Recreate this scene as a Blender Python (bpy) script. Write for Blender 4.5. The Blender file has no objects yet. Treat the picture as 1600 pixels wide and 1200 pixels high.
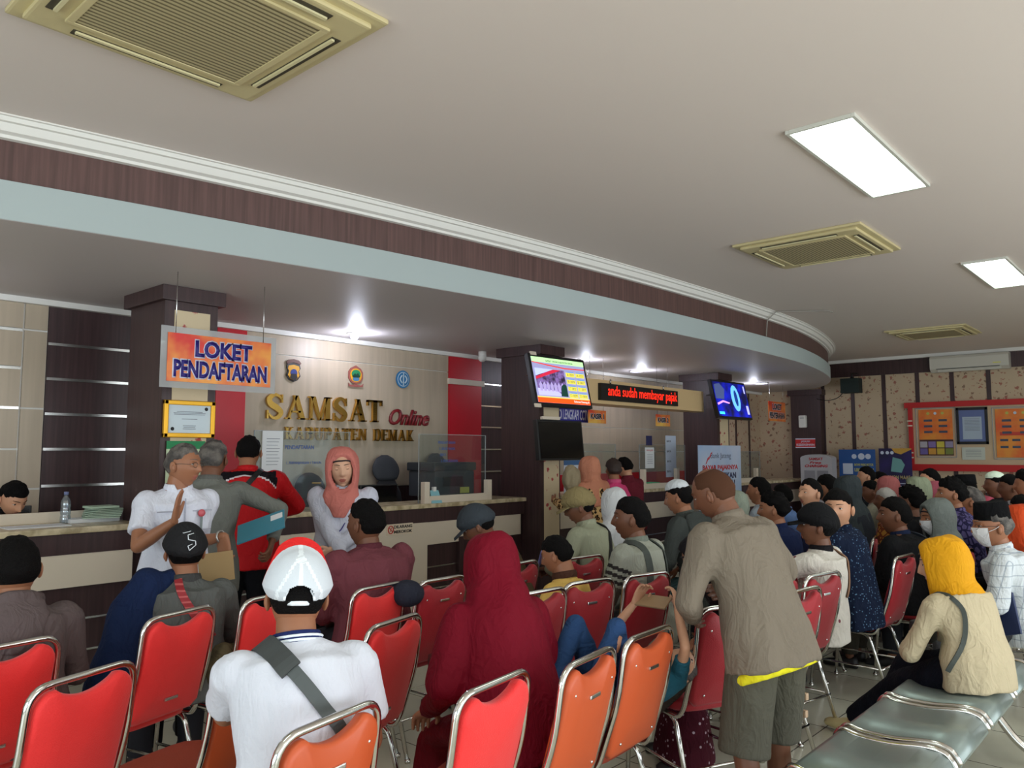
import bpy, bmesh, math, random
from mathutils import Vector, Matrix, noise
import numpy as np

scene = bpy.context.scene
COL = scene.collection
R = math.radians
random.seed(7)

# ------------------------------------------------------------------ camera
F_PX, YAW, PITCH, EYE = 1225.0, R(41.7), R(4.93), 1.62
cam_data = bpy.data.cameras.new('camera')
cam_data.sensor_width = 36.0
cam_data.lens = 36.0 * F_PX / 1600.0
cam_data.clip_start = 0.05
cam = bpy.data.objects.new('camera', cam_data)
cam.location = (0, 0, EYE)
cam.rotation_euler = (R(90) + PITCH, 0, YAW - R(90))
COL.objects.link(cam)
scene.camera = cam

# ------------------------------------------------------------------ view + world + lights
vs = scene.view_settings
vs.view_transform = 'Standard'
vs.look = 'None'
vs.gamma = 1.0
vs.use_curve_mapping = False
vs.exposure = 0.12

world = bpy.data.worlds.new('world')
scene.world = world
world.use_nodes = True
wn = world.node_tree
wn.nodes['Background'].inputs[0].default_value = (0.80, 0.90, 1.0, 1)
wn.nodes['Background'].inputs[1].default_value = 1.1

def area_light(name, loc, target, sx, sy, power, color):
    ld = bpy.data.lights.new(name, 'AREA')
    ld.shape = 'RECTANGLE'; ld.size = sx; ld.size_y = sy
    ld.energy = power; ld.color = color
    o = bpy.data.objects.new(name, ld)
    o.location = loc
    o.rotation_euler = (Vector(target) - Vector(loc)).to_track_quat('-Z', 'Y').to_euler()
    COL.objects.link(o)
    return o
# daylight arriving through the glazed front (behind the camera) and the left shopfront
area_light('daylight_front', (3.5, -4.35, 1.45), (3.5, 5, 3.2), 12.0, 2.3, 340, (0.93, 0.97, 1.0))
area_light('daylight_side', (-4.85, 1.6, 1.5), (3, 2.2, 2.4), 5.5, 2.3, 150, (0.86, 0.95, 1.0))

# ------------------------------------------------------------------ small helpers
def lin(c):
    c = c / 255.0
    return c / 12.92 if c <= 0.04045 else ((c + 0.055) / 1.055) ** 2.4
def rgb(r, g, b): return (lin(r), lin(g), lin(b), 1.0)

MATS = {}
def mat(name, color=(200, 200, 200), rough=0.6, metal=0.0, bump=0.0, bscale=60, emit=0.0, ecol=None,
        coat=0.0, alpha=1.0, pattern=None, spec=0.5, sheen=0.0, var=0.0, vscale=3.0, crease=0.0):
    if name in MATS: return MATS[name]
    m = bpy.data.materials.new(name); m.use_nodes = True
    nt = m.node_tree; b = nt.nodes['Principled BSDF']
    b.inputs['Base Color'].default_value = rgb(*color)
    b.inputs['Roughness'].default_value = rough
    b.inputs['Metallic'].default_value = metal
    b.inputs['Specular IOR Level'].default_value = spec
    b.inputs['Coat Weight'].default_value = coat
    b.inputs['Coat Roughness'].default_value = 0.1
    b.inputs['Sheen Weight'].default_value = sheen
    if emit:
        b.inputs['Emission Color'].default_value = rgb(*(ecol or color))
        b.inputs['Emission Strength'].default_value = emit
    N, L = nt.nodes.new, nt.links.new
    tc = N('ShaderNodeTexCoord')
    out = b.inputs['Base Color']
    if pattern: pattern(nt, b, tc, color)
    elif var:
        nz = N('ShaderNodeTexNoise'); nz.inputs['Scale'].default_value = vscale; nz.inputs['Detail'].default_value = 4
        L(tc.outputs['Object'], nz.inputs['Vector'])
        mr = N('ShaderNodeMapRange'); mr.inputs['From Min'].default_value = 0.3; mr.inputs['From Max'].default_value = 0.7
        mr.inputs['To Min'].default_value = 1 - var; mr.inputs['To Max'].default_value = 1 + var
        L(nz.outputs['Fac'], mr.inputs['Value'])
        mx = N('ShaderNodeMix'); mx.data_type = 'RGBA'; mx.blend_type = 'MULTIPLY'; mx.inputs['Factor'].default_value = 1
        mx.inputs['A'].default_value = rgb(*color)
        L(mr.outputs['Result'], mx.inputs['B']); L(mx.outputs['Result'], out)
    prevn = None
    if crease:
        cz = N('ShaderNodeTexNoise'); cz.inputs['Scale'].default_value = 1.0; cz.inputs['Detail'].default_value = 3; cz.inputs['Distortion'].default_value = 1.2
        L(_map(nt, tc, (13, 13, 6)), cz.inputs['Vector'])
        cr = _ramp(nt, [(0.38, (0, 0, 0, 1)), (0.5, (1, 1, 1, 1)), (0.66, (.25, .25, .25, 1))]); L(cz.outputs['Fac'], cr.inputs[0])
        bp = N('ShaderNodeBump'); bp.inputs['Strength'].default_value = crease; bp.inputs['Distance'].default_value = 0.02
        L(cr.outputs[0], bp.inputs['Height']); L(bp.outputs['Normal'], b.inputs['Normal']); prevn = bp
    if bump:
        nz = N('ShaderNodeTexNoise'); nz.inputs['Scale'].default_value = bscale; nz.inputs['Detail'].default_value = 3
        L(tc.outputs['Object'], nz.inputs['Vector'])
        bp = N('ShaderNodeBump'); bp.inputs['Strength'].default_value = bump; bp.inputs['Distance'].default_value = 0.01
        if prevn: L(prevn.outputs['Normal'], bp.inputs['Normal'])
        L(nz.outputs['Fac'], bp.inputs['Height']); L(bp.outputs['Normal'], b.inputs['Normal'])
    MATS[name] = m
    return m

def _ramp(nt, stops, interp='LINEAR'):
    r = nt.nodes.new('ShaderNodeValToRGB'); r.color_ramp.interpolation = interp
    el = r.color_ramp.elements
    while len(el) < len(stops): el.new(0.5)
    for e, (p, c) in zip(el, stops): e.position = p; e.color = c
    return r
def _mixc(nt, fac, a, bcol):
    mx = nt.nodes.new('ShaderNodeMix'); mx.data_type = 'RGBA'
    nt.links.new(fac, mx.inputs['Factor'])
    for s, v in (('A', a), ('B', bcol)):
        if isinstance(v, tuple): mx.inputs[s].default_value = v
        else: nt.links.new(v, mx.inputs[s])
    return mx.outputs['Result']
def _map(nt, tc, scale, rot=(0, 0, 0), space='Object'):
    mp = nt.nodes.new('ShaderNodeMapping')
    mp.inputs['Scale'].default_value = scale; mp.inputs['Rotation'].default_value = rot
    nt.links.new(tc.outputs[space], mp.inputs['Vector'])
    return mp.outputs['Vector']
def _math(nt, op, a, b=0.0):
    n = nt.nodes.new('ShaderNodeMath'); n.operation = op
    for i, v in enumerate((a, b)):
        if isinstance(v, (int, float)): n.inputs[i].default_value = v
        else: nt.links.new(v, n.inputs[i])
    return n.outputs[0]

def pat_wood(nt, b, tc, c):          # dark veneer with a fine vertical grain
    nz = nt.nodes.new('ShaderNodeTexNoise'); nz.inputs['Scale'].default_value = 1; nz.inputs['Detail'].default_value = 5
    nt.links.new(_map(nt, tc, (42, 42, 1.6)), nz.inputs['Vector'])
    k = lambda f: tuple(min(1, x * f) for x in rgb(*c)[:3]) + (1,)
    r = _ramp(nt, [(0.3, k(0.72)), (0.7, k(1.3))]); nt.links.new(nz.outputs['Fac'], r.inputs[0])
    nt.links.new(r.outputs[0], b.inputs['Base Color'])
def pat_cream(nt, b, tc, c):         # pale veneer panel, soft vertical streaks
    nz = nt.nodes.new('ShaderNodeTexNoise'); nz.inputs['Scale'].default_value = 1; nz.inputs['Detail'].default_value = 4
    nt.links.new(_map(nt, tc, (14, 14, 0.7)), nz.inputs['Vector'])
    k = lambda f: tuple(min(1, x * f) for x in rgb(*c)[:3]) + (1,)
    r = _ramp(nt, [(0.3, k(0.9)), (0.7, k(1.08))]); nt.links.new(nz.outputs['Fac'], r.inputs[0])
    nt.links.new(r.outputs[0], b.inputs['Base Color'])
def pat_floral(nt, b, tc, c):        # cream wallpaper with scattered small red flowers
    cur = rgb(*c)
    for sc, thr, col, off, rot in ((7.0, 0.15, rgb(150, 62, 56), 0.0, 0.5), (7.0, 0.14, rgb(112, 78, 60), 7.3, -0.6), (12, 0.13, rgb(164, 104, 84), 3.1, 0.9)):
        mp = nt.nodes.new('ShaderNodeMapping'); mp.inputs['Location'].default_value = (off, off, off)
        mp.inputs['Rotation'].default_value = (rot, rot, 0); mp.inputs['Scale'].default_value = (1, 1, 1)
        nt.links.new(tc.outputs['Object'], mp.inputs['Vector'])
        nz = nt.nodes.new('ShaderNodeTexNoise'); nz.inputs['Scale'].default_value = 26
        nt.links.new(tc.outputs['Object'], nz.inputs['Vector'])
        ad = nt.nodes.new('ShaderNodeMix'); ad.data_type = 'RGBA'; ad.blend_type = 'ADD'; ad.inputs['Factor'].default_value = 0.085
        nt.links.new(mp.outputs[0], ad.inputs['A']); nt.links.new(nz.outputs['Color'], ad.inputs['B'])
        v = nt.nodes.new('ShaderNodeTexVoronoi'); v.inputs['Scale'].default_value = sc
        nt.links.new(ad.outputs['Result'], v.inputs['Vector'])
        f = _math(nt, 'LESS_THAN', v.outputs['Distance'], thr + 0.04)
        f2 = _math(nt, 'MULTIPLY', f, 0.75)
        cur = _mixc(nt, f2, cur, col)
    nt.links.new(cur, b.inputs['Base Color'])
def pat_flowerstrip(nt, b, tc, c):   # column strip: larger rose sprays
    nz = nt.nodes.new('ShaderNodeTexNoise'); nz.inputs['Scale'].default_value = 30; nz.inputs['Detail'].default_value = 3
    nt.links.new(tc.outputs['Object'], nz.inputs['Vector'])
    v = nt.nodes.new('ShaderNodeTexVoronoi'); v.inputs['Scale'].default_value = 9.0
    nt.links.new(tc.outputs['Object'], v.inputs['Vector'])
    s = _math(nt, 'ADD', v.outputs['Distance'], _math(nt, 'MULTIPLY', nz.outputs['Fac'], 0.55))
    r = _ramp(nt, [(0.40, rgb(178, 70, 68)), (0.46, rgb(200, 132, 116)), (0.51, rgb(*c))]); nt.links.new(s, r.inputs[0])
    nt.links.new(r.outputs[0], b.inputs['Base Color'])
def pat_tile(nt, b, tc, c):          # polished floor tiles 60 cm with thin joints
    br = nt.nodes.new('ShaderNodeTexBrick'); br.offset = 0.0
    br.inputs['Scale'].default_value = 1.0; br.inputs['Brick Width'].default_value = 0.6; br.inputs['Row Height'].default_value = 0.6
    br.inputs['Mortar Size'].default_value = 0.004; br.inputs['Mortar Smooth'].default_value = 0.1
    br.inputs['Color1'].default_value = rgb(*c); br.inputs['Color2'].default_value = rgb(c[0] - 8, c[1] - 7, c[2] - 6)
    br.inputs['Mortar'].default_value = rgb(92, 88, 78)
    nt.links.new(tc.outputs['Object'], br.inputs['Vector'])
    nz = nt.nodes.new('ShaderNodeTexNoise'); nz.inputs['Scale'].default_value = 2.5; nz.inputs['Detail'].default_value = 6
    nt.links.new(tc.outputs['Object'], nz.inputs['Vector'])
    mx = nt.nodes.new('ShaderNodeMix'); mx.data_type = 'RGBA'; mx.blend_type = 'MULTIPLY'; mx.inputs['Factor'].default_value = 1
    mr = nt.nodes.new('ShaderNodeMapRange'); mr.inputs['To Min'].default_value = 0.86; mr.inputs['To Max'].default_value = 1.1
    nt.links.new(nz.outputs['Fac'], mr.inputs['Value'])
    nt.links.new(br.outputs['Color'], mx.inputs['A']); nt.links.new(mr.outputs[0], mx.inputs['B'])
    nt.links.new(mx.outputs['Result'], b.inputs['Base Color'])
def pat_marble(nt, b, tc, c):
    nz = nt.nodes.new('ShaderNodeTexNoise'); nz.inputs['Scale'].default_value = 14; nz.inputs['Detail'].default_value = 8
    nt.links.new(tc.outputs['Object'], nz.inputs['Vector'])
    r = _ramp(nt, [(0.35, rgb(c[0] - 45, c[1] - 45, c[2] - 45)), (0.6, rgb(*c))]); nt.links.new(nz.outputs['Fac'], r.inputs[0])
    nt.links.new(r.outputs[0], b.inputs['Base Color'])
def pat_leopard(nt, b, tc, c):
    v = nt.nodes.new('ShaderNodeTexVoronoi'); v.inputs['Scale'].default_value = 26
    nz = nt.nodes.new('ShaderNodeTexNoise'); nz.inputs['Scale'].default_value = 34
    nt.links.new(tc.outputs['Object'], v.inputs['Vector']); nt.links.new(tc.outputs['Object'], nz.inputs['Vector'])
    s = _math(nt, 'ADD', v.outputs['Distance'], _math(nt, 'MULTIPLY', nz.outputs['Fac'], 0.4))
    r = _ramp(nt, [(0.36, rgb(150, 105, 62)), (0.42, rgb(28, 18, 14)), (0.60, rgb(34, 22, 16)), (0.68, rgb(*c))])
    nt.links.new(s, r.inputs[0]); nt.links.new(r.outputs[0], b.inputs['Base Color'])
def make_plaid(line, sc=14, w=0.1):
    def pat(nt, b, tc, c):
        sx = nt.nodes.new('ShaderNodeSeparateXYZ'); nt.links.new(_map(nt, tc, (sc, sc, sc)), sx.inputs[0])
        fs = []
        s2 = _math(nt, 'ADD', sx.outputs[0], sx.outputs[1])
        for o in (s2, sx.outputs[2]):
            fr = _math(nt, 'FRACT', o); fs.append(_math(nt, 'LESS_THAN', fr, w))
        f = _math(nt, 'MULTIPLY', _math(nt, 'MAXIMUM', fs[0], fs[1]), 0.7)
        nt.links.new(_mixc(nt, f, rgb(*c), rgb(*line)), b.inputs['Base Color'])
    return pat
def make_dots(dot, sc=60, r=0.2, rnd=True):
    def pat(nt, b, tc, c):
        v = nt.nodes.new('ShaderNodeTexVoronoi'); v.inputs['Scale'].default_value = sc
        nt.links.new(tc.outputs['Object'], v.inputs['Vector'])
        f = _math(nt, 'LESS_THAN', v.outputs['Distance'], r)
        nt.links.new(_mixc(nt, f, rgb(*c), rgb(*dot)), b.inputs['Base Color'])
    return pat
def make_batik(c2, sc=22):
    def pat(nt, b, tc, c):
        v = nt.nodes.new('ShaderNodeTexVoronoi'); v.feature = 'DISTANCE_TO_EDGE'; v.inputs['Scale'].default_value = sc
        nt.links.new(tc.outputs['Object'], v.inputs['Vector'])
        f = _math(nt, 'LESS_THAN', v.outputs['Distance'], 0.12)
        nt.links.new(_mixc(nt, f, rgb(*c), rgb(*c2)), b.inputs['Base Color'])
    return pat
def make_bands(c2, z0, z1, n):       # horizontal woven bands between two heights (object space)
    def pat(nt, b, tc, c):
        sx = nt.nodes.new('ShaderNodeSeparateXYZ'); nt.links.new(tc.outputs['Object'], sx.inputs[0])
        t = _math(nt, 'MULTIPLY', _math(nt, 'SUBTRACT', sx.outputs[2], z0), n / (z1 - z0))
        f = _math(nt, 'LESS_THAN', _math(nt, 'FRACT', t), 0.5)
        g = _math(nt, 'MULTIPLY', _math(nt, 'GREATER_THAN', t, 0), _math(nt, 'LESS_THAN', t, n))
        nt.links.new(_mixc(nt, _math(nt, 'MULTIPLY', f, g), rgb(*c), rgb(*c2)), b.inputs['Base Color'])
    return pat
def make_grille(c2, sc, axis=1, w=0.45):
    def pat(nt, b, tc, c):
        sx = nt.nodes.new('ShaderNodeSeparateXYZ'); nt.links.new(tc.outputs['Object'], sx.inputs[0])
        f = _math(nt, 'LESS_THAN', _math(nt, 'FRACT', _math(nt, 'MULTIPLY', sx.outputs[axis], sc)), w)
        nt.links.new(_mixc(nt, f, rgb(*c), rgb(*c2)), b.inputs['Base Color'])
    return pat
def make_cloudy(c2, sc=5):
    def pat(nt, b, tc, c):
        nz = nt.nodes.new('ShaderNodeTexNoise'); nz.inputs['Scale'].default_value = sc; nz.inputs['Detail'].default_value = 3
        nt.links.new(tc.outputs['Object'], nz.inputs['Vector'])
        r = _ramp(nt, [(0.38, rgb(*c)), (0.62, rgb(*c2))]); nt.links.new(nz.outputs['Fac'], r.inputs[0])
        nt.links.new(r.outputs[0], b.inputs['Base Color'])
        if b.inputs['Emission Strength'].default_value: nt.links.new(r.outputs[0], b.inputs['Emission Color'])
    return pat

def glass(name, tint=(230, 240, 240), refl=0.12, op=0.05):
    if name in MATS: return MATS[name]
    m = bpy.data.materials.new(name); m.use_nodes = True
    nt = m.node_tree; nt.nodes.clear()
    N, L = nt.nodes.new, nt.links.new
    o = N('ShaderNodeOutputMaterial'); t = N('ShaderNodeBsdfTransparent'); g = N('ShaderNodeBsdfGlossy'); d = N('ShaderNodeBsdfDiffuse')
    t.inputs[0].default_value = rgb(*tint); g.inputs['Roughness'].default_value = 0.03; d.inputs[0].default_value = rgb(*tint)
    m1 = N('ShaderNodeMixShader'); m2 = N('ShaderNodeMixShader'); m1.inputs[0].default_value = refl; m2.inputs[0].default_value = op
    L(t.outputs[0], m1.inputs[1]); L(g.outputs[0], m1.inputs[2]); L(m1.outputs[0], m2.inputs[1]); L(d.outputs[0], m2.inputs[2])
    L(m2.outputs[0], o.inputs[0])
    MATS[name] = m
    return m

# --- bmesh shapes
def bx(bm, x0, x1, y0, y1, z0, z1, bev=0.0, M=None, mi=0):
    r = bmesh.ops.create_cube(bm, size=1.0)
    vs_ = r['verts']
    for v in vs_:
        v.co = Vector(((x0 + x1) / 2 + v.co.x * (x1 - x0), (y0 + y1) / 2 + v.co.y * (y1 - y0), (z0 + z1) / 2 + v.co.z * (z1 - z0)))
    fs = set(f for v in vs_ for f in v.link_faces)
    if bev:
        es = set(e for v in vs_ for e in v.link_edges)
        rr = bmesh.ops.bevel(bm, geom=list(es), offset=bev, segments=2, profile=0.7, affect='EDGES')
        fs = set(rr['faces']) | set(f for f in fs if f.is_valid)
        vs_ = list({v for f in fs for v in f.verts})
    for f in fs:
        if f.is_valid: f.material_index = mi
    if M is not None:
        for v in vs_: v.co = M @ v.co
    return vs_
def ring_frame(d):
    d = d.normalized(); a = Vector((0, 0, 1)) if abs(d.z) < 0.9 else Vector((1, 0, 0))
    s = d.cross(a).normalized(); return s, d.cross(s).normalized()
def skin_rings(bm, rings, closed=False, cap=True, mi=0, smooth=True):
    V = [[bm.verts.new(p) for p in r] for r in rings]
    n = len(V[0]); fs = []
    for i in range(len(V) - (0 if closed else 1)):
        A, B = V[i], V[(i + 1) % len(V)]
        for j in range(n):
            k = (j + 1) % n
            fs.append(bm.faces.new((A[j], A[k], B[k], B[j])))
    if cap and not closed:
        fs.append(bm.faces.new(list(reversed(V[0])))); fs.append(bm.faces.new(V[-1]))
    for f in fs: f.material_index = mi; f.smooth = smooth
    return V
def loft(bm, rings, n=16, cap=True, mi=0):
    out = []
    for c, a, b in rings:
        c, a, b = Vector(c), Vector(a), Vector(b)
        out.append([c + a * math.cos(2 * math.pi * i / n) + b * math.sin(2 * math.pi * i / n) for i in range(n)])
    return skin_rings(bm, out, cap=cap, mi=mi)
def tube(bm, pts, r, n=8, closed=False, mi=0):
    pts = [Vector(p) for p in pts]
    rs = r if isinstance(r, (list, tuple)) else [r] * len(pts)
    m = len(pts); rings = []; prev = None
    for i, p in enumerate(pts):
        if closed: d = (pts[(i + 1) % m] - pts[i - 1])
        else: d = (pts[min(i + 1, m - 1)] - pts[max(i - 1, 0)])
        if d.length < 1e-9: d = Vector((0, 0, 1))
        d.normalize()
        if prev is None: s, t = ring_frame(d)
        else:
            s = prev - d * prev.dot(d)
            if s.length < 1e-6: s, t = ring_frame(d)
            s.normalize(); t = d.cross(s).normalized()
        prev = s
        rings.append([p + (s * math.cos(2 * math.pi * k / n) + t * math.sin(2 * math.pi * k / n)) * rs[i] for k in range(n)])
    skin_rings(bm, rings, closed=closed, mi=mi)
def ball(bm, c, r, M=None, seg=16, mi=0):
    if not isinstance(r, (tuple, list)): r = (r, r, r)
    res = bmesh.ops.create_uvsphere(bm, u_segments=seg, v_segments=max(6, seg // 2 + 2), radius=1.0)
    for v in res['verts']:
        p = Vector((v.co.x * r[0], v.co.y * r[1], v.co.z * r[2]))
        if M is not None: p = M @ p
        v.co = p + Vector(c)
    for f in set(f for v in res['verts'] for f in v.link_faces): f.material_index = mi; f.smooth = True
def prism(bm, pts2, y0, y1, mi=0):
    """extrude an outline given in x,z between two y values"""
    a = [bm.verts.new((x, y0, z)) for x, z in pts2]; b = [bm.verts.new((x, y1, z)) for x, z in pts2]
    n = len(a); fs = [bm.faces.new(a), bm.faces.new(list(reversed(b)))]
    for i in range(n):
        j = (i + 1) % n; fs.append(bm.faces.new((a[i], b[i], b[j], a[j])))
    for f in fs: f.material_index = mi
    return fs
def fillet(pts, rad=0.05, seg=5):
    """round the corners of a 3-D polyline"""
    pts = [Vector(p) for p in pts]; out = [pts[0]]
    for a, b, c in zip(pts, pts[1:], pts[2:]):
        u, v = (a - b), (c - b); r = min(rad, u.length * .49, v.length * .49)
        p, q = b + u.normalized() * r, b + v.normalized() * r
        for i in range(seg + 1):
            t = i / seg
            out.append(p * (1 - t) ** 2 + b * 2 * t * (1 - t) + q * t * t)
    out.append(pts[-1]); return out
def smooth_path(ctrl, n=6):
    """Catmull-Rom through control points"""
    P = [Vector(p) for p in ctrl]; out = []
    for i in range(len(P) - 1):
        p0, p1, p2, p3 = P[max(i - 1, 0)], P[i], P[i + 1], P[min(i + 2, len(P) - 1)]
        for k in range(n):
            t = k / n
            out.append(0.5 * ((2 * p1) + (p2 - p0) * t + (2 * p0 - 5 * p1 + 4 * p2 - p3) * t * t + (3 * p1 - p0 - 3 * p2 + p3) * t ** 3))
    out.append(P[-1]); return out

def obj(name, bm, m=None, parent=None, label=None, recalc=True, loc=None, rot=None):
    if isinstance(bm, bmesh.types.BMesh):
        if recalc: bmesh.ops.recalc_face_normals(bm, faces=bm.faces)
        me = bpy.data.meshes.new(name); bm.to_mesh(me); bm.free()
    else: me = bm
    ms = m if isinstance(m, (list, tuple)) else [m]
    for x in ms:
        if x is not None: me.materials.append(x)
    o = bpy.data.objects.new(name, me); COL.objects.link(o)
    if parent is not None: o.parent = parent
    if label: o['label'] = label
    if loc is not None: o.location = loc
    if rot is not None: o.rotation_euler = rot
    return o
def NB(): return bmesh.new()
def box_obj(name, dims, m, parent=None, bev=0.0, label=None):
    bm = NB(); bx(bm, *dims, bev=bev); return obj(name, bm, m, parent, label)
def thing(name, label, cat, loc=(0, 0, 0), rotz=0.0, group=None):
    o = bpy.data.objects.new(name, None); COL.objects.link(o)
    o.empty_display_size = 0.1
    o.location = loc; o.rotation_euler = (0, 0, rotz); o['label'] = label; o['category'] = cat
    if group: o['group'] = group
    return o
def tag(o, label, cat, group=None):
    o['label'] = label; o['category'] = cat
    if group: o['group'] = group
    return o
def struct(name, bm, m, parent=None):
    o = obj(name, bm, m, parent)
    if parent is None: o['kind'] = 'structure'
    return o
def sbox(name, dims, m, parent=None, bev=0.0):
    bm = NB(); bx(bm, *dims, bev=bev); return struct(name, bm, m, parent)
def dup(root, loc, rotz, label=None, group=None, scale=None):
    r = root.copy(); COL.objects.link(r); r.location = loc; r.rotation_euler = (0, 0, rotz)
    if label: r['label'] = label
    if group: r['group'] = group
    for ch in list(root.children):
        c = ch.copy(); COL.objects.link(c); c.parent = r
        for g in ch.children:
            d = g.copy(); COL.objects.link(d); d.parent = c
    return r

def text_bm(bm, body, x0, x1, z0, z1, y=-0.002, depth=0.001, bold=0.0, mi=0, shear=0.0, fill=True, serif=0):
    """write a line of text into the rectangle x0..x1, z0..z1 of a plate facing -y"""
    cu = bpy.data.curves.new('t', 'FONT'); cu.body = body; cu.size = 1.0; cu.offset = bold; cu.shear = shear
    cu.resolution_u = 3; cu.extrude = 0.0
    to = bpy.data.objects.new('t', cu)
    me = bpy.data.meshes.new_from_object(to)
    bpy.data.objects.remove(to); bpy.data.curves.remove(cu)
    if not me.vertices: bpy.data.meshes.remove(me); return
    xs = [v.co.x for v in me.vertices]; ys = [v.co.y for v in me.vertices]
    ax, bx_, ay, by = min(xs), max(xs), min(ys), max(ys)
    tb = bmesh.new(); tb.from_mesh(me); bpy.data.meshes.remove(me)
    for v in tb.verts:
        v.co = Vector((x0 + (v.co.x - ax) / (bx_ - ax) * (x1 - x0), 0, z0 + (v.co.y - ay) / max(by - ay, 1e-6) * (z1 - z0)))
    if depth > 0:
        r = bmesh.ops.extrude_face_region(tb, geom=tb.faces[:])
        for g in r['geom']:
            if isinstance(g, bmesh.types.BMVert): g.co.y -= depth
    for v in tb.verts: v.co.y += y
    for f in tb.faces: f.material_index = mi
    m2 = bpy.data.meshes.new('t'); tb.to_mesh(m2); tb.free()
    bm.from_mesh(m2); bpy.data.meshes.remove(m2)
def text_obj(parent, body, x0, x1, z0, z1, m, y=-0.004, depth=0.001, bold=0.0, name='lettering', shear=0.0, label=None):
    bm = NB(); text_bm(bm, body, x0, x1, z0, z1, y, depth, bold, 0, shear)
    return obj(name, bm, m, parent, label)
# ------------------------------------------------------------------ shared materials
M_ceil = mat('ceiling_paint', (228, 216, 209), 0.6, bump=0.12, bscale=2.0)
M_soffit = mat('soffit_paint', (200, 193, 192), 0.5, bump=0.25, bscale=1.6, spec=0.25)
M_band = mat('band_paint_pale', (172, 184, 184), 0.6)
M_brown = mat('veneer_brown', (92, 66, 62), 0.5, pattern=pat_wood)
M_dark = mat('veneer_dark', (64, 44, 45), 0.42, pattern=pat_wood)
M_cream = mat('veneer_cream', (184, 168, 146), 0.42, pattern=pat_cream)
M_cream2 = mat('panel_cream', (226, 212, 192), 0.5, var=0.04, vscale=2)
M_white = mat('white_paint', (232, 230, 224), 0.5)
M_floral = mat('floral_wallpaper', (196, 174, 146), 0.7, pattern=pat_floral)
M_strip = mat('rose_wallpaper_strip', (222, 202, 166), 0.6, pattern=pat_flowerstrip)
M_red = mat('red_panel', (196, 22, 40), 0.35, var=0.05)
M_redtrim = mat('red_board_frame', (190, 30, 32), 0.5)
M_marble = mat('counter_marble', (214, 198, 164), 0.25, pattern=pat_marble)
M_tile = mat('floor_tile', (206, 204, 184), 0.16, pattern=pat_tile)
M_steel = mat('steel_strip', (215, 215, 212), 0.25, metal=1.0)
M_chrome = mat('chrome', (205, 203, 198), 0.14, metal=1.0)
M_black = mat('black_plastic', (18, 18, 20), 0.4)
M_screenoff = mat('dead_screen', (6, 6, 8), 0.12)
M_acbeige = mat('yellowed_plastic', (206, 192, 146), 0.5, var=0.05, vscale=4)
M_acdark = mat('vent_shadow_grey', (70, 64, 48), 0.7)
M_acgrille = mat('cassette_grille', (186, 174, 134), 0.6, pattern=make_grille((112, 102, 74), 38, 1, 0.42))
M_glass = glass('clear_acrylic', (236, 242, 242), 0.05, 0.02)
M_frost = glass('frosted_acrylic', (226, 228, 230), 0.10, 0.30)
M_pane = glass('window_glass', (240, 246, 246), 0.05, 0.0)
M_gold = mat('polished_brass_letter', (222, 176, 92), 0.2, metal=1.0)
M_paper = mat('white_paper', (226, 228, 230), 0.7)
M_ink = mat('black_ink', (24, 24, 28), 0.6)
M_greyink = mat('grey_ink', (120, 124, 134), 0.7)

XF, YB, ZC, ZS = 15.95, 7.15, 3.42, 2.87
YC = 6.05         # counter front
XL, YR = -5.0, -4.5

# ------------------------------------------------------------------ room shell
sbox('floor', (XL - .2, XF + .2, YR - .2, YB + .2, -0.12, 0.0), M_tile)
sbox('ceiling', (XL - .2, XF + .2, YR - .2, YB + .2, ZC, ZC + .12), M_ceil)
# far wall: dark frieze on top, floral wallpaper, thin dark battens
wf = sbox('wall_far', (XF, XF + .2, YR - .2, YB + .2, 0, ZC), M_floral)
sbox('trim_1', (XF - .03, XF, YR, YB, 3.09, ZC), M_dark, None)
sbox('trim_2', (XF - .10, XF - .03, YR, 6.1, ZC - .06, ZC), M_white, None)
for i, y in enumerate((6.35, 5.81, 5.23, 4.65, 4.06, 3.48, 2.90, 2.32, 1.74, 1.16, .58, 0, -.58, -1.16)):
    sbox('trim_%d' % (10 + i), (XF - .012, XF, y - .035, y + .035, 0.9, 3.09), M_dark)
sbox('baseboard_far', (XF - .02, XF, YR, 6.0, 0.0, 0.9), M_dark)

# back wall behind the counters, built from its panels
bm = NB(); bx(bm, XL - .2, XF + .2, YB + .02, YB + .2, 0, ZS + .6); struct('wall_back', bm, M_white)
def wall_panel(n, x0, x1, z0, z1, m, y=YB):
    sbox('trim_%d' % n, (x0, x1, y, YB + .02, z0, z1), m)
n = 40
def seg_panels(x0, x1, zs, m, gap=.008, y=YB):
    global n
    for a, b in zip(zs, zs[1:]):
        wall_panel(n, x0 + gap, x1 - gap, a + gap, b - gap, m, y); n += 1
seg_panels(-5, 0.9, [0, 1.97, 2.3, 2.61, ZS], M_cream)
seg_panels(0.9, 2.07, [0, .97, 1.32, 1.64, 1.97, 2.3, 2.61, ZS], M_cream)
seg_panels(2.07, 2.25, [0, 1.32, 1.97, 2.61, ZS], M_cream)
seg_panels(2.25, 3.72, [0, .70, 1.02, 1.34, 1.64, 1.93, 2.22, 2.51, ZS], M_dark, 0.0)
for i, z in enumerate((1.02, 1.34, 1.64, 1.93, 2.22, 2.51)):
    sbox('trim_%d' % (70 + i), (2.25, 3.72, YB - .014, YB, z - .011, z + .011), M_steel)
for i, z in enumerate((1.97, 2.29, 2.6)):
    sbox('trim_%d' % (78 + i), (1.2, 2.06, YB - .008, YB, z - .010, z + .010), M_steel)
seg_panels(3.72, 4.03, [0, 2.52, ZS], M_red, 0.0, YB - .02)
seg_panels(4.03, 6.82, [1.22, 2.62, ZS], M_cream, .005)
seg_panels(4.03, 6.82, [0, 1.0, 1.22], M_dark, .0)
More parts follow.
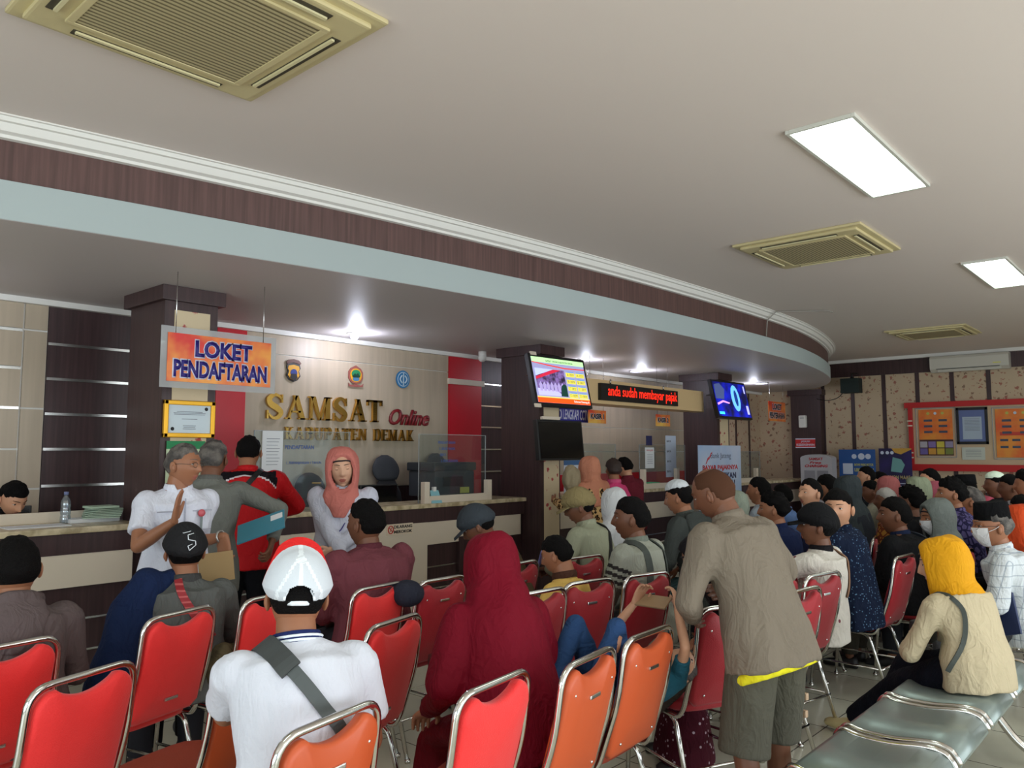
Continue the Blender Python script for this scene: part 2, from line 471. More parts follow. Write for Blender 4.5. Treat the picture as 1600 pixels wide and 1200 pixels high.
seg_panels(6.82, 7.40, [0, 2.47], M_red, 0.0, YB - .02)
seg_panels(6.82, 7.40, [2.54, ZS], M_red, 0.0, YB - .02)
seg_panels(6.80, 7.44, [2.47, 2.54], M_cream2, 0.0, YB - .04)
seg_panels(7.40, 8.45, [0, 1.36, 1.65, 1.94, 2.22, 2.51, ZS], M_dark, 0.0)
for i, z in enumerate((1.36, 1.65, 1.94, 2.22, 2.51)):
    sbox('trim_%d' % (84 + i), (7.40, 8.45, YB - .012, YB, z - .009, z + .009), M_steel)
seg_panels(8.45, 13.2, [1.28, 1.62, 2.0, 2.4, ZS], M_cream, .006)
seg_panels(8.45, 13.2, [0, 1.0], M_dark, 0)
seg_panels(8.45, 13.2, [1.0, 1.28], M_red, 0)
seg_panels(13.2, XF, [0, ZS], M_floral, 0)
for i, x in enumerate((13.5, 14.15, 14.8, 15.4)):
    sbox('trim_%d' % (92 + i), (x - .03, x + .03, YB - .012, YB, .9, ZS), M_dark)
sbox('trim_98', (XL, XF, YB - .06, YB, ZS - .05, ZS), M_white)

# glazed sides the daylight comes through
def glazed(name, x0, x1, y0, y1, along):
    root = bpy.data.objects.new(name, None); COL.objects.link(root); root['kind'] = 'structure'
    f = NB(); bays = 6
    if along == 'x':
        bx(f, x0, x1, y0, y1, 0, .35); bx(f, x0, x1, y0, y1, 2.85, ZC)
        for i in range(bays + 1):
            x = x0 + (x1 - x0) * i / bays; bx(f, x - .05, x + .05, y0, y1, .35, 2.85)
        obj('window_frame', f, M_white, root)
        g = NB(); bx(g, x0, x1, (y0 + y1) / 2 - .004, (y0 + y1) / 2 + .004, .35, 2.85)
    else:
        bx(f, x0, x1, y0, y1, 0, .35); bx(f, x0, x1, y0, y1, 2.85, ZC)
        for i in range(bays + 1):
            y = y0 + (y1 - y0) * i / bays; bx(f, x0, x1, y - .05, y + .05, .35, 2.85)
        obj('window_frame', f, M_white, root)
        g = NB(); bx(g, (x0 + x1) / 2 - .004, (x0 + x1) / 2 + .004, y0, y1, .35, 2.85)
    obj('pane', g, M_pane, root)
glazed('window_1', -5.0, 12.0, YR - .2, YR, 'x')
glazed('window_2', XL - .2, XL, YR, 5.0, 'y')
sbox('wall_right', (12.0, XF + .2, YR - .2, YR, 0, ZC), M_cream)
sbox('wall_left', (XL - .2, XL, 5.0, YB + .2, 0, ZC), M_cream)

# ------------------------------------------------------------------ curved bulkhead over the counters
ctrl = [(-5.0, 6.6), (-2.5, 5.75), (-0.5, 5.16), (1.25, 4.80), (2.3, 4.62), (3.6, 4.44), (5.6, 4.26), (7.4, 4.19), (9.2, 4.18), (10.6, 4.24),
        (11.7, 4.38), (12.7, 4.58), (13.6, 4.82), (14.4, 5.12), (15.1, 5.50), (15.6, 5.92), (15.9, 6.3)]
path = [Vector((p.x, p.y)) for p in smooth_path([(a, b, 0) for a, b in ctrl], 6)]
def bulk(name, z0, z1, off, m, closed_back=True, prof=None):
    nrm = []
    for i, p in enumerate(path):
        d = path[min(i + 1, len(path) - 1)] - path[max(i - 1, 0)]; d.normalize(); nrm.append(Vector((d.y, -d.x)))
    bm = NB()
    if prof is None: prof = [(off, z0), (off, z1)]
    front = [[bm.verts.new((p.x + nn.x * o, p.y + nn.y * o, z)) for o, z in prof] for p, nn in zip(path, nrm)]
    for a, b in zip(front, front[1:]):
        for j in range(len(prof) - 1):
            f = bm.faces.new((a[j], b[j], b[j + 1], a[j + 1])); f.smooth = True
    if closed_back:
        for f in bm.faces: f.smooth = False
        f0 = [[bm.verts.new(r[0].co), bm.verts.new(r[-1].co)] for r in front]; front = f0
        back0 = [bm.verts.new((p.x, YB + .01, prof[0][1])) for p in path]; back1 = [bm.verts.new((p.x, YB + .01, prof[-1][1])) for p in path]
        for i in range(len(path) - 1):
            bm.faces.new((front[i][0], back0[i], back0[i + 1], front[i + 1][0]))
            bm.faces.new((front[i][-1], front[i + 1][-1], back1[i + 1], back1[i]))
    return struct(name, bm, m)
bulk('trim_100', 2.87, 3.085, 0.0, [M_band])
# separate soffit skin so the underside carries its own paint
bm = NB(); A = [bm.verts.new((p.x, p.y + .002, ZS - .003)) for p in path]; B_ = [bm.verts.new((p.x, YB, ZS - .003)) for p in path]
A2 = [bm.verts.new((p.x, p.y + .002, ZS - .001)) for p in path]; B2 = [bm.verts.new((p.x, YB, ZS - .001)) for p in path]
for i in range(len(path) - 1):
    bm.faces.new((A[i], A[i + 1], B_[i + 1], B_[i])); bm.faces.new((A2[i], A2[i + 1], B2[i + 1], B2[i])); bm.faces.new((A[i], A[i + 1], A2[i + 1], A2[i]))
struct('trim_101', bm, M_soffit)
bulk('trim_102', 3.085, 3.34, -0.03, [M_brown])
bulk('trim_103', 3.32, ZC, 0, [M_white], True, [(-.03, 3.315), (.0, 3.318), (.005, 3.335), (.035, 3.345), (.05, 3.375), (.055, 3.385), (.075, 3.388), (.085, 3.41), (.10, 3.412), (.10, ZC)])

# small conduit over the bulkhead edge
o = obj('cable', NB(), None); bpy.data.objects.remove(o)
bm = NB(); tube(bm, fillet([(9.6, 4.19, 3.09), (9.6, 4.17, 3.30), (9.62, 4.06, 3.40), (9.9, 3.75, 3.405), (10.0, 3.55, 3.405), (10.05, 3.5, 3.38)], .03), .008, 6)
tag(obj('conduit', bm, mat('conduit_grey', (150, 145, 138), .5)), 'thin grey conduit bent over the curved bulkhead edge onto the ceiling', 'conduit')

# ------------------------------------------------------------------ columns
def column(i, x0, floral=True, dx=.42, capit=True, lab=''):
    t = bpy.data.objects.new('trim_%d' % (110 + i), None); COL.objects.link(t); t['kind'] = 'structure'
    y0, y1 = 5.81, 6.41
    bm = NB(); bx(bm, x0, x0 + dx, y0, y1, 0, ZS - .004); obj('column_shaft', bm, M_dark, t)
    bm = NB(); bx(bm, x0 - .04, x0 + dx + .04, y0 - .05, y1 + .05, ZS - .115, ZS - .004, .004); obj('column_cap', bm, M_dark, t)
    if floral:
        bm = NB(); bx(bm, x0 + .075, x0 + .355, y0 - .006, y0, .5, 2.69); obj('wallpaper_strip', bm, M_strip, t)
column(0, 2.607); column(1, 7.0, True, .38); column(2, 11.39, True, .40); column(3, 15.78, False, .17)

# ------------------------------------------------------------------ counters
M_sign_plate = mat('sign_cream', (232, 214, 190), .5)
def counter(label, x0, x1, z=1.09):
    t = thing('service_counter', label, 'counter', (x0, YC, 0))
    L_ = x1 - x0
    bm = NB(); bx(bm, 0, L_, .03, .10, 0, z - .045); obj('front', bm, M_dark, t)
    bm = NB(); bx(bm, 0, L_, -.045, .50, z - .045, z, .012); obj('countertop', bm, M_marble, t)
    bm = NB(); bx(bm, 0, L_, -.012, .03, z - .19, z - .045); obj('upper_band', bm, M_dark, t)
    k = max(1, round(L_ / 4.3)); 
    for q in range(k):
        a, b = q * L_ / k, (q + 1) * L_ / k
        bm = NB(); bx(bm, a + .04, b - .06, -.006, .03, .67, z - .19, .002); obj('cream_panel', bm, M_cream2, t)
    for q, zz in enumerate((.44, .22)):
        bm = NB(); bx(bm, 0, L_, .018, .034, zz - .007, zz + .007); obj('steel_strip', bm, M_steel, t)
    bm = NB(); bx(bm, 0, L_, .10, .44, .0, .70); obj('cabinet', bm, M_dark, t)
    return t
counter('long registration counter left of the first dark column, cream marble top on dark wood', -4.9, 2.603)
c2 = counter('registration counter between the first two columns under the brass lettering', 3.03, 6.995)
counter('cashier counter below the running red text display', 7.385, 11.385)
counter('far counter between the third column and the back corner', 11.795, 15.775)
# the plain cream tall panel in the second counter reaches the floor (boxed-in pier)
bm = NB(); bx(bm, .85, 2.45, -.012, .03, 0.0, .905, .002); obj('tall_panel', bm, M_cream2, c2)
bm = NB(); bx(bm, 2.9, 3.3, -.02, .03, .35, .72, .002); 
o = obj('dark_flap', bm, M_dark, c2)

# no-smoking plate on the counter front
t = thing('no_smoking_sign', 'small cream plate reading DILARANG MEROKOK on the counter front', 'sign', (5.11, YC - .016, .86))
box_obj('plate', (-.165, .165, -.004, .004, -.052, .052), M_sign_plate, t)
text_obj(t, 'DILARANG', -.08, .155, .008, .038, M_ink, y=-.005, bold=.03)
text_obj(t, 'MEROKOK', -.08, .155, -.04, -.010, M_ink, y=-.005, bold=.03)
bm = NB(); tube(bm, [(-.12 + .032 * math.cos(a * math.pi / 12), -.006, .036 * math.sin(a * math.pi / 12)) for a in range(24)], .005, 6, True)
tube(bm, [(-.142, -.006, .022), (-.098, -.006, -.022)], .004, 6); tube(bm, [(-.13, -.006, -.02), (-.11, -.006, .02)], .003, 6)
obj('prohibition_mark', bm, mat('sign_red', (200, 50, 40), .5), t)

# ------------------------------------------------------------------ screens and signs
def emis(name, c, s=1.0): return mat(name, c, .4, emit=s)
def plate(root, name, x0, x1, z0, z1, m, y=0.0, th=.004, par=None, label=None):
    bm = NB(); bx(bm, x0, x1, y - th, y, z0, z1); return obj(name, bm, m, par or root, label)

def tv(label, loc, rotz, tilt, w, h, roll=0):
    t = thing('wall_television', label, 'television', loc, rotz)
    t.rotation_euler = (tilt, roll, rotz)
    bm = NB(); bx(bm, -w / 2, w / 2, -.03, .03, -h / 2, h / 2, .008); bx(bm, -w / 3, w / 3, .03, .055, -h / 3, h / 3, .008); obj('casing', bm, M_black, t)
    return t
# television 1: queue screen
t = tv('lit television showing a queue board with yellow number boxes, on the second column', (6.98, 5.50, 2.405), R(-2), R(-13), .98, .60)
W, Hh_ = .455, .262
plate(t, 'screen', -W, W, -Hh_, Hh_, emis('screen_lavender', (168, 168, 214), .55), -.031, .003)
def onscreen(t, x0, x1, z0, z1, m, y=-.0345, name='picture_area'):
    return plate(t, name, x0, x1, z0, z1, m, y, .0012)
onscreen(t, -W, W, .205, Hh_, emis('screen_mint', (196, 246, 176), .8))
bm = NB(); prism(bm, [(-W, .205), (-.2, .185), (.1, .165), (W, .172), (W, .160), (.1, .152), (-.2, .172), (-W, .196)], -.036, -.0345); obj('picture_swoosh', bm, emis('screen_red', (236, 60, 40), .7), t)
text_obj(t, 'SAMSAT ONLINE KABUPATEN DEMAK', -.22, .26, .215, .237, M_ink, y=-.0358)
onscreen(t, -W, W, -Hh_, -.205, emis('screen_orange', (255, 84, 18), .9))
onscreen(t, -W, W, -.205, -.192, emis('screen_yellow', (250, 220, 120), .8))
text_obj(t, 'Selamat Datang di', .16, W - .02, -.25, -.218, emis('screen_white', (250, 235, 235), .9), y=-.0358)
onscreen(t, -.43, .07, -.18, .13, mat('screen_photo', (150, 120, 190), .4, emit=.45, pattern=make_cloudy((44, 34, 58), 16)))
bm = NB(); prism(bm, [(-.43, .03), (-.12, .13), (.02, .13), (-.43, -.0)], -.037, -.0358); obj('picture_roofline', bm, emis('screen_crimson', (214, 40, 70), .7), t)
bm = NB(); prism(bm, [(-.43, .13), (-.12, .13), (-.43, .04)], -.037, -.0358); obj('picture_sky', bm, emis('screen_sky', (190, 200, 246), .8), t)
bm = NB(); prism(bm, [(-.43, -.18), (-.43, -.1), (-.1, -.12), (.0, -.18)], -.037, -.0358); obj('picture_white_shirts', bm, emis('screen_pale', (200, 196, 240), .7), t)
bm = NB()
for k in range(7): prism(bm, [(-.40 + k * .062, -.06), (-.37 + k * .062, -.02), (-.345 + k * .062, -.06), (-.35 + k * .062, -.13), (-.39 + k * .062, -.13)], -.0385, -.037)
obj('picture_people', bm, emis('screen_pale2', (186, 170, 226), .6), t)
bm = NB(); prism(bm, [(-.05, -.18), (-.02, -.06), (.03, -.03), (.07, -.05), (.07, -.18)], -.039, -.037); obj('picture_green_shirt', bm, emis('screen_green', (24, 70, 60), .4), t)
for r_, (a, b_) in enumerate((('A 059', 'A 025'), ('B 009', 'B 007'), ('C 002', 'C 007'), ('D 009', 'D 009'))):
    for c_, s_ in enumerate((a, b_)):
        x0 = .10 + c_ * .175; z0 = .075 - r_ * .083
        onscreen(t, x0, x0 + .155, z0 - .012, z0 + .036, emis('screen_boxyellow', (236, 226, 84), .8), name='number_box')
        text_obj(t, s_, x0 + .015, x0 + .14, z0 - .004, z0 + .028, emis('screen_text', (120, 110, 80), .5), y=-.0358)
        onscreen(t, x0 + .02, x0 + .14, z0 + .040, z0 + .050, emis('screen_bluebar', (90, 150, 220), .7), name='caption_bar')
for sx, sz in ((-.40, .30), (-.47, -.30)):
    box_obj('cream_bracket_pad', (sx - .05, sx + .05, -.034, -.02, sz - .02, sz + .02), M_cream2, t)
bm = NB(); tube(bm, [(0, .05, 0), (.02, .2, .05), (.05, .34, .08)], .02, 8); obj('wall_bracket', bm, M_black, t)
# television 2: dark
t = tv('switched-off black television hung low on the second column', (7.13, 5.62, 1.75), R(-2), R(-6), .80, .46)
plate(t, 'screen', -.375, .375, -.21, .205, M_screenoff, -.031, .003)
box_obj('cream_bracket_pad', (-.28, .02, -.02, .02, .235, .27), M_cream2, t)
bm = NB(); tube(bm, [(0, .05, 0), (.02, .12, .0), (.05, .19, .0)], .03, 8); obj('wall_bracket', bm, M_black, t)
# television 3
t = tv('lit television with a bright blue picture on the third column', (11.22, 5.50, 2.405), R(-2), R(-13), 1.06, .60)
plate(t, 'screen', -.50, .50, -.268, .268, mat('screen_blue', (16, 30, 190), .4, emit=.9, pattern=make_cloudy((8, 10, 60), 4)), -.031, .003)
pts = [(.13 * math.cos(a / 16 * 2 * math.pi) + .12, .21 * math.sin(a / 16 * 2 * math.pi) + .03) for a in range(16)]
bm = NB(); prism(bm, pts, -.036, -.0345); obj('picture_oval', bm, emis('screen_cyan', (110, 190, 250), 1.0), t)
pts = [(.05 * math.cos(a / 16 * 2 * math.pi) + .13, .13 * math.sin(a / 16 * 2 * math.pi) + .03) for a in range(16)]
bm = NB(); prism(bm, pts, -.0375, -.036); obj('picture_figure', bm, emis('screen_deepblue', (20, 60, 150), .7), t)
bm = NB(); prism(bm, [(-.48, -.07), (-.3, -.02), (-.1, -.05), (-.12, -.07), (-.3, -.05), (-.47, -.10)], -.036, -.0345); obj('picture_streak', bm, emis('screen_pinkish', (230, 160, 240), 1.0), t)
bm = NB(); prism(bm, [(-.49, .0), (-.47, .22), (-.3, .25), (-.18, .16), (-.25, 0)], -.036, -.0345); obj('picture_smoke', bm, emis('screen_smoke', (70, 84, 130), .8), t)
onscreen(t, -.48, -.33, -.24, -.20, emis('screen_cyan2', (70, 220, 250), 1.0)); onscreen(t, .40, .47, -.22, -.08, emis('screen_lilac', (190, 190, 250), .9)); onscreen(t, .43, .47, .12, .24, emis('screen_lilac', (190, 190, 250), .9))
bm = NB(); tube(bm, [(0, .05, 0), (.02, .2, .05), (.15, .34, .08)], .02, 8); obj('wall_bracket', bm, M_black, t)

# cream beam with the running-text display
t = thing('sign_beam', 'cream boxed beam spanning the second and third columns', 'beam', (7.40, 5.74, 2.375))
bm = NB()
pr = [(0, -.14), (0, .15)]
bx(bm, 0, 3.36, 0, .34, -.15, .155)
for s in range(8):
    pass
rings = []
for s in range(9):
    a = s / 8 * math.pi / 2
    rings.append((3.36 + .25 * math.sin(a), .25 - .25 * math.cos(a)))
V0 = [bm.verts.new((x, y, -.15)) for x, y in rings] + [bm.verts.new((3.36, .25, -.15))]
V1 = [bm.verts.new((x, y, .155)) for x, y in rings] + [bm.verts.new((3.36, .25, .155))]
for i in range(8): f = bm.faces.new((V0[i], V0[i + 1], V1[i + 1], V1[i])); f.smooth = True
bm.faces.new(V0); bm.faces.new(list(reversed(V1)))
obj('beam_case', bm, mat('beam_cream', (226, 194, 144), .5), t)
t = thing('running_text_display', 'black LED strip with red running text on the cream beam', 'display', (9.02, 5.72, 2.375))
box_obj('display_case', (-.95, .95, -.03, .03, -.108, .108), M_black, t, .005)
text_obj(t, 'anda sudah membayar pajak', -.80, .92, -.085, .085, mat('led_red', (255, 40, 20), .4, emit=1.3), y=-.031, depth=.002, bold=.0)
bm = NB(); tube(bm, [(-.7, .0, .108), (-.7, .0, .17)], .01, 6); tube(bm, [(.6, .0, .108), (.6, .0, .17)], .01, 6); obj('mounting_lug', bm, M_steel, t)

# blue banner behind the televisions
t = thing('blue_banner', 'narrow blue banner with white capital lettering beside the dark television', 'banner', (8.0, 6.15, 2.13))
plate(t, 'sheet', -.45, .45, -.13, .21, mat('banner_blue', (40, 40, 150), .6))
M_bw = mat('banner_white', (222, 222, 240), .6)
bm = NB(); tube(bm, [(-.4, 0, .21), (-.4, 0, ZS - 2.13)], .003, 6); tube(bm, [(.4, 0, .21), (.4, 0, ZS - 2.13)], .003, 6); obj('hanging_wire', bm, M_steel, t)
text_obj(t, 'MOHON PASTIKAN', -.42, .42, .06, .18, M_bw, bold=.02); text_obj(t, 'DATA DI LENGKAPI CCTV', -.42, .42, -.10, .03, M_bw, bold=.02)

def hang_sign(label, loc, w, h, lines, c1, c2, tc, name='hanging_sign', wires=None, border=None, cat='sign', white=False):
    t = thing(name, label, cat, loc)
    if border: plate(t, 'acrylic_sheet', -w / 2 - border, w / 2 + border, -h / 2 - border, h / 2 + border, M_frost, .006, .004)
    plate(t, 'printed_panel', -w / 2, w / 2, -h / 2, h / 2, mat('print_' + name + str(c1), c1, .35, pattern=make_cloudy(c2, 3.5)), 0, .004)
    for (s, x0, x1, z0, z1) in lines:
        gx, gz = (x1 - x0) * .012, (z1 - z0) * .07
        text_obj(t, s, x0 - gx, x1 + gx, z0 - gz, z1 + gz, M_bw, y=-.0045, depth=.0015, bold=.075, name='lettering_outline')
        text_obj(t, s, x0, x1, z0, z1, tc, y=-.0065, depth=.0015, bold=.04)
    if wires:
        for x in wires:
            bm = NB(); tube(bm, [(x, .002, h / 2), (x, .002, ZS - loc[2])], .003, 6); obj('hanging_wire', bm, M_steel, t)
    return t
M_navy = mat('sign_navy', (42, 30, 120), .5)
hang_sign('big hanging red-orange sign reading LOKET PENDAFTARAN in front of the first column', (2.80, 5.30, 2.27), .79, .335,
          [('LOKET', -.20, .235, .012, .132), ('PENDAFTARAN', -.35, .36, -.135, -.015)], (222, 40, 30), (246, 160, 60), M_navy, wires=(-.34, .33), border=.045)
hang_sign('small orange and red sign reading KASIR 1 hanging over the cashier counter', (8.41, 6.0, 2.075), .40, .17, [('KASIR 1', -.15, .15, -.03, .04)], (214, 60, 40), (236, 190, 90), M_ink, wires=(-.15, .15), name='cashier_sign')
hang_sign('small orange and red sign reading KASIR 2 further along the cashier counter', (10.06, 6.0, 2.075), .40, .17, [('KASIR 2', -.15, .15, -.03, .04)], (216, 70, 44), (238, 196, 96), M_ink, wires=(-.15, .15), name='cashier_sign')
hang_sign('small square orange sign reading LOKET PENYERAHAN beside the far column', (14.12, 6.0, 2.36), .76, .36, [('LOKET', -.2, .2, .03, .14), ('PENYERAHAN', -.33, .33, -.13, -.02)], (214, 50, 36), (240, 150, 60), M_ink, wires=(-.3, .3), name='delivery_sign')

# certificate and posters on the first column
M_goldframe = mat('gilt_frame', (214, 160, 40), .35, metal=.6)
t = thing('framed_certificate', 'gilt framed certificate hung on the first column below the big sign', 'picture frame', (2.815, 5.79, 1.865))
bm = NB()
for (a, b, c, d) in ((-.20, .20, .105, .14), (-.20, .20, -.14, -.105), (-.20, -.165, -.14, .14), (.165, .20, -.14, .14)): bx(bm, a, b, -.018, .012, c, d, .006)
obj('frame', bm, M_goldframe, t)
plate(t, 'certificate_sheet', -.17, .17, -.11, .11, mat('cert_paper', (200, 214, 220), .3), -.002)
bm = NB()
for k, (w_, z_) in enumerate(((.10, .055), (.125, .045), (.12, .035), (.06, .0), (.05, -.05), (.045, -.062), (.05, -.074))): bx(bm, -w_, w_, -.0075, -.006, z_ - .002, z_ + .002)
obj('printed_lines', bm, M_greyink, t)
bm = NB(); ball(bm, (.13, -.007, .08), (.014, .002, .014), seg=12); ball(bm, (-.13, -.007, -.075), (.014, .002, .014), seg=12); obj('seal', bm, M_ink, t)
t = thing('green_poster', 'white poster with a green header on the first column under the gilt frame', 'poster', (2.80, 5.795, 1.30))
plate(t, 'sheet', -.15, .15, -.40, .34, mat('poster_pale', (206, 222, 186), .5)); plate(t, 'green_header', -.15, .15, .34, .40, mat('poster_green', (30, 140, 84), .5))

# emblems and lettering on the cream wall
def emblem_root(label, x, z): return thing('wall_emblem', label, 'emblem', (x, YB - .012, z))
def poly(root, name, pts, m, y=0, th=.008): bm = NB(); prism(bm, pts, y - th, y); return obj(name, bm, m, root)
def disc(r, n_=28, cx=0, cz=0, k=1.0): return [(cx + r * math.cos(2 * math.pi * i / n_), cz + r * k * math.sin(2 * math.pi * i / n_)) for i in range(n_)]
e = emblem_root('black and gold shield emblem left of the three above the brass letters', 4.57, 2.46)
sh = [(-.075, .07), (-.085, .03), (-.065, -.0), (-.085, -.05), (-.05, -.095), (0, -.115), (.05, -.095), (.085, -.05), (.065, 0), (.085, .03), (.075, .07), (0, .085)]
poly(e, 'shield', sh, mat('emblem_black', (30, 26, 30), .4)); poly(e, 'gold_field', [(x * .82, z * .82 - .004) for x, z in sh], mat('emblem_gold', (222, 160, 30), .4), -.008, .004)
poly(e, 'blue_disc', disc(.04, cz=-.02), mat('emblem_blue', (24, 50, 130), .4), -.012, .004); poly(e, 'dark_base', [(-.03, -.03), (.03, -.03), (.045, -.075), (0, -.10), (-.045, -.075)], MATS['emblem_black'], -.0165, .003)
poly(e, 'ribbon', [(-.09, .085), (-.06, .115), (0, .125), (.06, .115), (.09, .085), (.075, .07), (0, .09), (-.075, .07)], mat('emblem_brown', (96, 52, 36), .5), -.004, .008)
e = emblem_root('green province emblem with a mountain, middle one above the brass letters', 5.37, 2.46)
poly(e, 'shield', [(-.10, .05), (-.07, .09), (0, .125), (.07, .09), (.10, .05), (.10, -.02), (.06, -.07), (0, -.085), (-.06, -.07), (-.10, -.02)], mat('emblem_rim', (150, 84, 76), .4))
poly(e, 'gold_field', disc(.078, cz=.012), MATS['emblem_gold'], -.008, .004); poly(e, 'green_hill', disc(.062, cz=.028, k=.75), mat('emblem_green', (40, 130, 84), .4), -.012, .003)
poly(e, 'dark_mountain', [(-.055, 0), (-.02, .035), (0, .02), (.02, .04), (.055, 0), (.04, -.012), (-.04, -.012)], mat('emblem_darkgreen', (22, 60, 44), .4), -.015, .003)
poly(e, 'blue_lake', disc(.045, cz=-.03, k=.5), mat('emblem_sea', (70, 120, 160), .4), -.0125, .003)
poly(e, 'ribbon', [(-.105, -.075), (-.07, -.10), (0, -.085), (.07, -.10), (.105, -.075), (.095, -.115), (0, -.12), (-.095, -.115)], MATS['emblem_rim'], -.008, .005)
e = emblem_root('round blue and white emblem, right one above the brass letters', 6.06, 2.475)
poly(e, 'blue_disc', disc(.105), mat('emblem_azure', (48, 118, 168), .4)); poly(e, 'white_ring', disc(.086), mat('emblem_pale', (190, 206, 214), .4), -.008, .003)
poly(e, 'blue_core', disc(.078), MATS['emblem_azure'], -.011, .003)
poly(e, 'white_bar', [(-.007, -.075), (.007, -.075), (.007, .075), (-.007, .075)], MATS['emblem_pale'], -.014, .003)
for q in (-1, 1):
    bm = NB(); tube(bm, [(q * (.02 + .03 * math.sin(a / 10 * math.pi)), -.015, (.045 - .09 * a / 10 if q > 0 else -.045 + .09 * a / 10)) for a in range(11)], .009, 6); obj('white_curve', bm, MATS['emblem_pale'], e)

def serif_letter(bm, ch, w, h, th, depth):
    """Roman capital: th thick stroke, thin strokes and slab serifs, built from strokes and ribbons in x,z"""
    tn = th * .42; sr = th * .26; so = th * .36
    def q(x0, z0, x1, z1, wa, wb=None):
        wb = wa if wb is None else wb
        prism(bm, [(x0 - wa / 2, z0), (x0 + wa / 2, z0), (x1 + wb / 2, z1), (x1 - wb / 2, z1)], -depth, 0)
    def bar(x0, x1, z0, z1): prism(bm, [(x0, z0), (x1, z0), (x1, z1), (x0, z1)], -depth, 0)
    def foot(x, z, ww): bar(x - ww / 2 - so, x + ww / 2 + so, z, z + sr)
    def rib(pts, ws):
        L_, R_ = [], []
        for i, (x, z) in enumerate(pts):
            a_, b_ = pts[max(i - 1, 0)], pts[min(i + 1, len(pts) - 1)]; dx, dz = b_[0] - a_[0], b_[1] - a_[1]; l = math.hypot(dx, dz) or 1
            L_.append((x - dz / l * ws[i] / 2, z + dx / l * ws[i] / 2)); R_.append((x + dz / l * ws[i] / 2, z - dx / l * ws[i] / 2))
        for i in range(len(pts) - 1): prism(bm, [L_[i], L_[i + 1], R_[i + 1], R_[i]], -depth, 0)
    lx, rx = th / 2 + so, w - th / 2 - so
    if ch == 'A':
        q(so + tn * .6, 0, w * .5, h, tn, tn); q(w - so - th * .5, 0, w * .47, h, th, th * .9); bar(w * .25, w * .70, h * .28, h * .28 + tn * .8); foot(so + tn * .6, 0, tn); foot(w - so - th * .5, 0, th)
    elif ch == 'M':
        q(so + tn / 2, 0, so + tn / 2, h, tn); q(w - so - th / 2, 0, w - so - th / 2, h, th); q(w * .5, 0, so + th * .5, h, tn, th); q(w * .5, 0, w - so - th * .7, h, tn, tn); foot(so + tn / 2, 0, tn); foot(w - so - th / 2, 0, th); bar(0, th, h - sr, h); bar(w - th - so, w, h - sr, h)
    elif ch == 'T':
        q(w / 2, 0, w / 2, h, th); foot(w / 2, 0, th); bar(0, w, h - tn, h); bar(0, tn * .7, h * .74, h); bar(w - tn * .7, w, h * .74, h)
    elif ch == 'S':
        P_ = smooth_path([(w * .86, h * .80, 0), (w * .66, h * .95, 0), (w * .40, h * .96, 0), (w * .18, h * .80, 0), (w * .26, h * .60, 0), (w * .60, h * .44, 0), (w * .82, h * .26, 0), (w * .66, h * .06, 0), (w * .38, h * .04, 0), (w * .12, h * .22, 0)], 4)
        n_ = len(P_); rib([(p.x, p.y) for p in P_], [tn * .7 + (th * 1.05 - tn * .7) * math.sin(math.pi * i / (n_ - 1)) ** 1.5 for i in range(n_)])
        bar(w * .84, w * .92, h * .66, h); bar(w * .06, w * .14, 0, h * .34)
    elif ch in 'KBPEDNU':
        if ch == 'U':
            q(lx, h * .3, lx, h, th); foot(lx, h - sr, th); q(w - so - tn / 2, h * .3, w - so - tn / 2, h, tn); foot(w - so - tn / 2, h - sr, tn)
            P_ = smooth_path([(lx, h * .34, 0), (lx + .12 * w, h * .08, 0), (w * .55, h * .03, 0), (w - so - tn, h * .12, 0), (w - so - tn / 2, h * .34, 0)], 4); n_ = len(P_); rib([(p.x, p.y) for p in P_], [th + (tn - th) * i / (n_ - 1) for i in range(n_)])
        elif ch == 'N':
            q(so + tn / 2, 0, so + tn / 2, h, tn); q(w - so - tn / 2, 0, w - so - tn / 2, h, tn); q(w - so - tn, 0, so + th * .5, h, th * .8, th); foot(so + tn / 2, 0, tn); foot(w - so - tn / 2, h - sr, tn)
        else:
            q(lx, 0, lx, h, th); foot(lx, 0, th); foot(lx, h - sr, th)
            if ch == 'K': q(w - so - th * .4, 0, lx + th * .4, h * .55, th); q(lx + th * .5, h * .38, w - so - tn, h, tn); foot(w - so - th * .4, 0, th); foot(w - so - tn, h - sr, tn)
            if ch == 'E': bar(lx, w, 0, tn); bar(lx, w * .94, h - tn, h); bar(lx, w * .78, h * .48, h * .48 + tn); bar(w - tn * .7, w, 0, h * .26); bar(w * .94 - tn * .7, w * .94, h * .76, h)
            def bowl(z0, z1, xr):
                P_ = smooth_path([(lx, z1 - tn / 2, 0), (lx + (xr - lx) * .6, z1 - tn / 2, 0), (xr - th / 2, (z0 + z1) / 2, 0), (lx + (xr - lx) * .6, z0 + tn / 2, 0), (lx, z0 + tn / 2, 0)], 5); n_ = len(P_)
                rib([(p.x, p.y) for p in P_], [tn + (th - tn) * math.sin(math.pi * i / (n_ - 1)) ** 2 for i in range(n_)])
            if ch == 'P': bowl(h * .42, h, w)
            if ch == 'B': bowl(h * .48, h, w * .92); bowl(0, h * .54, w)
            if ch == 'D': bowl(0, h, w)
def letter(ch, x0, x1, z0, z1, m, label, group, depth=.03, *a_, **k_):
    t = NB(); w, h = x1 - x0, z1 - z0
    serif_letter(t, ch, w, h, h * .24 if h > .2 else h * .21, depth)
    o = obj('wall_letter', t, m); o.location = (x0, YB - .006, z0)
    return tag(o, label, 'letter', group)
M_brownlet = mat('brown_letter_side', (90, 50, 30), .5)
ws = [('S', 4.25, 4.46), ('A', 4.475, 4.735), ('M', 4.755, 5.045), ('S', 5.065, 5.26), ('A', 5.28, 5.52), ('T', 5.53, 5.74)]
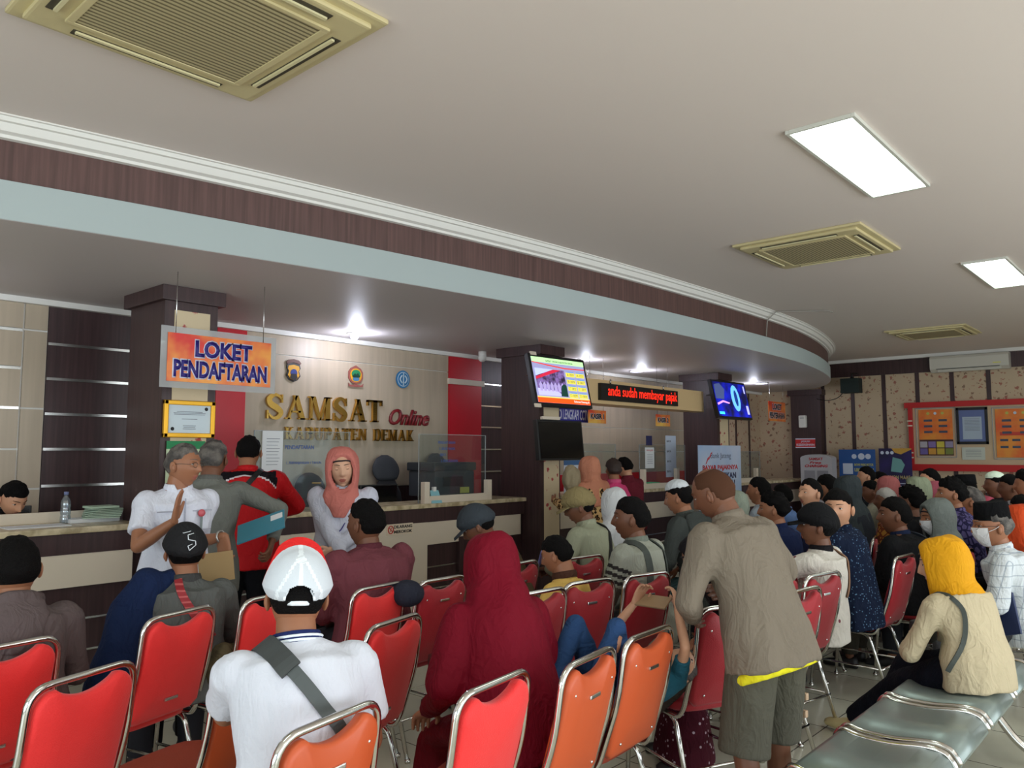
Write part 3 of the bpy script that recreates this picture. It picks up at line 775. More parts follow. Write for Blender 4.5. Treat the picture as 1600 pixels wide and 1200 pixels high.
nth = {0: 'first', 1: 'second', 2: 'only', 3: 'second', 4: 'second', 5: 'only'}
lab = ['first brass S of the large word SAMSAT', 'first brass A of the large word SAMSAT', 'brass M of the large word SAMSAT', 'second brass S of the large word SAMSAT', 'second brass A of the large word SAMSAT', 'brass T ending the large word SAMSAT']
for (c, a, b), l in zip(ws, lab): letter(c, a, b, 1.955, 2.205, M_gold, l, 'brass letters of SAMSAT', .035, .035, 0, .028)
xs = 4.48
seq = 'KABUPATEN DEMAK'; widths = {'K': .105, 'A': .12, 'B': .10, 'U': .105, 'P': .095, 'T': .10, 'E': .09, 'N': .11, 'D': .105, 'M': .13, ' ': .07}
tot = sum(widths[c] + .0145 for c in seq); sc_ = (6.24 - 4.48) / tot
names = {0: 'brass K that starts the word KABUPATEN', 1: 'first brass A of KABUPATEN, after the K', 2: 'brass B of KABUPATEN', 3: 'brass U of KABUPATEN', 4: 'brass P of KABUPATEN', 5: 'second brass A of KABUPATEN, before the T', 6: 'brass T of KABUPATEN', 7: 'brass E of KABUPATEN', 8: 'brass N ending KABUPATEN', 10: 'brass D that starts the word DEMAK', 11: 'brass E of DEMAK', 12: 'brass M of DEMAK', 13: 'brass A of DEMAK', 14: 'brass K ending the word DEMAK'}
for i, c in enumerate(seq):
    w = widths[c] * sc_
    if c != ' ': letter(c, xs, xs + w, 1.745, 1.875, M_gold, names[i], 'brass letters of KABUPATEN DEMAK', .03, .03)
    xs += w + .0145 * sc_
bm = NB(); text_bm(bm, 'Online', 0, .62, 0, .19, 0, .025, .02, 0, .35)
o = obj('script_word', bm, mat('dark_red_letter', (128, 28, 34), .35)); o.location = (5.86, YB - .006, 1.93); tag(o, 'dark red slanted word Online beside the brass word', 'lettering')

# acrylic screens on the counter
def screen_sheet(label, x0, x1, z1, lines, y=6.12, group=None):
    t = thing('acrylic_screen', label, 'counter screen', (x0, y, 1.092))
    w = x1 - x0
    box_obj('acrylic_sheet', (0, w, -.003, .003, .0, z1 - 1.09), M_glass, t)
    bm = NB(); bx(bm, 0, w, -.005, .005, z1 - 1.094, z1 - 1.088); bx(bm, w - .006, w, -.005, .005, 0, z1 - 1.09); bx(bm, 0, .006, -.005, .005, 0, z1 - 1.09); obj('sheet_edge', bm, M_frost, t)
    for s, a, b, c, d in lines: text_obj(t, s, a, b, c, d, mat('label_blue', (66, 96, 160), .5), y=-.0045, bold=.02)
    return t
screen_sheet('clear acrylic counter screen with blue lettering beside the man in red', 3.55, 4.55, 1.80, [('PENDAFTARAN', .30, .60, .55, .585), ('1. PERPANJANGAN 1 TAHUN', .32, .68, .41, .44)])
screen_sheet('clear acrylic counter screen in front of the dark copier', 5.42, 6.42, 1.80, [('PENDAFTARAN', .27, .52, .61, .64), ('1. BALIK NAMA', .29, .52, .545, .575), ('BBN II', .30, .38, .48, .51), ('2. PENGESAHAN', .31, .56, .415, .445)])
screen_sheet('clear acrylic screen on the cashier counter', 8.0, 9.0, 1.72, [])
screen_sheet('clear acrylic screen nearest the third column on the cashier counter', 9.6, 10.9, 1.72, [])
screen_sheet('clear acrylic screen on the far counter', 12.4, 13.6, 1.62, [])
t = thing('notice_sheet', 'white typed notice taped to the counter screen above the man in red', 'notice', (3.72, 6.105, 1.61))
plate(t, 'sheet', -.10, .10, -.19, .19, M_paper)
bm = NB()
for k in range(9): bx(bm, -.06, .07 - (k % 3) * .01, -.0055, -.0045, .12 - k * .028, .124 - k * .028)
obj('printed_lines', bm, M_greyink, t)

# cream divider posts with the low shelf (pass-through frame)
def divider(label, x0, x1, y=6.02, z=1.09, h=.22):
    t = thing('counter_divider', label, 'counter divider', (x0, y, z)); w = x1 - x0
    box_obj('post', (0, .07, 0, .06, 0, h), M_cream2, t, .004); box_obj('post', (w - .07, w, 0, .06, 0, h), M_cream2, t, .004)
    bm = NB(); bx(bm, .07, w - .07, .0, .05, 0, .075, .004); obj('rail', bm, M_cream2, t)
divider('low cream pass-through frame around the copier on the counter', 5.42, 6.42)
divider('cream pass-through frame with green papers at the cashier counter', 9.55, 10.55, h=.28)
divider('cream post frame on the far counter', 12.2, 13.3, h=.24)

# number tent
t = thing('number_tent', 'pale blue table tent with the number 4 on the counter', 'number sign', (5.585, 6.015, 1.09))
bm = NB(); prism(bm, [(-.075, 0), (.075, 0), (.055, .13), (-.055, .13)], -.005, .0)
for v in bm.verts: v.co.y += v.co.z * .35
bm2 = NB(); prism(bm2, [(-.075, 0), (.075, 0), (.055, .13), (-.055, .13)], .0, .005)
for v in bm2.verts: v.co.y += .10 - v.co.z * .35
mm = bpy.data.meshes.new('x'); bm2.to_mesh(mm); bm2.free(); bm.from_mesh(mm)
obj('folded_card', bm, mat('tent_blue', (140, 196, 206), .6), t)
o = text_obj(t, '4', -.022, .025, .03, .10, M_ink, y=0, bold=.03); o.rotation_euler = (R(-19), 0, 0); o.location = (0, -.002, 0)
box_obj('top_clip', (-.02, .02, .03, .06, .12, .165), M_white, t)

# copier / printers
def printer(label, loc, s=1.0, flap=True, mt=None):
    t = thing('office_printer', label, 'printer', loc)
    d = mt or mat('printer_grey', (62, 66, 72), .5)
    bm = NB(); bx(bm, -.28 * s, .28 * s, -.22, .22, 0, .26 * s, .02); obj('body', bm, d, t)
    bm = NB(); bx(bm, -.30 * s, .30 * s, -.23, .23, .26 * s, .345 * s, .015); obj('scanner_lid', bm, mat('printer_dark', (46, 50, 56), .5), t)
    bm = NB(); bx(bm, -.17 * s, .10 * s, -.232, -.21, .10 * s, .2 * s, .008); obj('paper_tray', bm, M_black, t)
    box_obj('yellow_sticker', (.06 * s, .19 * s, -.236, -.2305, .03 * s, .09 * s), mat('sticker_yellow', (220, 216, 110), .5), t)
printer('large dark grey printer on the desk behind the number 4 sign', (6.22, 6.62, 1.12), 1.1)
# office chairs behind the counter (mesh headrests)
def office_chair(label, x, y, rz, zt=1.62):
    t = thing('office_chair', label, 'office chair', (x, y, 0), rz, 'office chairs behind the counter')
    bm = NB(); rings = []
    for k in range(9):
        u = k / 8; w = .19 * math.sin(math.pi * min(1, .25 + u * .62)) ; rings.append(((0, -.05 - .05 * u, zt - .28 + .28 * u), (w * (1 if k < 8 else .5), 0, 0), (0, .035, 0)))
    loft(bm, rings, 20); obj('headrest', bm, mat('mesh_headrest', (54, 56, 62), .7), t)
    bm = NB(); loft(bm, [((0, 0, .55), (.22, 0, 0), (0, .05, 0)), ((0, -.03, .8), (.24, 0, 0), (0, .04, 0)), ((0, -.05, 1.15), (.20, 0, 0), (0, .035, 0)), ((0, -.05, zt - .26), (.10, 0, 0), (0, .03, 0))], 20); obj('backrest', bm, mat('chair_black', (26, 26, 30), .7), t)
    bm = NB(); bx(bm, -.23, .23, -.02, .34, .45, .53, .03); obj('seat', bm, MATS['chair_black'], t)
    bm = NB(); tube(bm, [(0, .2, .45), (0, .2, .1)], .03); 
    for q in range(5): tube(bm, [(0, .2, .1), (.3 * math.cos(q * 1.2566), .2 + .3 * math.sin(q * 1.2566), .06)], .02)
    for q in range(5): ball(bm, (.3 * math.cos(q * 1.2566), .2 + .3 * math.sin(q * 1.2566), .035), .035, seg=8)
    obj('base', bm, M_black, t)
office_chair('office chair with grey headrest behind the big printer, further right', 6.55, 6.98, R(186), 1.60)
office_chair('black office chair with mesh headrest left of the printer', 5.75, 6.98, R(177), 1.58)
office_chair('black office chair directly behind the woman in the salmon headscarf', 4.75, 6.98, R(180), 1.40)
# back desk clutter
def box_thing(name, label, cat, dims, m, bev=.004, group=None):
    x0, x1, y0, y1, z0, z1 = dims
    bm = NB(); bx(bm, -(x1 - x0) / 2, (x1 - x0) / 2, -(y1 - y0) / 2, (y1 - y0) / 2, 0, z1 - z0, bev)
    o = obj(name, bm, m); o.location = ((x0 + x1) / 2, (y0 + y1) / 2, z0); return tag(o, label, cat, group)
def monitor(label, x, y, z, rz, w=.5, h=.31, group=None):
    t = thing('computer_monitor', label, 'monitor', (x, y, z), rz, group)
    bm = NB(); bx(bm, -w / 2, w / 2, -.02, .02, .09, .09 + h, .008); obj('housing', bm, M_black, t)
    bm = NB(); bx(bm, -w / 2 + .015, w / 2 - .015, .0205, .0225, .105, .075 + h); obj('display', bm, M_screenoff, t)
    bm = NB(); bx(bm, -.03, .03, -.03, -.0, .0, .2, .004); bx(bm, -.12, .12, -.1, .08, 0, .012, .003); obj('stand', bm, M_black, t)
DZ = .76
for x0, x1 in ((-4.9, 2.58), (3.05, 6.98), (7.4, 11.36), (11.8, 15.7)):
    lbl = {-4.9: 'left end', 3.05: 'middle', 7.4: 'cashier', 11.8: 'far'}[x0]
    t = thing('staff_desk', 'low cream staff desk behind the %s counter' % lbl, 'desk', (x0, 6.56, 0))
    w = x1 - x0
    bm = NB(); bx(bm, 0, w, 0, .27, .72, DZ, .004); obj('desktop', bm, M_cream2, t)
    bm = NB(); bx(bm, 0.02, w - .02, 0.0, .03, 0, .72); obj('modesty_panel', bm, M_dark, t)
monitor('monitor back seen beside the bowed clerk at the left counter', 1.72, 6.63, DZ, R(180), .62, .37)
monitor('black monitor between the big printer and the salmon headscarf woman', 5.35, 6.68, DZ, R(180), .5, .42)
monitor('monitor behind the cashier counter under the first cashier sign', 9.0, 6.68, DZ, R(180), .5, .36)
monitor('monitor behind the far counter near the back corner', 12.9, 6.68, DZ, R(180), .5, .36)
box_thing('paper_stack', 'stack of loose papers on the left counter by the column', 'papers', (2.2, 2.55, 6.32, 6.5, 1.09, 1.12), M_paper)
t = thing('document_pile', 'bulging pile of forms and folders at the end of the left counter', 'papers', (2.42, 6.36, 1.12))
bm = NB()
for k in range(6): bx(bm, -.12 + .01 * k, .13, -.09, .09, .012 * k, .012 * k + .009, .002, Matrix.Rotation(.1 * (k - 3), 4, 'Z'))
obj('forms', bm, mat('form_green', (170, 190, 170), .7), t)
bm = NB(); bx(bm, -.10, .10, -.10, .08, .074, .09, .003); obj('folder', bm, mat('folder_mint', (176, 200, 176), .6), t)
box_thing('form_tray', 'cream low desk partition beside the water bottle', 'desk partition', (1.55, 2.55, 6.51, 6.54, 1.09, 1.17), M_cream2)
box_thing('paper_sheets', 'flat white sheets lying on the left counter edge', 'papers', (1.75, 2.15, 6.15, 6.36, 1.09, 1.096), M_paper, 0)
# water bottle
bm = NB()
prof = [(.001, 0), (.032, .0), (.035, .01), (.035, .05), (.031, .06), (.035, .07), (.035, .10), (.031, .11), (.034, .12), (.034, .155), (.026, .18), (.013, .20), (.013, .212)]
rings = [[(r * math.cos(a * math.pi / 10), r * math.sin(a * math.pi / 10), z) for a in range(20)] for r, z in prof]
t = thing('water_bottle', 'clear plastic water bottle standing on the left counter', 'bottle', (2.19, 6.40, 1.09))
skin_rings(bm, rings); obj('bottle_body', bm, glass('pet_plastic', (214, 224, 232), .22, .10), t)
bm = NB(); tube(bm, [(0, 0, .21), (0, 0, .232)], .016, 14); obj('cap', bm, mat('cap_blue', (120, 130, 170), .5), t)
# cashier counter papers
box_thing('green_tray', 'green paper tray seen through the cashier screen', 'tray', (10.0, 10.45, 6.30, 6.45, 1.09, 1.16), mat('tray_green', (50, 190, 120), .5))
t = thing('wall_notice', 'long white and blue price notice at the cashier window', 'notice', (10.45, 6.105, 1.60)); plate(t, 'sheet', -.15, .15, -.36, .26, mat('notice_pale', (196, 208, 228), .5))
for q in range(4): text_obj(t, 'BIAYA', -.12, .0, .16 - q * .15, .19 - q * .15, M_ink)
t = thing('wall_notice', 'two small white notices with red heading at the cashier window', 'notice', (9.85, 6.105, 1.60)); plate(t, 'sheet', -.12, .12, -.22, .08, M_paper); plate(t, 'dark_header', -.09, .07, .11, .25, mat('notice_navy', (40, 44, 90), .5))
text_obj(t, 'WAJIB', -.09, .09, .02, .05, mat('notice_red', (200, 40, 40), .5)); 
bm = NB()
for k in range(5): bx(bm, -.07, .08, -.0055, -.0045, -.03 - k * .03, -.024 - k * .03)
obj('printed_lines', bm, M_greyink, t)
t = thing('wall_notice', 'white and blue poster half hidden by the dark television', 'notice', (8.02, 6.10, 1.45)); plate(t, 'sheet', -.20, .20, -.36, .36, mat('notice_white', (220, 226, 236), .5)); plate(t, 'blue_band', -.20, .20, .0, .06, mat('notice_band', (70, 110, 160), .5), -.004, .001)

# printed roll-up banners
def rollup(label, loc, rz, w, h, build, name='rollup_banner', base=M_steel):
    t = thing(name, label, 'roll-up banner', loc, rz)
    bm = NB(); bx(bm, -w / 2 - .02, w / 2 + .02, -.09, .09, 0, .07, .01); obj('base_case', bm, base, t)
    bm = NB(); tube(bm, [(0, .03, .07), (0, .03, h)], .012, 8); obj('support_pole', bm, M_steel, t)
    build(t, w, h); return t
def b1(t, w, h):
    plate(t, 'printed_sheet', -w / 2, w / 2, .07, h, mat('bank_banner', (160, 188, 226), .45, pattern=make_cloudy((196, 208, 232), 1.5)))
    M_br, M_bn = mat('banner_red', (204, 40, 44), .5), mat('banner_navy', (36, 40, 90), .5)
    for k, (a, b) in enumerate((((-.40, 1.44), (-.33, 1.55)), ((-.33, 1.50), (-.24, 1.62)))):
        bm = NB(); prism(bm, [(a[0], a[1]), (a[0] + .03, a[1] + .01), (b[0] + .03, b[1]), (b[0] - .01, b[1] - .02)], -.006, -.004); obj('red_swoosh', bm, M_br, t)
    text_obj(t, 'Bank Jateng', -.26, .30, 1.50, 1.60, mat('banner_grey', (70, 80, 110), .5))
    text_obj(t, 'BAYAR PAJAKNYA', -.48, .50, 1.335, 1.425, M_br, bold=.04); text_obj(t, 'MENANGKAN', -.40, .44, 1.225, 1.315, M_bn, bold=.04); text_obj(t, 'HADIAHNYA!', -.42, .40, 1.115, 1.205, M_bn, bold=.04)
    bm = NB()
    for k in range(5): bx(bm, -.24, .28, -.0055, -.0045, .99 - k * .05, 1.005 - k * .05)
    obj('printed_lines', bm, mat('banner_line', (70, 100, 160), .5), t)
    text_obj(t, 'INFO', .0, .3, .70, .75, M_br)
rollup('pale blue roll-up banner headed Bank Jateng before the third column', (10.68, 5.42, 0), R(-4), 1.18, 1.71, b1)
M_bnr_w = mat('banner_offwhite', (200, 208, 226), .5); M_bnr_y = mat('banner_yellow', (196, 190, 90), .5)
def b2(t, w, h):
    plate(t, 'printed_sheet', -w / 2, w / 2, .07, h, mat('blue_banner_print', (40, 84, 150), .5))
    for x, r_ in ((-.05, .045), (.08, .06), (.2, .05)): poly(t, 'round_logo', disc(r_, 20, x, h - .13), M_bnr_w, -.004, .002)
    plate(t, 'blank_square', -.26, -.08, h - .46, h - .26, M_bnr_w, -.004, .002)
    text_obj(t, 'BAYAR PAJAK MOTOR', -.05, .29, h - .32, h - .26, M_bnr_y, bold=.03); text_obj(t, 'LEBIH MUDAH', -.05, .29, h - .41, h - .35, M_bnr_y, bold=.03)
    bm = NB()
    for k in range(6): bx(bm, -.24, .28 - .03 * (k % 2), -.0055, -.0045, h - .56 - k * .06, h - .545 - k * .06)
    obj('printed_lines', bm, M_bnr_w, t)
rollup('blue roll-up banner with a yellow text block against the far wall', (15.35, 5.0, 0), R(-90), .66, 1.66, b2)
def b3(t, w, h):
    plate(t, 'printed_sheet', -w / 2, w / 2, .07, h, mat('navy_banner_print', (42, 30, 92), .5, pattern=make_cloudy((26, 22, 60), 3)))
    poly(t, 'gold_corner', [(-.06, h), (.0, h - .08), (.10, h - .11), (w / 2, h - .02), (w / 2, h)], mat('banner_gold', (196, 150, 60), .5), -.004, .002)
    poly(t, 'pale_shape', [(-.08, h - .42), (-.04, h - .16), (.10, h - .20), (.16, h - .30), (.10, h - .44)], mat('banner_aqua', (110, 160, 160), .5), -.004, .002)
    for x in (-.22, -.13, -.05): poly(t, 'round_logo', disc(.03, 16, x, h - .08), M_bnr_w, -.004, .002)
    text_obj(t, 'MOHON MAAF', -.20, .24, h - .56, h - .49, mat('banner_khaki', (190, 170, 120), .5), bold=.02)
    bm = NB()
    for k in range(5): bx(bm, -.2, .2, -.0055, -.0045, h - .64 - k * .05, h - .63 - k * .05)
    obj('printed_lines', bm, M_bnr_w, t)
rollup('dark navy roll-up banner with a gold corner beside the red notice board', (15.35, 4.33, 0), R(-90), .56, 1.68, b3)

# free charging stand
t = thing('charging_station', 'silver stand headed Free CHARGING in front of the far column', 'charging station', (14.8, 5.52, 0), R(-90))
bm = NB(); out = [(-.29, 0), (.29, 0), (.29, 1.50)] + [(.29 * math.cos(a / 12 * math.pi), 1.50 + .07 * math.sin(a / 12 * math.pi)) for a in range(1, 12)] + [(-.29, 1.50)]
prism(bm, out, -.12, .12); obj('cabinet', bm, mat('silver_laminate', (178, 176, 182), .4), t)
M_cr = mat('charging_red', (190, 30, 44), .5)
text_obj(t, 'SAMSAT', -.13, .13, 1.46, 1.51, M_cr, y=-.121, bold=.03); text_obj(t, 'Free', -.12, .10, 1.395, 1.44, M_cr, y=-.121, bold=.03, shear=.3); text_obj(t, 'CHARGING', -.21, .22, 1.33, 1.38, M_cr, y=-.121, bold=.04, shear=.3)
for x in (-.12, .12):
    for z in (1.05, .75): box_obj('locker_door', (x - .10, x + .10, -.128, -.121, z, z + .22), mat('locker_grey', (140, 138, 146), .3), t, .004)
t = thing('paper_dispenser', 'small white wall dispenser on the far column', 'dispenser', (15.775, 6.15, 2.10), R(-90))
bm = NB(); bx(bm, -.075, .075, -.09, 0, 0, .25, .03); obj('case', bm, M_white, t); box_obj('slot', (-.04, .04, -.0925, -.09, .19, .20), M_greyink, t)
t = thing('direction_sign', 'red and white sign reading JAGALAH KEBERSIHAN low on the far column', 'sign', (15.775, 6.13, 1.79), R(-90))
plate(t, 'sign_plate', -.20, .20, -.075, .075, MATS['banner_red']); plate(t, 'white_edge', -.20, .20, .075, .095, M_bw); plate(t, 'white_edge', -.20, .20, -.095, -.075, M_bw)
text_obj(t, 'JAGALAH', -.09, .09, .005, .055, M_bw, bold=.03); text_obj(t, 'KEBERSIHAN', -.18, .18, -.055, -.01, M_bw, bold=.03)

# red-framed notice board on the far wall
t = thing('notice_board', 'wide red-framed cream notice board on the far wall', 'notice board', (XF - .035, 2.6, 1.93), R(-90))
bm = NB(); bx(bm, -1.60, 1.60, .0, .03, -.54, .50); obj('board_panel', bm, mat('board_cream', (204, 178, 146), .6), t)
bm = NB(); bx(bm, -1.68, 1.68, -.06, .03, .50, .60, .004); bx(bm, -1.62, 1.62, -.06, .03, -.66, -.54, .004)
bx(bm, -1.62, -1.55, -.06, .03, -.54, .50, .004); bx(bm, 1.55, 1.62, -.06, .03, -.54, .50, .004); obj('red_frame', bm, M_redtrim, t)
bm = NB()
for z in (.26, .17, -.33, -.42): bx(bm, -1.64, -1.55, -.064, -.05, z - .012, z + .012)
obj('cream_bands', bm, M_cream2, t)
def wallthing(name, label, cat, y, z, w, h, m): 
    t = thing(name, label, cat, (XF - .05, y, z), R(-90)); plate(t, 'sheet', -w / 2, w / 2, -h / 2, h / 2, m, .0, .006); return t
def orange_poster(label, y, z, w, h, lower):
    t = wallthing('service_poster', label, 'poster', y, z, w, h, mat('orange_poster', (226, 92, 40), .5, pattern=make_cloudy((232, 148, 56), 3)))
    bm = NB()
    for (a, b, c, d) in ((-w / 2 - .05, w / 2 + .05, h / 2 + .02, h / 2 + .035), (-w / 2 - .05, w / 2 + .05, -h / 2 - .035, -h / 2 - .02)): bx(bm, a, b, -.012, 0, c, d)
    bx(bm, -w / 2 - .05, -w / 2 - .038, -.012, 0, -h / 2 - .035, h / 2 + .035); bx(bm, w / 2 + .038, w / 2 + .05, -.012, 0, -h / 2 - .035, h / 2 + .035)
    obj('poster_holder', bm, M_frost, t)
    for x in (-.12, 0, .12): poly(t, 'round_logo', disc(.025, 14, x, h / 2 - .07), M_bnr_y if x else M_bnr_w, -.006, .002)
    M_pill = mat('poster_pill', (70, 76, 96), .5)
    z_ = h / 2 - .20
    for r_ in range(3):
        for c_ in (-1, 1):
            bm = NB(); bx(bm, c_ * w * .22 - .07, c_ * w * .22 + .07, -.010, -.006, z_ - .02 - r_ * .105, z_ + .02 - r_ * .105, .003); obj('text_pill', bm, M_pill, t)
    if lower:
        cols = [(176, 170, 180), (130, 110, 170), (206, 190, 70), (150, 140, 170), (110, 96, 160), (208, 150, 60), (196, 170, 60), (120, 130, 60)]
        plate(t, 'photo_backing', -w / 2, w / 2, -h / 2, -h / 2 + .29, mat('photo_brown', (74, 40, 40), .5), -.006, .002)
        for k, c in enumerate(cols):
            cx = -w / 2 + w * (.125 + .25 * (k % 4)); cz = -h / 2 + (.20 if k < 4 else .075)
            plate(t, 'poster_photo', cx - w * .11, cx + w * .11, cz - .055, cz + .055, mat('photo_%d' % k, c, .5), -.008, .002)
    else:
        for r_ in range(2):
            plate(t, 'red_bar', -w * .4, w * .4, -.04 - r_ * .0, .02, mat('poster_bar', (196, 60, 44), .5), -.006, .002) if r_ == 0 else None
            for c_ in (-1, 0, 1):
                bm = NB(); bx(bm, c_ * w * .3 - .06, c_ * w * .3 + .06, -.010, -.006, -.14 - r_ * .12, -.10 - r_ * .12, .003); obj('text_pill', bm, M_pill, t)
orange_poster('left orange poster with small coloured photos on the notice board', 3.77, 1.97, .56, .84, True)
orange_poster('right orange poster without photos on the notice board', 2.52, 1.94, .60, .84, False)
t = wallthing('framed_notice', 'black-framed blue notice in the middle of the notice board', 'picture frame', 3.18, 2.08, .44, .60, mat('notice_blue', (96, 110, 160), .4))
plate(t, 'text_field', -.15, .15, -.24, .16, mat('notice_field', (170, 184, 200), .4), -.006, .002)
bm = NB()
for (a, b, c, d) in ((-.25, .25, .28, .33), (-.25, .25, -.33, -.28), (-.25, -.205, -.33, .33), (.205, .25, -.33, .33)): bx(bm, a, b, -.02, .0, c, d, .004)
obj('frame', bm, M_black, t)
bm = NB()
for k in range(9): bx(bm, -.12, .12, -.0095, -.008, .12 - k * .026, .127 - k * .026)
obj('printed_lines', bm, M_greyink, t)
t = wallthing('small_notice', 'small white notice below the black-framed one on the notice board', 'notice', 3.18, 1.585, .36, .22, mat('notice_grey', (196, 200, 190), .5))
bm = NB()
for k in range(5): bx(bm, -.12, .12, -.0075, -.006, .06 - k * .028, .066 - k * .028)
obj('printed_lines', bm, M_greyink, t)

# split air conditioner and loudspeaker on the far wall
t = thing('split_air_conditioner', 'white split air conditioner high on the far wall', 'air conditioner', (XF - .031, 3.16, 3.06), R(-90))
bm = NB(); loft(bm, [((sx, -.10, .13), (0, .10, 0), (0, 0, .15)) for sx in (-.62, -.615, .615, .62)], 24)
M_acw = mat('ac_white', (206, 202, 190), .4)
bm.free(); bm = NB(); prof = [(0, 0), (-.12, 0), (-.19, .05), (-.20, .10), (-.20, .24), (-.17, .285), (0, .285)]
a = [bm.verts.new((-.62, y, z)) for y, z in prof]; b = [bm.verts.new((.62, y, z)) for y, z in prof]
bm.faces.new(a); bm.faces.new(list(reversed(b)))
for i in range(len(prof)): j = (i + 1) % len(prof); bm.faces.new((a[i], b[i], b[j], a[j]))
obj('case', bm, M_acw, t)
box_obj('outlet_slot', (-.52, .48, -.197, -.14, .045, .056), M_black, t)
bm = NB(); bx(bm, -.50, .50, -.17, -.165, -.04, .035); obj('louvre', bm, M_acw, t, rot=(R(-12), 0, 0)); box_obj('energy_label', (.38, .50, -.202, -.1995, .10, .12), MATS['sticker_yellow'], t)
t = thing('wall_loudspeaker', 'black box loudspeaker hung in the corner under the bulkhead end', 'loudspeaker', (15.55, 5.12, 2.88), R(-90))
bm = NB(); bx(bm, -.17, .17, -.11, .11, -.14, .14, .01); obj('cabinet', bm, mat('speaker_cloth', (28, 40, 38), .8), t)
bm = NB(); tube(bm, fillet([(0, .05, .14), (0, .05, .24), (0, .36, .26)], .03), .015); obj('bracket', bm, M_black, t)
bm = NB(); tube(bm, smooth_path([(15.6, 5.8, 2.66), (15.58, 5.6, 2.62), (15.58, 5.4, 2.66), (15.56, 5.26, 2.78)], 5), .008, 6); tag(obj('speaker_cable', bm, M_black), 'loose black cable drooping from the wall loudspeaker', 'cable')

# cameras on the columns
def cctv(label, loc, rz):
    t = thing('security_camera', label, 'security camera', loc, rz)
    bm = NB(); ball(bm, (0, 0, 0), (.055, .055, .05), seg=16); obj('dome', bm, M_white, t); bm = NB(); tube(bm, [(0, 0, .0), (0, 0, .08)], .05, 16); obj('mount', bm, M_white, t)
cctv('white dome security camera on the soffit above the red panel', (7.02, 6.75, 2.785), 0)
t = thing('wall_fan', 'grey oscillating fan peeking out behind the lit queue screen', 'fan', (7.92, 5.95, 2.66), R(10))
bm = NB()
for r_ in (.05, .09, .13): tube(bm, [(r_ * math.cos(a * math.pi / 12), -.03, r_ * math.sin(a * math.pi / 12)) for a in range(24)], .004, 5, True)
for k in range(10): tube(bm, [(0, -.04, 0), (.13 * math.cos(k * .628), -.02, .13 * math.sin(k * .628))], .003, 5)
obj('guard', bm, MATS['conduit_grey'], t)
bm = NB()
for k in range(4): prism(bm, [(.01, 0), (.10 * math.cos(k * 1.57) + .02, .10 * math.sin(k * 1.57)), (.09 * math.cos(k * 1.57 + .6), .09 * math.sin(k * 1.57 + .6))], -.015, -.01)
obj('blade', bm, M_greyink, t); bm = NB(); tube(bm, [(0, -.01, 0), (0, .08, 0)], .045, 14); bx(bm, -.12, .12, .0, .1, -.17, -.13, .01); obj('motor', bm, M_black, t)
bm = NB(); tube(bm, [(6.97, 5.98, 2.515), (6.96, 5.75, 2.53), (6.93, 5.62, 2.52)], .009, 6); tag(obj('bracket_arm', bm, M_steel), 'thin steel arm on the side of the second column', 'bracket')
bm = NB(); tube(bm, [(11.36, 5.98, 2.515), (11.34, 5.75, 2.53), (11.25, 5.62, 2.52)], .009, 6); tag(obj('bracket_arm', bm, M_steel), 'thin steel arm on the side of the third column', 'bracket')

# ------------------------------------------------------------------ ceiling equipment
def light_panel(label, x0, x1, y0, y1):
    t = thing('ceiling_light', label, 'ceiling light', ((x0 + x1) / 2, (y0 + y1) / 2, ZC))
    w, d = (x1 - x0) / 2, (y1 - y0) / 2
    bm = NB()
    for (a, b, c, e_) in ((-w, w, -d, -d + .02), (-w, w, d - .02, d), (-w, -w + .02, -d + .02, d - .02), (w - .02, w, -d + .02, d - .02)): bx(bm, a, b, c, e_, -.022, 0, .003)
    obj('frame', bm, mat('lamp_frame', (206, 206, 196), .4), t)
    bm = NB(); bx(bm, -w + .02, w - .02, -d + .02, d - .02, -.006, 0)
    obj('diffuser', bm, mat('lamp_glow', (236, 255, 246), .5, emit=5.5), t)
    bm = NB(); bx(bm, -w + .02, w - .02, -.003, .003, -.014, -.007)
    for k in range(1, 6): bx(bm, -w + 2 * w * k / 6 - .0015, -w + 2 * w * k / 6 + .0015, -d + .02, d - .02, -.012, -.007)
    obj('louvre', bm, mat('lamp_louvre', (240, 250, 245), .3, emit=2.0), t)
for lb, x in (('nearest bright rectangular ceiling light above the right benches', 4.22), ('second ceiling light at the right edge beyond the beige cassette', 8.35), ('third ceiling light further down the hall', 12.5), ('ceiling light behind the viewer', 0.0)):
    light_panel(lb, x, x + 1.5, 1.32, 1.70)
for lb, x in (('front row ceiling light by the windows, near end', 0.0), ('front row ceiling light by the windows, middle', 4.22), ('front row ceiling light by the windows, far part', 8.35), ('front row ceiling light by the windows, far end', 12.5)):
    light_panel(lb, x, x + 1.5, -2.3, -1.92)

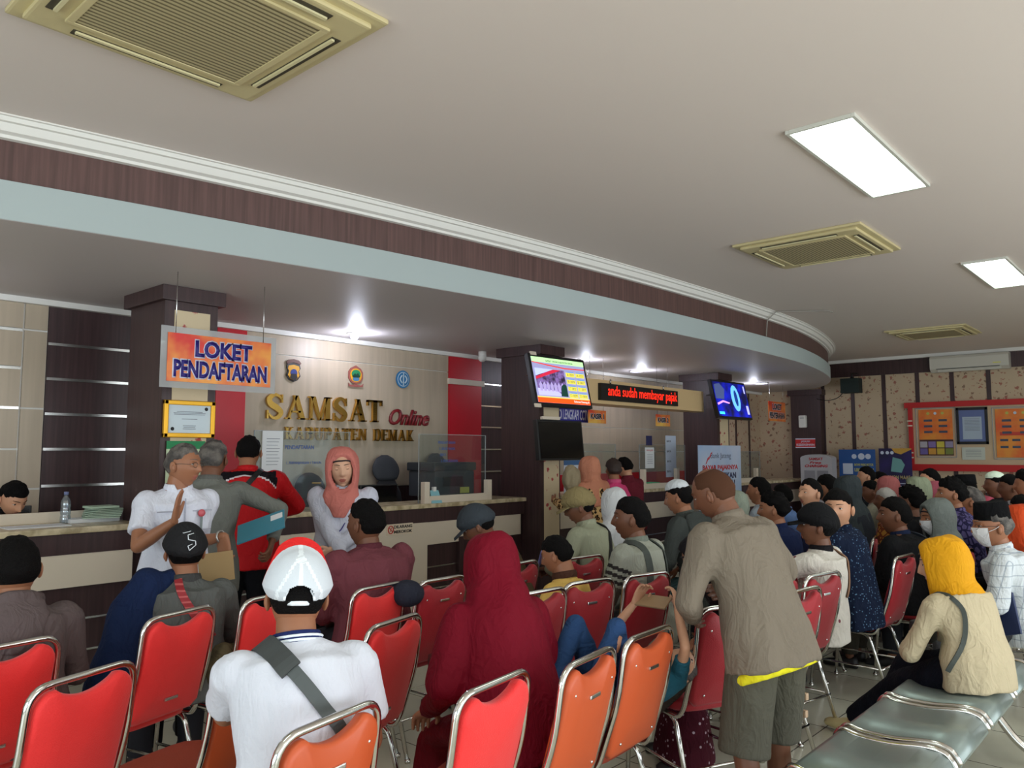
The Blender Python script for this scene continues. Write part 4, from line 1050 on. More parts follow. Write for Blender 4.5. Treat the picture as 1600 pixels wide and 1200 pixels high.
def cassette(label, cx, cy, s=1.04, rz=0):
    t = thing('cassette_air_conditioner', label, 'air conditioner', (cx, cy, ZC), rz)
    h = s / 2; bm = NB()
    bot = .045
    # closed bevelled panel; shade inside the four slots is painted on as dark strips
    bx(bm, -h, h, -h, h, -bot * .5, 0, .012); bx(bm, -h + .05, h - .05, -h + .05, h - .05, -bot, -bot * .45, .012)
    obj('panel', bm, M_acbeige, t)
    bm = NB(); g = .32 * s; bx(bm, -g, g, -g, g, -bot - .008, -bot - .001, .003); obj('intake_grille', bm, M_acgrille, t)
    bm = NB()
    for (a, b, c, d) in ((-g - .03, g + .03, g, g + .022), (-g - .03, g + .03, -g - .022, -g), (-g - .03, -g, -g, g), (g, g + .03, -g, g)): bx(bm, a, b, c, d, -bot - .012, -bot, .003)
    obj('grille_frame', bm, M_acbeige, t)
    for k in range(4):
        Mr = Matrix.Rotation(k * math.pi / 2, 4, 'Z')
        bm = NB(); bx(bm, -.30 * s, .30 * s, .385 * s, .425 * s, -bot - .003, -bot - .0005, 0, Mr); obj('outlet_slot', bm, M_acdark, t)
        bm = NB(); bx(bm, -.29 * s, .29 * s, .388 * s, .402 * s, -bot - .012, -bot - .003, 0, Mr); obj('vane', bm, mat('vane_cream', (222, 212, 168), .45), t)
cassette('large beige ceiling cassette unit nearest the viewer, top left of the view', 1.45, 3.02, 1.10)
cassette('beige ceiling cassette unit between the two bright ceiling lights', 6.84, 2.50, 1.08)
cassette('farthest beige ceiling cassette unit by the far wall', 12.93, 3.04, 1.08)

def downlight(label, x, y, s=.055, e=30, real=0):
    t = thing('downlight', label, 'downlight', (x, y, ZS - .003), 0, None)
    bm = NB(); tube(bm, [(0, 0, 0), (0, 0, -.012)], s * 1.25, 20); obj('trim_ring', bm, M_white, t)
    bm = NB()
    if real: ball(bm, (0, 0, -.035), (s * .6, s * .6, .035), seg=14)
    else: tube(bm, [(0, 0, -.012), (0, 0, -.016)], s, 20)
    obj('bulb', bm, mat('bulb_glow%d' % e, (214, 220, 255), .4, emit=e), t)
downlight('bright bare bulb shining on the soffit above the brass letters', 5.02, 6.70, .07, 55, 1)
downlight('round recessed downlight above the cashier signs', 10.3, 6.6, .09, 8)
downlight('round recessed downlight just behind the blue-picture television', 13.6, 6.05, .10, 8)
downlight('glowing downlight behind the queue screen television', 8.6, 6.5, .07, 20)
for nm, loc, e_ in (('bulb_light', (5.02, 6.66, 2.74), 55), ('bulb_light_b', (8.6, 6.3, 2.7), 30), ('bulb_light_c', (10.3, 6.5, 2.7), 35), ('bulb_light_d', (13.6, 6.2, 2.7), 35), ('bulb_light_e', (1.0, 6.5, 2.7), 25)):
    ld = bpy.data.lights.new(nm, 'POINT'); ld.energy = e_; ld.color = (.80, .84, 1.0); ld.shadow_soft_size = .06; ld.energy *= .24
    lo = bpy.data.objects.new(nm, ld); lo.location = loc; COL.objects.link(lo)
# ------------------------------------------------------------------ banquet chairs
M_scar = mat('scarlet_fabric', (236, 38, 38), .62, bump=.25, bscale=220, sheen=.2, var=.05)
M_crim = mat('crimson_fabric', (158, 10, 28), .55, bump=.2, bscale=220, sheen=.15, var=.05)
M_rust = mat('rust_vinyl', (196, 84, 42), .45, var=.04)
M_rustseat = mat('rust_fabric', (140, 52, 28), .7, bump=.2, bscale=200)
def back_outline(w0, w1, z0, z1, dip=.038, n=14):
    """closed outline (x,z): rounded top corners, a dipped top edge, tapered sides"""
    pts = []
    pts += [(-w0 + .03, z0), (w0 - .03, z0), (w0, z0 + .03)]
    c = .062
    for k in range(6):
        a = k / 5 * math.pi / 2; pts.append((w1 - c + c * math.cos(a), z1 - c + c * math.sin(a)))
    for k in range(1, n):
        u = k / n; x = (w1 - c) * (1 - 2 * u); pts.append((x, z1 - dip * math.sin(math.pi * u) ** .75))
    for k in range(6):
        a = math.pi / 2 + k / 5 * math.pi / 2; pts.append((-w1 + c + c * math.cos(a), z1 - c + c * math.sin(a)))
    pts.append((-w0, z0 + .03)); return pts
def back_y(z): return -.005 - .115 * max(0, (z - .46)) / .46 - .025 * math.sin(math.pi * min(1, max(0, (z - .45) / .47)))
def make_chair(label, fab, seatfab, rearfab, group, tagz=None):
    t = thing('banquet_chair', label, 'chair', (0, 0, 0), 0, group)
    # seat: domed cushion with rounded corners
    bm = NB(); rings = []
    for z, k in ((.435, .90), (.44, .97), (.455, 1.0), (.475, 1.0), (.495, .96), (.505, .80), (.510, .4), (.511, .05)):
        ring = []
        for i in range(28):
            a = 2 * math.pi * i / 28; ca, sa = math.cos(a), math.sin(a)
            e = 5; r = (abs(ca) ** e + abs(sa) ** e) ** (-1 / e)
            ring.append(Vector((.205 * k * r * ca, .225 + .215 * k * r * sa, z)))
        rings.append(ring)
    skin_rings(bm, rings); obj('seat', bm, seatfab, t)
    # backrest cushion: outline puffed to both sides
    out = back_outline(.176, .172, .475, .908)
    bm = NB(); cx, cz = 0, .68
    layers = [(.93, -.022), (.985, -.016), (1.0, -.006), (1.0, .006), (.985, .016), (.93, .022)]
    rings = [[Vector((x * s, y + back_y(z), cz + (z - cz) * s)) for x, z in out] for s, y in layers]
    V = skin_rings(bm, rings, cap=False)
    for L_, yy in ((V[0], -.026), (V[-1], .028)):
        inner = [bm.verts.new((v.co.x * .5, back_y(cz + (v.co.z - cz) * .5) + yy, cz + (v.co.z - cz) * .5)) for v in L_]
        m_ = len(L_)
        for i in range(m_):
            j = (i + 1) % m_; f = bm.faces.new((L_[i], L_[j], inner[j], inner[i])); f.smooth = True
        f = bm.faces.new(inner); f.smooth = True
        if yy < 0:
            for q in list(inner[0].link_faces) : pass
    bmesh.ops.recalc_face_normals(bm, faces=bm.faces)
    for f in bm.faces:
        if f.calc_center_median().y - back_y(f.calc_center_median().z) < -.017: f.material_index = 1
    obj('backrest', bm, [fab, rearfab], t)
    # chrome back frame running round the back and under the seat
    pts = [(-.205, .30, .425), (-.205, .02, .425), (-.197, -.01, .47), (-.192, back_y(.7), .70), (-.187, back_y(.92), .925), (.187, back_y(.92), .925), (.192, back_y(.7), .70), (.197, -.01, .47), (.205, .02, .425), (.205, .30, .425)]
    bm = NB(); tube(bm, fillet(pts, .07, 6), .0115, 8); obj('back_frame', bm, M_chrome, t)
    for sx in (-1, 1):
        bm = NB(); tube(bm, fillet([(sx * .19, .20, .415), (sx * .195, .425, .415), (sx * .20, .46, .0)], .06, 5), .0115, 8); tube(bm, [(sx * .20, .46, 0), (sx * .20, .4605, .02)], .015, 8); obj('leg', bm, M_chrome, t)
        bm = NB(); tube(bm, fillet([(sx * .19, .25, .418), (sx * .195, .06, .418), (sx * .20, -.07, .0)], .05, 5), .0115, 8); tube(bm, [(sx * .20, -.07, 0), (sx * .20, -.0705, .02)], .015, 8); obj('leg', bm, M_chrome, t)
    bm = NB(); tube(bm, [(-.20, .445, .20), (-.20, -.02, .20)], .007, 6); obj('stretcher', bm, M_chrome, t)
    bm = NB(); tube(bm, [(.20, .445, .20), (.20, -.02, .20)], .007, 6); obj('stretcher', bm, M_chrome, t)
    bm = NB(); tube(bm, [(-.20, -.02, .20), (.20, -.02, .20)], .007, 6); obj('stretcher', bm, M_chrome, t)
    z = tagz or .56
    bm = NB(); bx(bm, -.035, .035, back_y(z) - .032, back_y(z) - .020, z - .007, z + .007, .004); obj('label_plate', bm, M_steel if tagz is None else M_steel, t)
    if tagz:
        for sx, sz in ((-.13, .83), (.13, .83), (-.12, .53), (.12, .53)):
            bm = NB(); ball(bm, (sx, back_y(sz) - .021, sz), (.006, .005, .006), seg=8); obj('screw', bm, M_steel, t)
    return t
G1 = 'scarlet fabric banquet chairs'; G2 = 'crimson banquet chairs'; G3 = 'rust-backed banquet chairs'
scar = make_chair('bright scarlet chair', M_scar, M_scar, M_scar, G1)
crim = make_chair('crimson chair', M_crim, M_crim, M_crim, G2, .815)
rust = make_chair('rust chair', M_rust, M_rustseat, M_rust, G3, .80)
used = set()
CH = 0.0
def chair(proto, x, y, face, label):
    """x,y: middle of the seat back at the top rail; face: direction the sitter looks, degrees"""
    a = R(face - 90); off = Vector((0, -.12, 0)); off.rotate(Matrix.Rotation(a, 3, 'Z'))
    loc = (x - off.x, y - off.y, 0)
    if proto.name in used: return dup(proto, loc, a, label)
    used.add(proto.name); proto.location = loc; proto.rotation_euler = (0, 0, a); proto['label'] = label
    return proto
for pr, x, y, f, lb in (
    (scar, .95, 3.28, 100, 'bright scarlet chair at the left edge behind the man in the dark hooded top'),
    (scar, 1.0, 2.68, 109, 'bright scarlet empty chair in the bottom left corner, nearest the viewer'),
    (scar, 1.64, 3.38, 106, 'bright scarlet chair of the man in the black cap and grey shirt'),
    (scar, 2.12, 3.44, 102, 'bright scarlet chair just left of the white and red cap'),
    (scar, 2.63, 3.26, 96, 'scarlet chair behind the man in the maroon shirt'),
    (scar, 2.15, 2.56, 104, 'empty scarlet chair to the right of the man in the white polo'),
    (scar, 1.79, 1.66, 98, 'scarlet empty chair at the bottom centre, before the burgundy headscarf'),
    (crim, 3.01, 3.19, 92, 'crimson chair by the counter with a dark cap hung on its corner'),
    (crim, 3.07, 2.54, 86, 'crimson chair just right of the burgundy headscarf'),
    (crim, 3.76, 3.27, 96, 'crimson chair half hidden behind the burgundy headscarf, nearer the counter'),
    (crim, 3.48, 2.54, 80, 'crimson chair behind the boy in the yellow shirt'),
    (crim, 4.26, 3.15, 84, 'crimson chair of the man in the tan cap'),
    (crim, 3.90, 2.44, 80, 'crimson chair of the man with striped sleeves'),
    (rust, 2.22, 1.62, 98, 'rust-backed chair left of the girl, beside the burgundy dress'),
    (rust, 2.66, 1.66, 93, 'rust-backed chair the lying girl holds her phone above'),
    (rust, 1.27, 1.76, 101, 'rust-backed chair of the man in the white and red cap, front row'),
    (crim, 3.36, 1.66, 66, 'crimson chair tilted away just left of the standing man in shorts'),
    (crim, 3.98, 1.58, 84, 'crimson empty chair beside the standing man, nearest the benches'),
    (crim, 4.25, 1.80, 88, 'crimson chair between the standing man and the black-capped man'),
    (crim, 4.58, 1.70, 80, 'crimson chair of the man in the black cap and white shirt'),
    (crim, 5.72, 1.58, 86, 'crimson chair seen from the side left of the yellow headscarf'),
    (crim, 7.58, 2.46, 86, 'crimson chair behind the man in the dark hooded jacket'),
    (scar, 7.45, 1.72, 88, 'scarlet chair in the row left of the masked man'),
    (crim, 7.95, 1.72, 88, 'crimson chair second in the row left of the masked man'),
    (crim, 8.45, 1.70, 88, 'crimson chair third in the row left of the masked man'),
    (scar, 8.90, 1.68, 88, 'scarlet chair farthest in the row left of the masked man'),
    ): chair(pr, x, y, f, lb)
chair(rust, 1.50, 2.50, 104, 'rust chair with its brown seat showing left of the elbow of the man in white')

# ------------------------------------------------------------------ grey metal beam seating
M_seat = mat('seat_grey_metal', (128, 140, 136), .32, metal=.35, var=.03)
def bench(label, x0, nseat, y0=.83, y1=1.27, pitch=.585, zt=.45, legs=(0, 1)):
    t = thing('beam_seating', label, 'bench', (x0, y0, 0))
    D_ = y1 - y0
    prof = [(-.02, -.055), (.0, -.02), (.03, .0), (.10, .004), (.22, -.012), (.34, -.012), (.40, .0), (.42, -.006), (.435, -.03), (.44, -.07)]
    for k in range(nseat):
        a = k * pitch
        bm = NB(); rr = []
        for x in (a + .03, a + pitch - .05):
            rr.append(x)
        top = [[bm.verts.new((x, y, zt + z)) for y, z in prof] for x in (a + .03, a + .03 + (pitch - .08) * .5, a + pitch - .05)]
        bot = [[bm.verts.new((x, y, zt + z - .012)) for y, z in prof] for x in (a + .03, a + .03 + (pitch - .08) * .5, a + pitch - .05)]
        for q in range(2):
            for j in range(len(prof) - 1):
                f = bm.faces.new((top[q][j], top[q + 1][j], top[q + 1][j + 1], top[q][j + 1])); f.smooth = True
                f = bm.faces.new((bot[q][j], bot[q][j + 1], bot[q + 1][j + 1], bot[q + 1][j])); f.smooth = True
            for j in (0, len(prof) - 1): bm.faces.new((top[q][j], top[q + 1][j], bot[q + 1][j], bot[q][j]))
        for q in (0, 2):
            for j in range(len(prof) - 1): bm.faces.new((top[q][j], top[q][j + 1], bot[q][j + 1], bot[q][j]))
        s = obj('seat_pan', bm, M_seat, t)
        for x in (a + .022, a + pitch - .042):
            bm = NB(); rings = []
            pp = [Vector((x, y, zt + z + .0)) for y, z in prof]; tube(bm, smooth_path(pp, 3), .013, 8); obj('chrome_edge', bm, M_chrome, s)
        bm = NB(); bx(bm, a + .08, a + pitch - .10, .2, .29, zt - .035, zt - .024); obj('seat_bracket', bm, M_black, t)
    w = nseat * pitch
    bm = NB(); bx(bm, .0, w, .21, .28, zt - .10, zt - .035, .008); obj('beam', bm, M_black, t)
    for k in legs:
        x = w * (.12 + .76 * k)
        bm = NB(); pts = [(x, -.10, .03), (x, .02, .10), (x, .20, zt - .11), (x, .29, zt - .11), (x, .45, .10), (x, .56, .03)]
        tube(bm, fillet(pts, .06), [.022] * len(fillet(pts, .06)), 8)
        obj('leg', bm, M_chrome, t)
        for y in (-.10, .56):
            bm = NB(); tube(bm, [(x, y, 0), (x, y, .012), (x, y, .03)], [.035, .03, .014], 12); obj('foot_pad', bm, M_chrome, t)
    return t
bench('row of grey metal seats with chrome edges in the bottom right corner', 2.36, 5)
bench('second row of grey metal seats under the masked man', 5.60, 2, .86, 1.30)
# litter on the floor
t = tag(obj('paper_scrap', (lambda b: (bx(b, -.05, .05, -.03, .03, 0, .012, .003), b)[1])(NB()), M_paper), 'small crumpled white scrap on the floor beside the shorts', 'litter'); t.location = (3.75, 1.95, 0)
# ------------------------------------------------------------------ people
def skinmat(n, c): return mat('skin_' + n, c, .48, var=.05, vscale=12, spec=.4)
SK = {'m': skinmat('mid', (150, 100, 72)), 'd': skinmat('dark', (112, 72, 52)), 'l': skinmat('light', (192, 142, 112)), 'f': skinmat('fair', (206, 160, 132))}
M_lip = mat('lip', (158, 92, 80), .45); M_eye = mat('eye_white', (214, 208, 200), .3); M_iris = mat('iris_dark', (20, 14, 12), .2)
M_hairblk = mat('hair_black', (13, 11, 11), .8, bump=.8, bscale=150, spec=.12); M_hairgry = mat('hair_grey', (104, 98, 92), .7, bump=.6, bscale=120, pattern=make_cloudy((60, 56, 54), 20))
M_hairwht = mat('hair_white', (170, 166, 160), .7, bump=.6, bscale=120)
M_hairbrn = mat('hair_brown', (52, 38, 32), .6, bump=.6, bscale=100)

def hp(d, t=0.0, feat=True):
    """point of the head surface in direction d (head space: y forward, z up)"""
    x, y, z = d
    X, Y, Z = .075 * x, .097 * y, .118 * z
    if z < 0:
        k = -z
        X *= 1 - .30 * k ** 1.5
        Y *= (1 - .10 * k) if y > 0 else (1 - .42 * k)
    if y > 0: X *= 1 - .06 * y
    else: Z *= 1 - .03 * y * y
    if feat and y > 0.1:
        ramp = 0.0
        if -.022 <= Z <= .030: ramp = (.030 - Z) / .052
        elif -.038 < Z < -.022: ramp = (Z + .038) / .016
        w = .0085 + .0075 * max(0, min(1, ramp))
        Y += .023 * ramp ** 1.15 * math.exp(-(X / w) ** 2)
        Y -= .0105 * math.exp(-((abs(X) - .031) / .017) ** 2 - ((Z - .017) / .012) ** 2)
        Y += .004 * math.exp(-((abs(X) - .028) / .024) ** 2 - ((Z - .040) / .009) ** 2)
        Y += .004 * math.exp(-((abs(X) - .042) / .016) ** 2 - ((Z + .018) / .018) ** 2)
        m_ = math.exp(-(X / .021) ** 2)
        Y += .0065 * m_ * (math.exp(-((Z + .053) / .0055) ** 2) + 1.05 * math.exp(-((Z + .067) / .006) ** 2))
        Y -= .003 * m_ * math.exp(-((Z + .060) / .0025) ** 2)
        Y += .007 * math.exp(-(X / .022) ** 2 - ((Z + .098) / .013) ** 2)
        Y -= .004 * math.exp(-(X / .03) ** 2 - ((Z + .082) / .006) ** 2)
    p = Vector((X, Y, Z))
    if t: p += Vector((x, y, z)).normalized() * t
    return p
def az_map(u): return math.pi * (.45 * u + .55 * u ** 3)
def head_grid(na, ne):
    for j in range(ne + 1):
        el = -math.pi / 2 + math.pi * j / ne
        yield [(math.sin(az_map(2 * i / na - 1)) * math.cos(el), math.cos(az_map(2 * i / na - 1)) * math.cos(el), math.sin(el)) for i in range(na)]
def head_geo(bm, M, lod, skin=0, lip=1, eye=2, iris=3, brow=4, eyes='open'):
    na, ne = (72, 56) if lod == 0 else ((48, 36) if lod == 1 else (32, 24))
    rows = list(head_grid(na, ne)); V = []
    for j, row in enumerate(rows):
        if j in (0, ne): V.append([bm.verts.new(M @ hp(row[0]))] * na)
        else: V.append([bm.verts.new(M @ hp(d)) for d in row])
    for j in range(ne):
        for i in range(na):
            k = (i + 1) % na; q = [V[j][i], V[j][k], V[j + 1][k], V[j + 1][i]]; q2 = []
            for v in q:
                if v not in q2: q2.append(v)
            if len(q2) < 3: continue
            f = bm.faces.new(q2); f.smooth = True
            c = hp(rows[j][i]); f.material_index = skin
            if c.y > .07 and abs(c.x) < .021 - abs(c.z + .060) * .9 and -.073 < c.z < -.049: f.material_index = lip
    for s in (-1, 1):      # ears stand clear of the hair
        Me = Matrix.Rotation(s * .35, 4, 'Z') @ Matrix.Rotation(.15, 4, 'X')
        b2 = NB(); ball(b2, (0, 0, 0), (.0075, .017, .030), Me, 12 if lod else 16)
        ball(b2, (s * .004, .006, -.004), (.007, .010, .018), Me, 10)
        for v in b2.verts: v.co = M @ (v.co + Vector((s * .084, -.006, -.004)))
        me = bpy.data.meshes.new('e'); b2.to_mesh(me); b2.free(); bm.from_mesh(me); bpy.data.meshes.remove(me)
    if lod < 2:
        for s in (-1, 1):
            b2 = NB()
            c = Vector((s * .031, .0695, .0165))
            if eyes == 'open':
                ball(b2, c, .0122, None, 14, eye); ball(b2, c + Vector((s * .0005, .0085, -.0005)), .0058, None, 10, iris)
                ball(b2, c + Vector((0, -.0012, .0052)), (.0155, .0128, .0108), None, 14, skin); ball(b2, c + Vector((0, -.0012, -.0085)), (.015, .0122, .0095), None, 14, skin)
                tube(b2, [c + Vector((q * .0125, .0135 - .012 * q * q, -.0005 + .0035 * (1 - q * q))) for q in (-1, -.5, 0, .5, 1)], .0011, 5, mi=iris)
            else:
                ball(b2, c + Vector((0, .0005, .0)), (.0155, .0125, .0125), None, 14, skin)
                tube(b2, [c + Vector((q * .0125, .0138 - .010 * q * q, -.0035 - .002 * (1 - q * q))) for q in (-1, -.5, 0, .5, 1)], .0013, 5, mi=iris)
            tube(b2, [Vector((s * (.012 + .012 * q), .094 - .0022 * q * q - .0015 * q, .0385 + .0035 * math.sin(q * .9))) for q in (0, 1, 2, 3)], [.0016, .0022, .0018, .0009], 6, mi=brow)
            for v in b2.verts: v.co = M @ v.co
            me = bpy.data.meshes.new('e'); b2.to_mesh(me); b2.free(); bm.from_mesh(me); bpy.data.meshes.remove(me)
def shell(name, M, mask, thick, m, parent, lod, nz=.0, base=.002, seed=0, freq=40, grid=None):
    """a skin of hair or cloth over the part of the head where mask(dir)>0"""
    na, ne = (72, 56) if lod == 0 else ((48, 36) if lod == 1 else (32, 24))
    if grid: na, ne = grid
    rows = list(head_grid(na, ne)); bm = NB(); cache = {}
    def vert(j, i):
        key = (j, i if 0 < j < ne else 0)
        if key not in cache:
            d = Vector(rows[j][i]); w = mask(d); w = max(0, min(1, w))
            nn = noise.noise(d * freq * .12 + Vector((seed, 0, 0))) * nz if nz else 0
            cache[key] = bm.verts.new(M @ hp(d, base + (thick + nn) * w ** .9 - (.006 if w <= 0 else 0), False))
        return cache[key]
    for j in range(ne):
        for i in range(na):
            k = (i + 1) % na
            ds = [Vector(rows[a][b]) for a, b in ((j, i), (j, k), (j + 1, k), (j + 1, i))]
            if max(mask(d) for d in ds) <= 0: continue
            q = []
            for a, b in ((j, i), (j, k), (j + 1, k), (j + 1, i)):
                v = vert(a, b)
                if v not in q: q.append(v)
            if len(q) > 2:
                f = bm.faces.new(q); f.smooth = True
    return obj(name, bm, m, parent)
def hair_mask(kind):
    def f(d):
        x, y, z = d
        fr = max(0, y)
        line = -.42 + .95 * max(0, min(1, (y + .25) / .75)) if y > -.6 else -.42
        line = -.45 + (.52 + .45) * (1 / (1 + math.exp(-(y - .18) * 9)))
        if kind != 'long': line += .62 * math.exp(-((y + .05) / .24) ** 2) * max(0, min(1, (abs(x) - .55) / .25)) * (1 if z < .35 else 0)
        if kind != 'long' and y < 0: line += .10
        if kind == 'receding': line += .22 * max(0, y) * (1 if abs(x) > .2 else .3)
        if kind == 'long': line = line - .3 * (1 if y < .2 else 0)
        w = (z - line) * 3.2
        if kind == 'bald': return min(w, (.90 - z) * 3.0, (.45 - y) * 4)
        return w
    return f

# --- blobs: union of simple volumes melted into one continuous surface
class Blob:
    def __init__(s): s.bm = NB()
    def limb(s, pts, rad, n=14, ends=True):
        pts = [Vector(p) for p in pts]
        if len(pts) == 2: pts = [pts[0], (pts[0] + pts[1]) / 2, pts[1]]; rad = [rad[0], (rad[0] + rad[1]) / 2, rad[1]]
        tube(s.bm, pts, list(rad), n)
        if ends:
            for p, r in zip(pts, rad): ball(s.bm, p, r, seg=12)
    def ball(s, c, r, M=None): ball(s.bm, c, r, M, 16)
    def loft(s, rings, n=22): loft(s.bm, rings, n)
    def mesh(s, voxel, smooth=2):
        bmesh.ops.recalc_face_normals(s.bm, faces=s.bm.faces)
        me = bpy.data.meshes.new('b'); s.bm.to_mesh(me); s.bm.free()
        o = bpy.data.objects.new('b', me); COL.objects.link(o)
        md = o.modifiers.new('r', 'REMESH'); md.mode = 'VOXEL'; md.voxel_size = voxel; md.use_smooth_shade = True
        if smooth: sm = o.modifiers.new('s', 'SMOOTH'); sm.iterations = smooth; sm.factor = .5
        dg = bpy.context.evaluated_depsgraph_get(); 
        res = bpy.data.meshes.new_from_object(o.evaluated_get(dg))
        bpy.data.objects.remove(o); bpy.data.meshes.remove(me)
        return res
def set_co(me, fn):
    n = len(me.vertices); a = np.empty(n * 3, dtype=np.float32); me.vertices.foreach_get('co', a)
    nr = np.empty(n * 3, dtype=np.float32); me.vertices.foreach_get('normal', nr)
    a = a.reshape(-1, 3); nr = nr.reshape(-1, 3)
    a = fn(a, nr); me.vertices.foreach_set('co', a.astype(np.float32).ravel()); me.update()
def folds(me, amp, freq, seed, stretch=(1, 1, .35)):
    """cloth creases: stretched ridged noise along the normals"""
    def fn(a, nr):
        S = Vector((seed * 3.1, seed * 1.7, seed))
        d = np.empty(len(a))
        for i, p in enumerate(a):
            q = Vector((p[0] * stretch[0], p[1] * stretch[1], p[2] * stretch[2])) * freq + S
            v = noise.noise(q); w = noise.noise(q * 2.1)
            d[i] = (1 - abs(v) * 2.2) * .65 + w * .5
        return a + nr * (d[:, None] - .35) * amp
    set_co(me, fn)
def face_slots(me, fn):
    """material slot by face centre (local space)"""
    n = len(me.polygons); c = np.empty(n * 3, dtype=np.float32); me.polygons.foreach_get('center', c); c = c.reshape(-1, 3)
    me.polygons.foreach_set('material_index', np.asarray(fn(c), dtype=np.int32)); me.update()

HANDS = {}
def hand_mesh(pose, lod):
    key = (pose, lod)
    if key in HANDS: return HANDS[key]
    b = Blob()
    b.loft([((0, -.01, 0), (.024, 0, 0), (0, 0, .018)), ((0, .02, 0), (.032, 0, 0), (0, 0, .016)), ((.0, .06, 0), (.040, 0, 0), (0, 0, .0135)), ((0, .088, -.002), (.040, 0, 0), (0, 0, .012))], 20)
    curl = {'flat': 4, 'relax': 24, 'grip': 52, 'hold': 38}[pose]
    for i, (x, L_) in enumerate(((-.031, .060), (-.011, .074), (.010, .080), (.030, .070))):
        p = Vector((x, .084, -.001)); a = R(curl * .5 + (0 if pose != 'relax' else (3 - i) * 3)); sp = x * (1.6 if pose == 'flat' else .6); pts = [p]; r = [.0092]
        for k, f in enumerate((.46, .30, .24)):
            d = Vector((sp * (1 - .2 * k), math.cos(a), -math.sin(a))).normalized(); p = p + d * L_ * f; pts.append(p); r.append((.0086, .0080, .0068)[k]); a += R(curl * 1.0)
        b.limb(pts, r, 10)
    th = {'flat': [(.030, .022, -.004), (.056, .045, -.008), (.070, .070, -.010), (.076, .092, -.012)], 'relax': [(.028, .022, -.006), (.050, .046, -.018), (.056, .072, -.026), (.054, .092, -.032)],
          'grip': [(.026, .022, -.008), (.046, .044, -.026), (.040, .064, -.042), (.026, .078, -.048)], 'hold': [(.028, .022, -.006), (.048, .046, -.024), (.046, .072, -.036), (.038, .092, -.040)]}[pose]
    b.limb(th, [.0145, .0115, .0098, .0080], 10)
    HANDS[key] = b.mesh((.0042, .0055, .0075)[lod], 2); return HANDS[key]
def put_hand(bm, pose, lod, wrist, fwd, palm, left, s=1.0, mi=0):
    me = hand_mesh(pose, lod); fwd = fwd.normalized()
    up = -(palm - fwd * palm.dot(fwd)); up = up.normalized() if up.length > 1e-4 else Vector((0, 0, 1)); sx = fwd.cross(up).normalized()
    # canonical hand: thumb on +x, palm -z ; for a right hand palm down the thumb points to -x
    M = Matrix((( *(sx * (1 if left else -1) * s),), (*(fwd * s),), (*(up * s),))).transposed().to_4x4(); M.translation = wrist
    b2 = NB(); b2.from_mesh(me)
    for v in b2.verts: v.co = M @ v.co
    for f in b2.faces: f.material_index = mi; f.smooth = True
    if not left: bmesh.ops.reverse_faces(b2, faces=b2.faces)
    m2 = bpy.data.meshes.new('h'); b2.to_mesh(m2); b2.free(); bm.from_mesh(m2); bpy.data.meshes.remove(m2)

def ik(a, c, l1, l2, pole):
    d = c - a; L_ = d.length; mx = (l1 + l2) * .999
    if L_ > mx: c = a + d * (mx / L_); d = c - a; L_ = mx
    u = d.normalized(); x = (l1 * l1 - l2 * l2 + L_ * L_) / (2 * L_); h = math.sqrt(max(0, l1 * l1 - x * x))
    p = pole - u * pole.dot(u); p = p.normalized() if p.length > 1e-5 else Vector((0, 0, 1))
    return a + u * x + p * h, c
def rz(v, a): return Matrix.Rotation(a, 3, 'Z') @ Vector(v)

